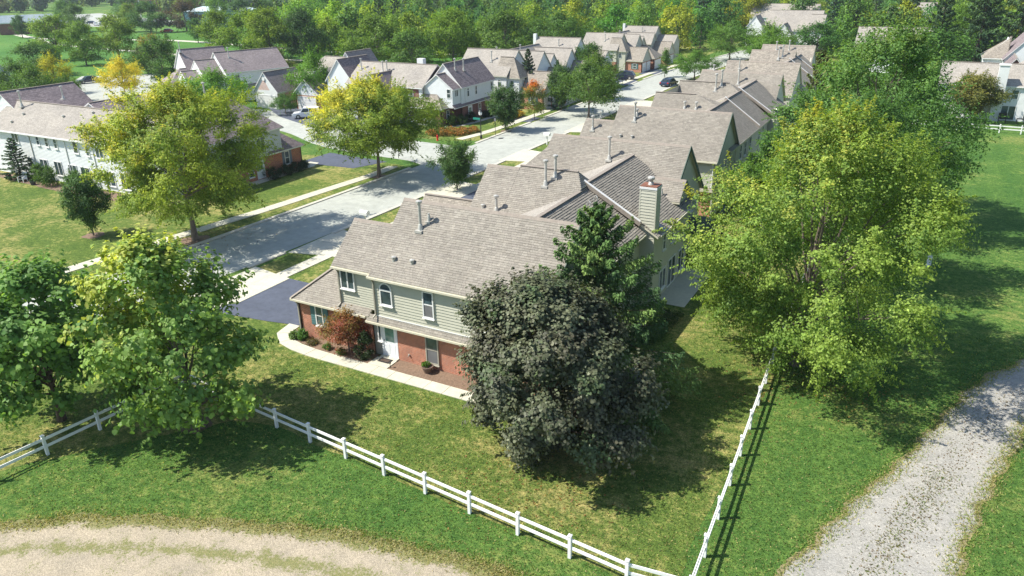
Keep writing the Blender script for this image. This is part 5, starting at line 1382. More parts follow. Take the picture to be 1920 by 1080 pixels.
fence('rail_fence', 'white rail fence at bottom left, shaded by the two big leaved trees', [(-33.75, 23.5), (-34.05, 21.05), (-34.36, 18.54), (-34.65, 15.98), (-34.95, 13.5), (-35.3, 11), (-35.7, 8.5), (-36.2, 6)], group=G)
right = [(-4.66, 21.33)] + [(-4.764 - .105 * i, 23.769 + 2.439 * i) for i in range(38)]
right = [(x if i < 12 else x + (i - 11) * .09, y) for i, (x, y) in enumerate(right)]
fence('rail_fence', 'white rail fence seen end on, running away beside the big yellow green maple', right, group=G)
fence('rail_fence', 'far white rail fence in front of the white row at the upper right', [(right[-1][0] + 2.44 * i, 118.6 + .02 * i) for i in range(18)], group=G)

# ---------------- street furniture ----------------
def part(root, name, mb, mat, **k): return mb.build(name, M[mat], root, **k)
L_ = empty('street_lamp', (-52.75, 87.6, 0), 0, 'black street lamp post with white lantern and green street name sign', 'lamp')
mb = MB(); mb.lathe([(.16, 0), (.16, .3), (.07, .5), (.06, 3.0), (.1, 3.05), (.1, 3.12), (.0001, 3.13)], (0, 0, 0), 10); part(L_, 'pole', mb, 'blackmetal')
mb = MB(); mb.lathe([(.08, 3.13), (.2, 3.2), (.24, 3.5), (.15, 3.62)], (0, 0, 0), 10); part(L_, 'lantern', mb, 'trim')
mb = MB(); mb.lathe([(.26, 3.6), (.12, 3.78), (.03, 3.95), (.0001, 3.96)], (0, 0, 0), 10); part(L_, 'lantern_cap', mb, 'blackmetal')
mb = MB(); mb.box(-1.15, -.08, -.02, .02, 2.5, 2.78); sg = part(L_, 'street_sign', mb, 'signgreen')
hy = empty('fire_hydrant', (-57.5, 84.15, 0), 0, 'red fire hydrant at the street corner under the orange yellow locust', 'hydrant')
mb = MB(); mb.lathe([(.16, 0), (.16, .06), (.11, .08), (.11, .55), (.14, .57), (.14, .61), (.11, .66), (.05, .74), (.03, .82), (.0001, .82)], (0, 0, 0), 12); part(hy, 'body', mb, 'red')
for a in (0, 90, 180):
    mb = MB(); c, s_ = math.cos(rad(a)), math.sin(rad(a)); mb.tube([(c * .08, s_ * .08, .42), (c * .2, s_ * .2, .42)], .055, 8); part(hy, 'nozzle', mb, 'red')
def mailbox(x, y, label):
    r = empty('mailbox', (x, y, 0), 0, label, 'mailbox', 'white mailboxes on the near kerb')
    mb = MB(); mb.box(-.05, .05, -.05, .05, 0, 1.05); part(r, 'post', mb, 'trim')
    mb = MB()
    n = 8; pr = [(-.16, 1.05), (.16, 1.05), (.16, 1.25)] + [(.16 * math.cos(math.pi * i / n), 1.25 + .16 * math.sin(math.pi * i / n)) for i in range(1, n)] + [(-.16, 1.25)]
    mb.face([(x_, -.28, z) for x_, z in pr]); mb.face([(x_, .28, z) for x_, z in pr[::-1]])
    for i in range(len(pr)):
        j = (i + 1) % len(pr); mb.face([(pr[i][0], -.28, pr[i][1]), (pr[i][0], .28, pr[i][1]), (pr[j][0], .28, pr[j][1]), (pr[j][0], -.28, pr[j][1])])
    r.rotation_euler = (0, 0, rad(90)); part(r, 'box', mb, 'trim'); r.scale = (1.5, 1.5, 1.1)
mailbox(-42.9, 50.6, 'white mailbox just showing over the lower ridge of the nearest house')
mailbox(-43.0, 87.9, 'white mailbox on the kerb left of the second roof of the near row')
mailbox(-43.0, 106, 'white mailbox farther up the near kerb beside the big locust')
def signpost(x, y, h, label, w=.3):
    r = empty('sign_post', (x, y, 0), 0, label, 'sign'); mb = MB(); mb.box(-.03, .03, -.02, .02, 0, h); part(r, 'post', mb, 'blackmetal'); mb = MB(); mb.box(-w / 2, w / 2, -.03, -.021, h - .4, h); part(r, 'plate', mb, 'screen')
signpost(-51.9, 90.0, 2.4, 'thin dark sign post between the street lamp and the round street tree')
signpost(-56.1, 73.5, 2.0, 'thin dark post by the side street under the orange yellow locust')
wp = empty('marker_board', (1.85, 61.5, 0), rad(70), 'small white board standing on the right hand field', 'board'); mb = MB(); mb.box(-.45, .45, -.03, .03, .15, .95); part(wp, 'board', mb, 'trim')
for sx in (-.4, .4):
    mb = MB(); mb.box(sx - .03, sx + .03, -.04, .04, 0, .15); part(wp, 'leg', mb, 'trim')
mh = MB(); mh.lathe([(.34, 0.0), (.34, .012), (.0001, .014)], (0, 0, 0), 16); tag(mh.build('manhole_cover', M['blackmetal'], loc=(-50.4, 88.8, .012)), 'round dark manhole cover in the street by the lamp post', 'manhole cover')

# ---------------- things round the end house ----------------
def ac(x, y, label):
    r = empty('air_conditioner', (x, y, 0), rad(5), label, 'air conditioner', 'air conditioners behind the end house')
    mb = MB(); mb.lathe([(.38, .04), (.38, .78)], (0, 0, 0), 14); part(r, 'casing', mb, 'metal')
    mb = MB(); mb.lathe([(.4, .76), (.4, .84), (.3, .86), (.0001, .86)], (0, 0, 0), 14); part(r, 'lid', mb, 'taupe')
    mb = MB(); mb.lathe([(.25, .865), (.25, .875), (.0001, .875)], (0, 0, 0), 14); part(r, 'fan_grille', mb, 'blackmetal')
    mb = MB(); mb.box(-.5, .5, -.5, .5, 0.0, .05); part(r, 'pad', mb, 'concrete')
ac(-13.6, 44.6, 'grey air conditioner nearest the chimney corner of the end house'); ac(-13.8, 41.6, 'grey air conditioner behind the tall spruce')
pt = empty('flower_pot', (-22.75, 31.0, 0.03), 0, 'brown round planter with small green plant under the ground floor window', 'planter')
mb = MB(); mb.lathe([(.0001, 0), (.2, 0), (.32, .36), (.35, .37), (.35, .42), (.3, .42), (.28, .36), (.0001, .35)], (0, 0, 0), 16); part(pt, 'pot', mb, 'terracotta')
rng = np.random.default_rng(5)
def tuft(n, r, h, c, leaf, seed, blade=True):
    g = np.random.default_rng(seed); a = g.random(n) * 6.28; rr_ = r * g.random(n) ** .7
    P = np.stack([rr_ * np.cos(a), rr_ * np.sin(a), h * (.25 + .75 * g.random(n)) * (1 - .5 * (rr_ / r) ** 2)], 1)
    Nn = g.normal(size=(n, 3)) + np.array([0, 0, .6]); Nn /= np.linalg.norm(Nn, axis=1, keepdims=True)
    C = np.array(c) * (1 + g.normal(size=(n, 1)) * .2)
    D = np.stack([np.cos(a) * .4, np.sin(a) * .4, np.ones(n)], 1) + g.normal(size=(n, 3)) * .3 if blade else None
    return leaf_mesh('foliage', P, Nn, leaf * (.6 + .8 * g.random(n)), np.clip(C, .003, 1), M['leaf'], 'kite', g, .25 if blade else .6, D)
place('foliage', tuft(160, .26, .32, (.10, .2, .03), .12, 3, False), pt, (-.1, 0, .38))
dm = empty('doormat', (-25.75, 30.95, .075), 0, 'dark doormat with pale centre in front of the white front door', 'doormat')
mb = MB(); mb.box(-.4, .4, -.23, .23, 0, .02); part(dm, 'border', mb, 'rubber'); mb = MB(); mb.box(-.3, .3, -.14, .14, .02, .026); part(dm, 'mat_field', mb, 'bark_dark')
gl = empty('garden_light', (-25.0, 30.45, .02), 0, 'small dark garden light at the edge of the front walk by the door', 'garden light'); mb = MB(); mb.lathe([(.02, 0), (.02, .3), (.07, .31), (.07, .36), (.0001, .4)], (0, 0, 0), 8); part(gl, 'stake', mb, 'blackmetal')
# adirondack chair, planters at the white row
ch = empty('garden_chair', (-88.3, 46.6, 0), rad(20), 'white slatted garden chair beside the dark conifer at the left edge', 'chair')
for i in range(5):
    mb = MB(); mb.bar((-.24 + i * .12, .25, .25), (-.26 + i * .13, .55, 1.0), .1, .02); part(ch, 'back_slat', mb, 'trim')
for i in range(5):
    mb = MB(); mb.bar((-.3, -.3 + i * .11, .38 - i * .025), (.3, -.3 + i * .11, .38 - i * .025), .09, .02); part(ch, 'seat_slat', mb, 'trim')
for sx in (-.32, .32):
    mb = MB(); mb.bar((sx, -.35, .58), (sx, .4, .6), .12, .025); part(ch, 'armrest', mb, 'trim'); mb = MB(); mb.bar((sx, -.32, 0), (sx, -.32, .57), .05, .08); part(ch, 'leg', mb, 'trim'); mb = MB(); mb.bar((sx, .3, 0), (sx, .3, .59), .05, .08); part(ch, 'leg', mb, 'trim')
for x, y, l in ((-85.9, 46.3, 'dark round tub planter right of the white garden chair'), (-91.4, 46.8, 'planter with pink flowers at the left edge by the white row')):
    r = empty('flower_pot', (x, y, 0), 0, l, 'planter'); mb = MB(); mb.lathe([(.0001, 0), (.24, 0), (.32, .45), (.0001, .44)], (0, 0, 0), 12); part(r, 'pot', mb, 'cardark')
    place('foliage', tuft(120, .3, .3, (.3, .04, .1) if 'pink' in l else (.05, .1, .03), .12, 7, False), r, (0, 0, .4))
# patio furniture by the far right row
for x, l in ((9.0, 'dark patio chair by the sliding door of the far right white row'), (11.2, 'dark patio table beside the patio chair at the right edge')):
    r = empty('patio_chair' if x < 10 else 'patio_table', (x, 126.6, 0), 0, l, 'chair' if x < 10 else 'table')
    mb = MB(); mb.box(-.5, .5, -.4, .4, .68, .73); part(r, 'top' if x > 10 else 'seat', mb, 'blackmetal')
    for sx in (-.45, .45):
        for sy in (-.35, .35):
            mb = MB(); mb.box(sx - .03, sx + .03, sy - .03, sy + .03, 0, .68); part(r, 'leg', mb, 'blackmetal')
    if x < 10:
        mb = MB(); mb.box(-.5, .5, .36, .42, .73, 1.3); part(r, 'backrest', mb, 'blackmetal')

# ---------------- cars ----------------
def make_car(name, label, x, y, rz, paint, suv=False, group=None, cat='car'):
    r = empty(name, (x, y, 0.03), rz, label, cat, group)
    Ln, Wd = (4.7, 1.85); h1 = .95 if suv else .8; h2 = 1.7 if suv else 1.42
    prof = [(-2.35, .35), (-2.35, .62), (-2.2, h1 - .1), (-1.25, h1), (-.55 if not suv else -.6, h2 - .03), (.2, h2), (1.15 if not suv else 1.75, h2 - .06), (1.95 if not suv else 2.2, h1 + .05), (2.33, h1 - .05), (2.35, .4), (2.2, .28), (-2.2, .28)]
    def wid(z): return Wd / 2 * (.9 if z < .4 else 1.0) if z <= h1 + .06 else Wd / 2 * (1 - .2 * (z - h1) / (h2 - h1))
    mb = MB()
    for i in range(len(prof)):
        j = (i + 1) % len(prof); (xa, za), (xb, zb) = prof[i], prof[j]
        mb.face([(xa, -wid(za), za), (xa, wid(za), za), (xb, wid(zb), zb), (xb, -wid(zb), zb)])
    low = [p for p in prof if p[1] <= h1 + .06]; 
    for sgn in (-1, 1):
        q = [(xx, sgn * wid(z), z) for xx, z in low]; mb.face(q if sgn > 0 else q[::-1])
        up = [p for p in prof if p[1] >= h1 - .01]; q = [(xx, sgn * wid(z), z) for xx, z in up]; mb.face(q if sgn > 0 else q[::-1])
    bo = part(r, 'body', mb, paint); bv = bo.modifiers.new('bevel', 'BEVEL'); bv.width = .05; bv.segments = 2
    def gl(nm, pts):
        mb = MB(); mb.face(pts); mb.face(pts[::-1]); part(r, nm, mb, 'glass')
    xa, xb = -1.2, (-.58); e = .012
    gl('windscreen', [(-1.2 - e, -.74, h1 + .06), (-1.2 - e, .74, h1 + .06), (-.64 - e, .66, h2 - .1), (-.64 - e, -.66, h2 - .1)])
    rx0, rx1 = (1.25, 1.85) if not suv else (1.8, 2.13)
    gl('rear_window', [(rx1 + e, .74, h1 + .12), (rx1 + e, -.74, h1 + .12), (rx0 + e, -.66, h2 - .12), (rx0 + e, .66, h2 - .12)])
    for sgn in (-1, 1):
        for a0, a1 in ((-.95, .22), (.3, 1.2 if not suv else 1.6)):
            w0, w1 = wid(h1 + .08) + .008, wid(h2 - .14) + .008
            s0 = .35 if a0 < 0 else 0
            gl('side_window', [(a0, sgn * w0, h1 + .08), (a1, sgn * w0, h1 + .08), (a1 - (.12 if a0 > 0 else 0), sgn * w1, h2 - .14), (a0 + s0, sgn * w1, h2 - .14)])
        for wx in (-1.42, 1.42):
            mb = MB(); mb.lathe([(.0001, -.11), (.2, -.11), (.34, -.1), (.35, 0), (.34, .1), (.2, .11), (.0001, .11)], (0, 0, 0), 16); w = part(r, 'wheel', mb, 'rubber', loc=(wx, sgn * (Wd / 2 - .1), .35)); w.rotation_euler = (rad(90), 0, 0)
            mb = MB(); mb.lathe([(.0001, -.015), (.19, -.01), (.2, .005), (.0001, .015)], (0, 0, -sgn * .12), 12); mb.build('rim', M['metal'], w)
        mb = MB(); mb.box(-2.365, -2.3, sgn * .72 - .18, sgn * .72 + .18, .6, .74); part(r, 'headlight', mb, 'trim')
        mb = MB(); mb.box(2.3, 2.365, sgn * .75 - .13, sgn * .75 + .13, .68, .86); part(r, 'tail_light', mb, 'red')
    return r
make_car('parked_car', 'white suv parked on the driveway across the street behind the locust', -85.6, 89.9, rad(35), 'carwhite', True)
make_car('parked_car', 'dark blue car parked at the kerb far up the street', -41.9 - 2.6, 143.5, rad(-96), 'cardark')
make_car('parked_car', 'dark navy suv on the driveway left of the green strip of the farthest row', -55.6, 148.6, rad(10), 'cardark', True)
make_car('parked_car', 'dark car at the left edge of the pale parking court', -158.5, 102.5, rad(70), 'cardark')
make_car('parked_car', 'silver car half hidden behind the tree above the parking court', -150.5, 121.8, rad(60), 'carsilver')
cc = ['carwhite', 'carsilver', 'cardark', 'carred']
lot = make_car('parked_car', 'small far car in the parking lot at the top left', -322, 236, rad(30), 'carwhite', False, 'cars in the far parking lot')
for i in range(22):
    c = copy_tree(lot); row = i // 8
    c.location = (-316 - (i % 8) * 4.2 - row * 4, 231 - (i % 8) * 1.2 + row * 10 + (i % 3), .03); c.rotation_euler = (0, 0, rad(30 + (i * 37 % 3) * 60))
    for k in c.children:
        if k.name.startswith('body'): k.data = k.data.copy(); k.data.materials.clear(); k.data.materials.append(M[cc[(i * 7 + i // 3) % 4]])
    c['label'] = '%s far car in the %s row of the parking lot at the top left' % (('white', 'silver', 'dark', 'red')[(i * 7 + i // 3) % 4], ('near', 'middle', 'far')[row])
def sstreet(i):
    p = [(-230, 196), (-222, 199), (-246, 190), (-212, 204), (-262, 232), (-240, 240)][i]
    return p
for i, l in enumerate(('blue grey car parked left of the purple tree', 'white car parked beyond the purple tree', 'red car showing between the park trees')):
    x, y = ((-252, 214), (-258, 222), (-266, 208))[i]
    make_car('parked_car', l, x, y, rad(40), ('carsilver', 'carwhite', 'carred')[i])
# dark hedge and utility poles in the far park
for i, (x, y) in enumerate(((-352, 262), (-330, 292), (-292, 300), (-248, 300), (-420, 232))):
    r = empty('utility_pole', (x, y, 0), rad(40), 'tall pale utility pole with wires in the far top left distance', 'pole', 'utility poles in the far distance')
    mb = MB(); mb.lathe([(.3, 0), (.16, 13), (.0001, 13)], (0, 0, 0), 8); part(r, 'pole', mb, 'trim'); mb = MB(); mb.box(-1.5, 1.5, -.08, .08, 11.9, 12.1); part(r, 'crossarm', mb, 'trim')
wm = MB(); PP = [(-420, 232), (-352, 262), (-330, 292), (-292, 300), (-248, 300)]
for i in range(4):
    for o_ in (-1.2, 0, 1.2):
        a = Vector((PP[i][0] + o_, PP[i][1], 12.2)); c = Vector((PP[i + 1][0] + o_, PP[i + 1][1], 12.2)); wm.tube([a, a.lerp(c, .25) - Vector((0, 0, .8)), (a + c) / 2 - Vector((0, 0, 1.1)), a.lerp(c, .75) - Vector((0, 0, .8)), c], .05, 4, cap=False)
tag(wm.build('power_lines', M['trim']), 'pale overhead power lines strung between the far utility poles', 'power line')
# ---------------- foreground trees ----------------
GRN = [((.16, .30, .075), 3), ((.22, .37, .09), 3), ((.10, .21, .055), 2)]
pr = make_tree(101, 8.8, 8.2, 1.5, 'round', 70, 17000, .215, .22, .8, GRN, None, 'leaf6', .35, upb=.6, limbs=20, tr=.19, bark='bark_dark', asp=.85, D_down=.9, jit=.14, irregular=.2)
tree('broadleaf_tree', 'large green tree with big round leaves in the lower left corner by the fence', -37.0, 18.2, pr[:2], group='big leaved trees along the left fence')
pr = make_tree(102, 10.2, 8.4, 1.0, 'egg', 90, 21000, .20, .21, .85, [((.20, .33, .08), 3), ((.27, .41, .095), 3), ((.125, .235, .062), 2)], ((.56, .58, .13), (-.75, -.15, .45), .35, .75), 'leaf6', .35, upb=.6, limbs=24, tr=.17, bark='bark', asp=.85, D_down=.9, lean=(-1.3, -.7), irregular=.24)
tree('broadleaf_tree', 'big leaved tree turning yellow on its left side, right of the lower left tree', -29.9, 21.2, pr[:2], group='big leaved trees along the left fence')
# copper maple in front of the end house
pr = make_tree(103, 8.7, 9.3, .35, 'round', 165, 80000, .125, .16, .85, [((.108, .125, .066), 4), ((.155, .17, .10), 3), ((.068, .074, .046), 2), ((.095, .09, .058), 1.5), ((.085, .135, .055), 1.4)], None, 'leaf6', .32, mat='leaf_dark', upb=.75, limbs=16, tr=.22, bark='bark_dark', asp=.95, irregular=.18, jit=.24, rnd=.36, spray=.2, sl=1.4, lean=(-1.4, -.5))
tree('maple_tree', 'dense dark copper leaved maple in front of the nearest house', -12.8, 28.1, pr[:2], rz=0)
# spruce behind it
pr = make_conifer(104, 10.5, 12.2, 150, 620, .16, [((.09, .165, .045), 3), ((.15, .23, .06), 2), ((.06, .115, .04), 2)], .38, .4, .72, .42, 'needle', .28)
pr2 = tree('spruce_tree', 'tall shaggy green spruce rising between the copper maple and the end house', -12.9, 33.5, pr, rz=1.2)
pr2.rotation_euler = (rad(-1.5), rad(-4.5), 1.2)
# three big trees on the right hand fence line
pr = make_tree(105, 14.5, 14.4, 1.0, 'round', 210, 150000, .14, .165, .75, [((.20, .31, .06), 3), ((.28, .385, .07), 3), ((.13, .23, .05), 2)], ((.58, .53, .10), (-.35, -.1, .65), .5, .65), 'kite', .3, upb=.55, limbs=34, tr=.27, irregular=.3, jit=.2, lean=(.8, .2), hang=.3, spray=.42, rnd=.45)
tree('maple_tree', 'huge yellow green maple at the rail fence on the right', -4.35, 41.4, pr[:2], group='big trees on the right hand fence line')
pr = make_tree(106, 13.2, 12.5, 1.5, 'round', 120, 52000, .18, .19, .75, [((.10, .205, .05), 3), ((.14, .26, .06), 2), ((.07, .15, .042), 2)], None, 'kite', .42, upb=.55, limbs=20, tr=.25, irregular=.28, jit=.18, hang=.3)
tree('maple_tree', 'green maple directly behind the yellow green maple, hiding the rail fence', -3.5, 55.5, pr[:2], rz=2, group='big trees on the right hand fence line')
pr = make_tree(107, 16.8, 15.4, 2.0, 'round', 160, 80000, .2, .17, .75, [((.11, .225, .055), 3), ((.15, .28, .065), 3), ((.075, .165, .048), 2)], ((.26, .30, .06), (-.2, 0, .9), .75, .5), 'kite', .42, upb=.55, limbs=24, tr=.3, irregular=.28, jit=.18, hang=.3)
tree('maple_tree', 'tallest deep green tree on the fence line, third from the gravel path', -3.6, 70.5, pr[:2], rz=1, group='big trees on the right hand fence line')
# ---------------- trees along the street ----------------
pr = make_tree(111, 13.4, 14.4, 3.0, 'round', 190, 130000, .165, .16, .65, [((.23, .33, .05), 3), ((.34, .42, .055), 3), ((.14, .23, .04), 2)], ((.72, .62, .08), (-.25, -.2, .3), .22, .75), 'kite', .3, upb=.6, limbs=34, tr=.24, irregular=.34, jit=.2, fork=.5, rnd=.4)
tree('honey_locust', 'big yellow green honey locust on the lawn strip left of the street', -54.0, 41.2, pr[:2], group='honey locusts along the street')
pr = make_tree(112, 10.6, 14.6, 2.9, 'umbrella', 150, 110000, .165, .17, .6, [((.18, .28, .045), 3), ((.27, .36, .05), 3), ((.11, .19, .035), 2)], ((.78, .70, .10), (-.5, -.2, .5), .22, .78), 'kite', .28, upb=.6, limbs=34, tr=.21, irregular=.24, jit=.2, fork=.5)
tree('honey_locust', 'wide honey locust with golden left half at the street corner', -52.8, 65.4, pr[:2], group='honey locusts along the street')
P_loc = make_tree(113, 8, 12, 1.8, 'umbrella', 60, 15000, .24, .24, .5, [((.10, .19, .038), 3), ((.14, .235, .045), 3), ((.06, .125, .028), 2)], None, 'kite', .42, upb=.6, limbs=18, tr=.17, irregular=.26, jit=.2, fork=.5)[:2]
P_loc2 = make_tree(114, 8, 12, 1.2, 'umbrella', 48, 12000, .27, .26, .55, [((.10, .19, .038), 3), ((.14, .235, .045), 3), ((.06, .125, .028), 2)], None, 'kite', .42, upb=.6, limbs=18, tr=.17, irregular=.34, jit=.2, fork=.5)[:2]
P_sm = make_tree(115, 5.5, 4.7, 1.1, 'vase', 48, 17000, .15, .3, .95, [((.075, .155, .042), 3), ((.12, .21, .052), 3), ((.05, .115, .032), 2)], None, 'kite', .35, upb=.7, limbs=18, tr=.07, irregular=.22, jit=.2, fork=.3)[:2]
P_rnd = make_tree(116, 9, 8, 1.6, 'round', 60, 14000, .23, .27, .8, [((.09, .175, .042), 3), ((.125, .215, .05), 3), ((.06, .125, .034), 2)], None, 'kite', .5, limbs=14, tr=.16, irregular=.22, jit=.2)[:2]
P_rnd2 = make_tree(117, 9, 9, 1.0, 'egg', 52, 12000, .26, .29, .75, [((.09, .175, .042), 3), ((.125, .215, .05), 3), ((.06, .125, .034), 2)], None, 'kite', .5, limbs=14, tr=.16, irregular=.3, jit=.22)[:2]
P_col = make_tree(118, 6, 2.6, .7, 'column', 34, 5000, .17, .5, .9, [((.09, .185, .04), 3), ((.125, .23, .05), 2)], None, 'kite', .3, limbs=6, tr=.06)[:2]
P_red = make_tree(119, 5.8, 4.6, 1.2, 'egg', 40, 7500, .16, .32, .85, [((.15, .21, .045), 3), ((.2, .25, .05), 2)], ((.62, .17, .02), (-.1, 0, 1.0), .35, .95), 'kite', .4, limbs=10, tr=.06)[:2]
P_con = make_conifer(120, 8, 4.6, 70, 170, .2, [((.05, .095, .045), 3), ((.07, .125, .055), 2)], .3, .3, .85, .25, 'needle', .36)
P_con2 = make_conifer(121, 12, 7, 80, 200, .26, [((.055, .10, .045), 3), ((.075, .13, .05), 2), ((.045, .08, .035), 1)], .32, .3, .65, .35, 'needle', .4)
st = 'young street trees on the lawn strips'
tree('street_tree', 'small round street tree standing between street and driveway aprons, nearest of its kind', -41.9, 64.4, P_sm, .4, 1.0, group=st)
tree('street_tree', 'dark green round street tree right of the lamp post', -52.1, 93.4, P_sm, 1.4, 1.28, 1.22, (.75, .8, .85), st)
tree('street_tree', 'street tree with bright orange top', -52.3, 102.5, P_red, .4, 1.0, group=st)
tree('street_tree', 'slim dark green street tree behind the orange topped one', -51.8, 111.0, P_sm, 2.2, 1.0, 1.4, (.7, .75, .85), st)
hl = 'honey locusts along the street'
tree('honey_locust', 'spreading green honey locust overhanging the middle of the street', -45.6, 107.6, P_loc, 1.0, .95, 1.0, (.9, .92, .9), hl)
tree('honey_locust', 'olive green upper locust tree behind the spreading street locust', -50.9, 123, P_loc2, 2.0, .68, .92, (1.1, 1.0, .9), hl)
tree('round_tree', 'dark round tree between the two stepped gable rows', -56.7, 134.0, P_rnd, .5, 1.02, .92, (.75, .85, .8), cat='tree')
tree('street_tree', 'slim cone shaped street tree in front of the farthest gable row', -48.9, 154.4, P_col, .3, 1.0, .95, group=st)
tree('honey_locust', 'bright green honey locust over the parked dark blue car', -42.2, 152.5, P_loc, 3.0, .84, .68, (1.0, 1.15, .8), hl)
tree('honey_locust', 'bright green locust behind the golden one, beside the brick gable garage', -91.5, 98.0, P_loc2, 1.2, .76, 1.12, (1.05, 1.25, .8), hl)
tree('honey_locust', 'low wide pale green tree behind the big yellow locust', -102.0, 86.3, P_loc, 4.0, 1.15, .84, (1.25, 1.45, .9), hl)
tree('young_tree', 'thin young tree in front of the white parked suv', -73.0, 89.9, P_col, 1, .62, .58, (1.0, 1.1, .9), cat='tree')
cn = 'conifers in front of the second white row'
tree('conifer', 'dark conifer left of the orange topped street tree', -63.0, 113.2, P_con, .2, .95, 1.0, (1.3, 1.1, .8), cn)
tree('conifer', 'taller dark conifer directly behind the orange topped street tree', -58.9, 113.4, P_con, 2.2, 1.15, 1.12, (.9, .85, .8), cn)
tree('conifer', 'narrow blue green conifer right of the orange topped street tree', -52.9, 111.8, P_con, 4.2, .85, .95, (.8, .95, 1.1), cn)
tree('cedar_tree', 'small egg shaped evergreen standing alone on the left lawn', -63.4, 38.1, P_sm, 3.0, .86, 1.1, (.75, .85, .95))
tree('conifer', 'dark shrubby conifer against the white row at the left edge', -89.8, 47.2, P_con, 1.0, 1.0, .58, (1.0, 1.1, .9))
# left side trees
ll = 'trees around the parking court and park at upper left'
for a in (('honey_locust', 'bright yellow locust on the island of the pale parking court', -130.2, 90.5, P_loc, 0, .66, .9, (5.5, 2.7, 1.3)),
          ('round_tree', 'dark green round tree right of the bright yellow locust', -140.9, 107.4, P_rnd2, 1, 1.15, 1.08, (.9, 1.0, .95)),
          ('park_tree', 'park tree with yellow tinged top, leftmost of three in a row', -209.7, 128.6, P_rnd, 2, 1.6, 1.3, (2.0, 1.7, .9)),
          ('park_tree', 'middle tree of three in the park, with two thin trunks', -190.2, 123.2, P_rnd2, 3, 1.1, 1.2, (1.5, 1.4, 1.0)),
          ('park_tree', 'park tree with olive yellow crown, rightmost of three', -194.3, 135.5, P_rnd, 4, 1.6, 1.3, (2.0, 1.6, .9)),
          ('round_tree', 'round dark tree at the left edge above the yellow shrub tree', -180.0, 104.5, P_rnd2, 5, 1.3, .85, (.85, .95, .9)),
          ('round_tree', 'green tree at the left edge over the plum roof', -146.0, 80.5, P_loc2, .5, 1.05, .9, (.95, 1.0, .9)),
          ('round_tree', 'green wide tree just above the plum roof at left', -138.0, 79.0, P_loc2, 2.5, .8, .85, (.95, 1.0, .9)),
          ('round_tree', 'small golden tree above the plum roof, left of the court', -149.0, 89.5, P_loc2, 3.5, .62, .9, (3.8, 2.1, .9)),
          ('round_tree', 'dark green low tree at the left end of the court', -137.5, 84.5, P_loc2, 3.9, .5, .6, (.9, .95, .8)),
          ('round_tree', 'pinkish leaved tree behind the dark round tree', -166.0, 125.0, P_rnd, 1.5, .9, .9, (2.6, 1.2, 1.1)),
          ('round_tree', 'grey green bushy tree between the two park trees at right', -160.0, 118.0, P_rnd, 2.7, .95, .7, (1.0, .8, 1.0)),
          ('round_tree', 'purple leaved tree in the far park', -262.0, 214.0, P_rnd2, 0.7, 1.6, 1.3, (1.0, .42, 1.0)),
          ('park_tree', 'dark slim tree at the far left beside the pale path', -300.0, 172.0, P_rnd, 0.9, .9, .9, (.7, .9, 1.0)),
          ('park_tree', 'round tree left of the pale blue building', -215.4, 179.7, P_rnd, 1.9, .8, .85, (.75, 1.0, .85)),
          ('park_tree', 'bright green tree in the far park above the hedge', -270.0, 238.0, P_rnd, 2.3, 1.3, 1.4, (1.5, 1.6, .7)),
          ('park_tree', 'pair of dark blue green trees above the hedge, left one', -240.0, 222.0, P_rnd2, 2.9, 1.5, 1.35, (.7, .85, 1.0)),
          ('park_tree', 'pair of dark blue green trees above the hedge, right one', -229.0, 224.0, P_rnd2, 0.1, 1.3, 1.3, (.75, .85, 1.05)),
          ('park_tree', 'olive green tree before the far lot, left of the purple tree', -283.0, 205.0, P_rnd, 0.3, 1.2, 1.2, (1.8, 1.5, .9)),
          ('park_tree', 'dark green tree before the far lot, touching the purple tree', -270.0, 204.0, P_rnd2, 1.3, 1.4, 1.3, (.8, .95, .95)),
          ('park_tree', 'grey green tree between far lot and pale path', -306.0, 198.0, P_rnd2, 2.3, 1.2, 1.2, (1.1, 1.1, 1.1)),
          ('park_tree', 'round tree at the left end of the far lot', -326.0, 206.0, P_rnd, 3.3, 1.2, 1.3, (1.0, 1.2, 1.0)),
          ('park_tree', 'blue green tree in front of the red brick block', -345.0, 250.0, P_rnd2, 4.3, 1.6, 1.5, (.9, 1.1, 1.1)),
          ('park_tree', 'yellowish tree in front of the red brick block', -318.0, 262.0, P_rnd, 5.3, 1.6, 1.4, (2.0, 1.6, .8)),
          ('sapling', 'tiny sapling on the open green of the park', -226.0, 176.0, P_col, .1, .8, .5, (1.2, 1.1, .8))):
    tree(*a, group=ll, cat='tree')
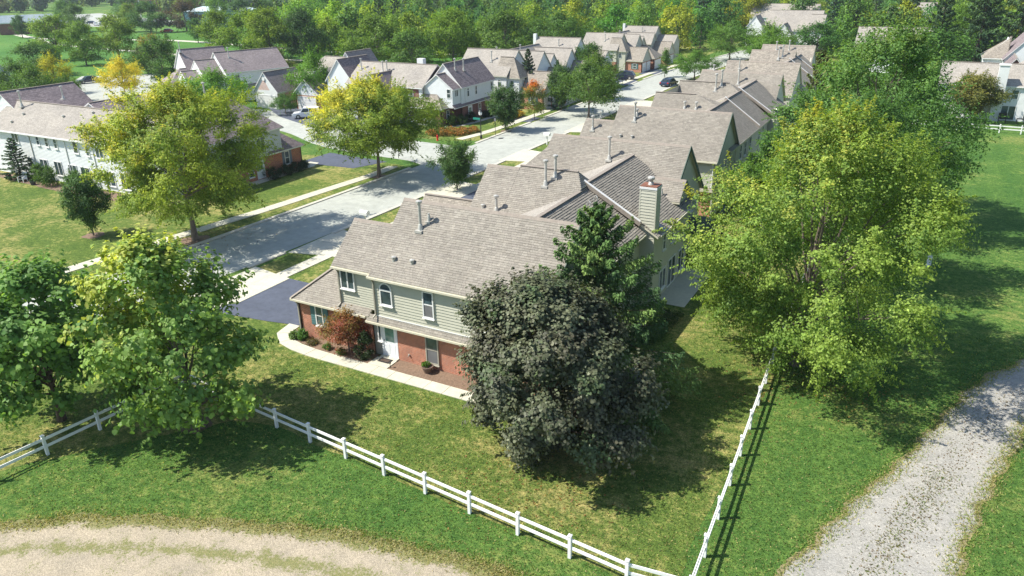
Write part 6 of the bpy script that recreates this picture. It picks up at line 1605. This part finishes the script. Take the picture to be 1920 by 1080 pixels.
# behind the houses, middle distance
mm = 'tall trees behind the townhouses'
for i, a in enumerate((('round_tree', 'yellow tinged round tree left in the grove above the mauve roofs', -172, 150, P_rnd, 0, 1.5, 1.35, (1.7, 1.45, .7)), ('round_tree', 'yellow green tree in the middle of the grove above the mauve roofs', -160, 150, P_rnd2, 1, 1.45, 1.4, (1.7, 1.5, .7)),
          ('round_tree', 'golden edged tree at the right of the grove above the mauve roofs', -149, 146, P_rnd, 2, 1.5, 1.45, (1.9, 1.5, .6)), ('round_tree', 'very dark round tree beside the golden edged one', -141, 149, P_rnd2, 3, 1.35, 1.45, (.6, .68, .75)),
          ('round_tree', 'big olive green tree left of centre behind the long roof', -113, 143, P_rnd, 4, 1.75, 1.35, (1.45, 1.3, .8)), ('round_tree', 'green feathery tree behind the white chimney', -102, 141, P_rnd2, 5, 1.35, 1.05, (1.1, 1.15, .9)),
          ('round_tree', 'big bright olive tree behind the plum gable', -99, 153, P_rnd, .6, 1.75, 1.45, (1.7, 1.5, .7)), ('round_tree', 'dark patched olive tree right of the bright olive one', -88, 158, P_rnd2, 1.6, 1.6, 1.4, (1.2, 1.15, .8)),
          ('round_tree', 'low wide green tree behind the second white row', -84, 178, P_loc, 2.6, 1.5, 1.35, (.95, 1.05, .9)), ('round_tree', 'grey brown bare looking tree left of the bright locust', -120, 119, P_rnd2, 3.2, .8, .75, (1.5, 1.0, 1.1)),
          ('round_tree', 'golden yellow tree at top right of centre', -58, 268, P_rnd, 3.3, 1.9, 1.5, (3.4, 2.0, .7)), ('round_tree', 'green tree below the golden yellow one', -43.5, 186, P_loc, 4.3, 1.05, 1.1, (1.0, 1.1, .9)),
          ('round_tree', 'pale green tree left of the bay windowed houses', -36.5, 193, P_loc2, 5.3, 1.1, 1.0, (1.4, 1.4, .9)), ('round_tree', 'bright green low tree in front of the bay windowed houses', -33, 178, P_loc, .3, 1.1, .9, (1.1, 1.2, .8)),
          ('round_tree', 'dark green round tree right of the bay windowed houses', -24.5, 186, P_rnd, 1.3, 1.35, 1.0, (.75, 1.0, .8)), ('round_tree', 'pale green tree top at upper right beside the grey roof', 0, 196, P_rnd, 2.4, 1.75, 1.3, (1.5, 1.45, .9)),
          ('round_tree', 'brown tinged sparse tree in front of the white row at right', 5.2, 125.8, P_sm, 2.1, 1.65, 1.3, (2.0, 1.1, 1.0)), ('conifer', 'small brownish conifer left of the tallest fence line tree', -10.9, 87, P_con2, 2.1, .8, 1.06, (1.8, 1.2, .8)),
          ('conifer', 'dark twin spruce at the top right, left one', -21, 214, P_con2, 0, 1.5, 1.5, (.95, 1.0, 1.0)), ('conifer', 'dark twin spruce at the top right, right one', -9, 214, P_con2, 2, 1.6, 1.5, (1.0, 1.05, 1.0)),
          ('conifer', 'tall dark evergreen behind the gabled white house at the right edge', -1, 162, P_con2, 4, 1.4, 1.4, (.85, .95, .9)), ('conifer', 'second tall dark evergreen right of the first at the right edge', 6, 184, P_con2, 5, 1.8, 1.65, (.8, .9, .85)),
          ('conifer', 'third tall dark evergreen at the top right corner', 14, 205, P_con2, 1, 1.9, 1.75, (.85, .9, .85)), ('round_tree', 'green tree filling the gap right of the tallest fence line tree', -1.5, 142, P_rnd, 4.4, 1.7, 1.25, (.95, 1.1, .95)),
          ('round_tree', 'small blue green tree near the pale houses at top right', -3, 240, P_rnd, .4, .9, .8, (.7, .95, 1.1)), ('round_tree', 'small round tree on the right edge of the field', 13.2, 110, P_sm, .4, .8, .7, (.7, .9, .8)),
          ('round_tree', 'low yellow green shrub tree between row and fence, beside the second roof', -11.5, 74, P_sm, .9, 1.5, 1.3, (1.1, 1.2, .9)), ('round_tree', 'green shrub tree beside the rear wall of the second row', -12.5, 66, P_sm, 1.9, 1.1, 1.1, (1.3, 1.3, .7)),
          ('conifer', 'dark conifer squeezed behind the second row', -12.8, 80, P_con, 1.7, .9, .9, (1.0, 1.1, .8)))):
    tree(*a, group=mm, cat='tree')

# ---------------- far woods ----------------
LP = []
for k, (w_, prf, cl) in enumerate(((9, 'round', GRN), (10, 'egg', GRN), (11, 'umbrella', GRN), (8, 'egg', GRN))):
    q = make_tree(200 + k, 10, w_, .4, prf, 34, 3200, .5, .34, .8, [((.09, .17, .045), 3), ((.125, .21, .05), 2), ((.06, .125, .035), 2)], None, 'kite', .6, limbs=4, tr=.2, irregular=.28, jit=.25)
    LP.append(merged('wood_tree', q))
q = make_conifer(210, 13, 6.5, 50, 60, .5, [((.055, .10, .045), 2), ((.07, .12, .05), 1)], .3, .3, .65, .35, 'needle', .45)
LP.append(merged('wood_tree', q))
def inpoly(x, y, P):
    c = False; j = len(P) - 1
    for i in range(len(P)):
        if (P[i][1] > y) != (P[j][1] > y) and x < (P[j][0] - P[i][0]) * (y - P[i][1]) / (P[j][1] - P[i][1]) + P[i][0]: c = not c
        j = i
    return c
WOOD = [(-182, 158), (-150, 160), (-128, 150), (-118, 150), (-95, 165), (-80, 190), (-62, 190), (-52, 205), (-50, 240), (-40, 205), (-20, 195), (-2, 205), (20, 225), (60, 240), (180, 560), (-900, 800), (-520, 350), (-300, 300), (-235, 250), (-200, 205), (-190, 185)]
NO = [[(-50, 204), (-24, 204), (-26, 240), (-58, 276), (-62, 262)], [(-20, 246), (6, 246), (4, 290), (-18, 290)], [(-20, 172), (0, 172), (0, 190), (-20, 190)], [(4, 150), (20, 150), (20, 175), (4, 175)], [(-290, 225), (-255, 225), (-255, 262), (-290, 262)], [(-285, 330), (-245, 330), (-245, 360), (-285, 360)],
      [(-40, 150), (-24, 150), (-22, 200), (-40, 260)]]
rr = random.Random(77)
TC = [(1.35, 1.35, 1.15), (1.0, 1.2, 1.15), (2.3, 1.9, .9), (.95, 1.2, 1.3), (1.6, 1.65, 1.0), (3.2, 2.3, .8), (1.2, 1.5, 1.0), (.8, .95, 1.0), (1.9, 1.8, 1.1)]
pts = []
def try_add(x, y, dmin):
    if not inpoly(x, y, WOOD) or any(inpoly(x, y, q) for q in NO): return
    if any((x - a) ** 2 + (y - b) ** 2 < dmin ** 2 for a, b in pts): return
    pts.append((x, y))
for _ in range(2600):
    u = rr.random(); y = 150 + 210 * u; x = rr.uniform(-330, 45)
    try_add(x, y, 8.2)
pts.sort(key=lambda p: p[0] ** 2 + p[1] ** 2)
near = pts[:285]
for i, (x, y) in enumerate(near):
    k = rr.choice((0, 0, 1, 1, 2, 3, 3, 4)); s = rr.uniform(.85, 1.25)
    o = place('wood_tree', LP[k], None, (x, y, 0), rr.uniform(0, 6.28), (s, s, s * rr.uniform(.9, 1.3)))
    ci = rr.randrange(len(TC)); o.color = tuple(v * rr.uniform(.88, 1.12) for v in TC[ci]) + (1,)
    cw = ('mid green', 'cool green', 'olive', 'blue green', 'fresh green', 'yellow', 'green', 'dark green', 'light olive')[ci]
    kw = ('round tree', 'egg shaped tree', 'flat topped tree', 'narrow tree', 'tall conifer')[k]
    dep = 'front edge' if y - 0.2 * x < 215 else 'middle' if y - 0.2 * x < 285 else 'back'
    bx = x / y
    reg = ('behind the park' if bx < -1.15 else 'above the mauve roofs' if bx < -.85 else 'above the plum gable' if bx < -.6 else 'above the stepped gables' if bx < -.38 else 'above the near row end' if bx < -.2 else 'by the pale houses' if bx < -.05 else 'at top right corner')
    tag(o, '%s %s, %s of wooded belt %s' % (cw, kw, dep, reg), 'tree', 'trees in the wooded belt')
# beyond them the woods read as one mass
rg = np.random.default_rng(9); far = list(pts[285:])
for _ in range(1500):
    x = rr.uniform(-1100, 330); y = rr.uniform(280, 900)
    if (-455 < x < -300 and 180 < y < 300) or any(inpoly(x, y, q) for q in NO): continue
    if inpoly(x, y, WOOD) or y > 420 or x > 20 or x < -480 + (y - 250) or (x < -300 and y > 270 and not (-450 < x < -300 and y < 305)): far.append((x, y))
n = 200; F = np.array(far); m = len(F)
H_ = rg.uniform(8, 13, m); R_ = rg.uniform(4, 6.5, m)
d = rg.normal(size=(m, n, 3)); d /= np.linalg.norm(d, axis=2, keepdims=True); u = rg.random((m, n, 1)) ** .35
lump = 1 + .25 * np.sin(d[:, :, :1] * 4 + np.arange(m)[:, None, None]) * np.sin(d[:, :, 1:2] * 5 + np.arange(m)[:, None, None] * 2)
Pp = d * u * lump * np.stack([R_, R_, H_ * .48], 1)[:, None, :] + np.stack([F[:, 0], F[:, 1], H_ * .5], 1)[:, None, :]
tc = np.array([(.09, .165, .05), (.075, .145, .055), (.14, .2, .05), (.06, .12, .05), (.18, .21, .05), (.07, .13, .06)])[rg.integers(0, 6, m)]
Cc = np.repeat(tc[:, None, :], n, 1) * (1 + rg.normal(size=(m, n, 1)) * .25)
Nn = d + np.array([0, 0, .6]) + rg.normal(size=(m, n, 3)) * .4; Nn /= np.linalg.norm(Nn, axis=2, keepdims=True)
me = leaf_mesh('distant_woods', Pp.reshape(-1, 3), Nn.reshape(-1, 3), rg.uniform(1.6, 2.8, m * n), np.clip(Cc, .004, 1).reshape(-1, 3), M['leaf'], 'kite', rg, .8)
o = place('distant_woods', me); tag(o, kind='stuff')

# ---------------- shrubs and beds ----------------
def shrub(name, label, x, y, w, h, seed, cols, leaf=.09, n=2600, prof='low', flat=.9, tint=None, group=None, z0=.05, mat='leaf', sc_=1, hollow=.55, nc=34, rz=0, cat='shrub', trunk=None):
    q = make_tree(seed, h, w, z0, prof, nc, n, leaf, .34, flat, cols, tint, 'kite', hollow, mat=mat, limbs=6, tr=trunk or .03, irregular=.15, jit=.2)
    return tree(name, label, x, y, q[:2], rz, 1, group=group, cat=cat)
shrub('burning_bush', 'rust red multi stemmed bush tree in front of the garage wall', -28.5, 31.0, 3.1, 2.85, 301, [((.28, .11, .05), 3), ((.20, .19, .05), 2.5), ((.38, .10, .065), 2), ((.13, .065, .04), 2)], .095, 9000, 'umbrella', .8, ((.30, .22, .04), (-.3, .3, .8), .45, .7), z0=.85, nc=44, trunk=.05, cat='bush')
shrub('shrub', 'dark glossy upright shrub left of the white front door', -27.1, 30.85, 1.25, 1.75, 302, [((.03, .055, .018), 3), ((.05, .085, .025), 2)], .09, 3600, 'column', mat='leaf_dark')
for i, (x, y, w, h, c, l) in enumerate(((-32.2, 31.0, .55, .6, (.10, .21, .05), 'bright green grassy clump nearest the garage downspout'), (-32.75, 30.85, .5, .45, (.15, .23, .08), 'pale green spiky clump at the bend of the walk'))):
    o = empty('grass_clump', (x, y, .03), 0, l, 'plant', 'clumps in the bed of the end house'); place('foliage', tuft(420, w * .6, h, c, .34, 20 + i), o)
for i, (x, y, w, h, l) in enumerate(((-29.9, 30.65, .62, .45, 'small round green shrub left of the red bush stems'), (-28.7, 30.5, .6, .45, 'small round green shrub in front of the red bush'), (-31.2, 30.8, .9, .35, 'low brownish perennials under the garage window'))):
    shrub('shrub', l, x, y, w, h, 310 + i, [((.09, .16, .03), 2), ((.13, .2, .035), 1)] if i < 2 else [((.13, .10, .04), 2), ((.09, .12, .03), 1)], .07, 900, group='small shrubs in the bed of the end house')
for i, (x, y, w, h, l) in enumerate(((-83.9, 47.0, 2.7, 2.2, 'round clipped green shrub at the white row, left of the pair'), (-79.4, 47.3, 3.0, 2.1, 'round green shrub at the white row, right of the pair'), (-86.6, 47.6, 1.8, 2.2, 'loose green shrub behind the white garden chair'), (-76.8, 46.9, 1.8, 1.1, 'yellow flecked low shrub at the right end of the white row bed'))):
    shrub('shrub', l, x, y, w, h, 320 + i, [((.06, .13, .022), 3), ((.09, .17, .03), 2)], .13, 3000, 'round', group='shrubs along the white row at left')
for i, (x, y, w, h) in enumerate(((-63.0, 59.6, 2.0, 1.5), (-63.1, 61.6, 1.8, 1.3), (-63.1, 63.3, 1.7, 1.2), (-63.2, 64.7, 1.3, 1.1))):
    shrub('hedge_shrub', ('nearest and tallest', 'second', 'third', 'last and smallest')[i] + ' dark shrub along the brick wall with grey blue shutters', x, y, w, h, 330 + i, [((.03, .06, .02), 3), ((.045, .08, .022), 1)], .1, 2200, 'round', group='dark shrubs along the brick wall', mat='leaf_dark')
for i, (x, y, w, h, l) in enumerate(((-61.3, 93.6, 1.9, 1.6, 'left clipped green shrub at the garage corner of the white gable house'), (-60.5, 95.0, 1.6, 1.5, 'right clipped green shrub at the garage corner of the white gable house'), (-60.2, 97.2, 1.8, 1.7, 'dark shrub left of the door of the white gable house'), (-60.1, 101.8, 2.2, 1.2, 'dark shrub under the ground floor windows of the white gable house'))):
    shrub('shrub', l, x, y, w, h, 340 + i, [((.05, .10, .02), 3), ((.07, .14, .026), 2)] if i < 2 else [((.028, .05, .018), 1)], .13, 2200, 'round', group='shrubs of the white gable house')
tree('pruned_shrub', 'wide flat topped multi stemmed shrub by the small brick gable garage', -91.6, 91.2, P_loc, .5, .42, .38, (.8, .95, 1.0), cat='shrub')
# orange and yellow ground shrubs by the corner: nobody could count them
def patch(name, poly, n, leaf, h, cols, seed, kind='stuff', mat='leaf'):
    g = np.random.default_rng(seed); xs = [p[0] for p in poly]; ys = [p[1] for p in poly]; out = []
    while len(out) < n:
        x = g.uniform(min(xs), max(xs)); y = g.uniform(min(ys), max(ys))
        if inpoly(x, y, poly): out.append((x, y))
    Q = np.array(out); lum = .5 + .5 * np.sin(Q[:, 0] * 3.1) * np.sin(Q[:, 1] * 2.7) * .6 + .2
    P = np.stack([Q[:, 0], Q[:, 1], .05 + h * lum * g.random(n) ** .5], 1); cp = np.array(cols)
    Nn = g.normal(size=(n, 3)) * .6 + np.array([0, 0, 1]); Nn /= np.linalg.norm(Nn, axis=1, keepdims=True)
    C = cp[(g.random(n) * len(cp)).astype(int)] * (1 + g.normal(size=(n, 1)) * .2)
    o = place(name, leaf_mesh(name, P, Nn, leaf * g.uniform(.6, 1.3, n), np.clip(C, .004, 1), M[mat], 'kite', g)); o['kind'] = kind
    return o
patch('ground_shrubs', [(-61.5, 87.0), (-59.8, 85.6), (-56.0, 87.6), (-54.9, 91.0), (-56.2, 92.2), (-60.5, 89.6)], 5200, .2, .8, [(.34, .16, .05), (.22, .17, .05), (.42, .18, .05), (.12, .15, .04)], 401)
patch('ground_shrubs', [(-56.8, 100), (-55.2, 100), (-55.0, 105), (-56.8, 105.5)], 2400, .2, .8, [(.45, .32, .04), (.34, .28, .05), (.5, .26, .04)], 402)
patch('ground_shrubs', [(-14.2, 40), (-12.2, 40), (-11.8, 45), (-14.2, 45)], 2600, .14, .5, [(.07, .12, .03), (.05, .09, .025)], 403)
patch('hedge', [(-310, 219), (-308, 216), (-268, 247), (-270, 250)], 2600, 1.0, 2.6, [(.02, .035, .03), (.03, .045, .035)], 404)
# grass tufts along the ragged borders of the gravel and leaf litter on it
def scatter_line(name, lines, n, spread, leaf, h, cols, seed, blade=True):
    g = np.random.default_rng(seed); S_ = []
    for ln in lines:
        L = smooth_line(ln, 10); S_ += [(L[i], L[i + 1]) for i in range(len(L) - 1)]
    idx = g.integers(0, len(S_), n); A = np.array([s[0] for s in S_])[idx]; B = np.array([s[1] for s in S_])[idx]
    Q = A + (B - A) * g.random((n, 1)) + g.normal(size=(n, 2)) * spread
    P = np.stack([Q[:, 0], Q[:, 1], .015 + h * g.random(n)], 1); cp = np.array(cols)
    Nn = g.normal(size=(n, 3)) + np.array([0, 0, .4 if blade else 3]); Nn /= np.linalg.norm(Nn, axis=1, keepdims=True)
    D = g.normal(size=(n, 3)) * .5 + np.array([0, 0, 1.0]) if blade else None
    C = cp[(g.random(n) * len(cp)).astype(int)] * (1 + g.normal(size=(n, 1)) * .2)
    o = place(name, leaf_mesh(name, P, Nn, leaf * g.uniform(.5, 1.5, n), np.clip(C, .004, 1), M['leaf'], 'kite', g, .2 if blade else .7, D)); o['kind'] = 'stuff'
TL = [(-36.5, 9.0), (-31.5, 11.9), (-28.9, 13.8), (-25.1, 15.6), (-21.4, 17.1), (-18.3, 18.2), (-15.4, 18.75), (-12.3, 19.3), (-10.3, 19.3), (-6.4, 19.0)]
scatter_line('grass_tufts', [TL], 9000, .3, .13, .06, [(.20, .25, .06), (.3, .29, .10), (.42, .36, .16)], 501)
scatter_line('grass_tufts', [gr_l[1:-1], gr_r[1:-1]], 14000, .28, .13, .06, [(.18, .26, .05), (.27, .3, .08), (.42, .36, .16)], 502)
MID = [((a[0] + b_[0]) / 2, (a[1] + b_[1]) / 2) for a, b_ in zip(gr_l, gr_r)][1:-1]
scatter_line('grass_tufts', [[(x, y) for x, y in MID[:5]]], 1500, .45, .14, .05, [(.12, .17, .03), (.2, .18, .06)], 503)
scatter_line('leaf_litter', [MID[:8]], 1700, .55, .075, .01, [(.20, .14, .08), (.14, .10, .055), (.16, .17, .06)], 504, False)
scatter_line('leaf_litter', [[(-6.5, 37), (-3, 40), (0, 40)], [(-54.5, 40), (-52.5, 45)], [(-14.5, 24), (-10, 25)]], 1500, 1.6, .1, .015, [(.3, .2, .06), (.24, .13, .05)], 505, False)
# brown mulch rings at the feet of the street trees
for i, (x, y, r_) in enumerate(((-54.0, 41.2, 1.3), (-52.8, 65.4, .9), (-41.9, 64.4, .8), (-63.4, 38.1, .9), (-52.1, 93.4, .8), (-30.3, 21.1, .8), (-130.2, 90.5, 2.2))):
    mb = MB(); mb.face([(x + r_ * (1 + .12 * math.sin(k * 2.1 + i)) * math.cos(2 * math.pi * k / 18), y + r_ * (1 + .12 * math.sin(k * 1.7)) * math.sin(2 * math.pi * k / 18), .021 if i < 6 else .03) for k in range(18)])
    o = mb.build('mulch_ring', M['mulch']); o['kind'] = 'structure'

# short grass blades over the near lawns: real relief where single tufts catch the light
g = np.random.default_rng(601); n = 230000
Q = np.stack([g.uniform(-42, 9, n), g.uniform(13, 50, n)], 1)
def band_mask(Q, A, B, pad):
    """points lying on a track between its two edge lines"""
    P_ = A + B[::-1]; x, y = Q[:, 0], Q[:, 1]; c = np.zeros(len(Q), bool); j = len(P_) - 1
    for i in range(len(P_)):
        (xi, yi), (xj, yj) = P_[i], P_[j]
        if yi != yj: c ^= ((yi > y) != (yj > y)) & (x < (xj - xi) * (y - yi) / (yj - yi) + xi)
        j = i
    return c
m = band_mask(Q, gr_l, gr_r, 0) | band_mask(Q, [(-46, 2.5), (-36.5, 9.0), (-31.5, 11.9), (-28.9, 13.8), (-25.1, 15.6), (-21.4, 17.1), (-18.3, 18.2), (-15.4, 18.75), (-12.3, 19.3), (-10.3, 19.3), (-6.4, 19.0)], [(-44, -2.5), (-20, 5), (-7, 10)], 0)
m |= (Q[:, 0] > -34.8) & (Q[:, 0] < -14) & (Q[:, 1] > 29.1) & (Q[:, 1] < 60) | (Q[:, 0] < -33) & (Q[:, 1] > 27) | (Q[:, 0] > -14.5) & (Q[:, 0] < -12.1) & (Q[:, 1] > 39)
# thin them out with distance
d2 = np.hypot(Q[:, 0], Q[:, 1]); m |= g.random(n) > np.clip(1.35 - d2 / 60, .25, 1)
Q = Q[~m]; n = len(Q)
inside = (Q[:, 1] > 22.9 - .09 * (Q[:, 0] + 26.4)) & (Q[:, 0] < -4.8)
w = .5 + .25 * (np.sin(Q[:, 0] * .9 + 1.3 * np.sin(Q[:, 1] * .7)) + np.sin(Q[:, 1] * 1.1 + 1.7 * np.sin(Q[:, 0] * .6)))
straw = g.random(n) < np.where(inside, .16 + .34 * w, .06 + .2 * w)
C = np.where(straw[:, None], np.array([.36, .32, .13]), np.where(g.random((n, 1)) < .5, np.array([.09, .165, .035]), np.array([.16, .235, .05]))) * (1 + g.normal(size=(n, 1)) * .25)
P = np.stack([Q[:, 0], Q[:, 1], g.uniform(.015, .05, n)], 1); Nn = g.normal(size=(n, 3)) + np.array([0, 0, .9]); Nn /= np.linalg.norm(Nn, axis=1, keepdims=True)
D = g.normal(size=(n, 3)) * .6 + np.array([0, 0, .9])
o = place('grass', leaf_mesh('grass', P, Nn, g.uniform(.05, .12, n), np.clip(C, .004, 1), M['leaf'], 'kite', g, .35, D)); o['kind'] = 'stuff'
# ---------------- the air: thin even haze over the whole place ----------------
hz = MB(); hz.box(-3100, 2600, -1000, 3600, -1.0, 23.2)
hm = bpy.data.materials.new('air'); hm.use_nodes = True; hn = hm.node_tree; hn.nodes.clear()
ho = hn.nodes.new('ShaderNodeOutputMaterial'); hv = hn.nodes.new('ShaderNodeVolumePrincipled')
hv.inputs['Color'].default_value = (.82, .92, 1.0, 1); hv.inputs['Density'].default_value = 0.00016; hv.inputs['Anisotropy'].default_value = 0.2
hn.links.new(hv.outputs[0], ho.inputs['Volume'])
o = hz.build('haze', hm); o['kind'] = 'stuff'
print('objects', len(bpy.data.objects), 'meshes', len(bpy.data.meshes))
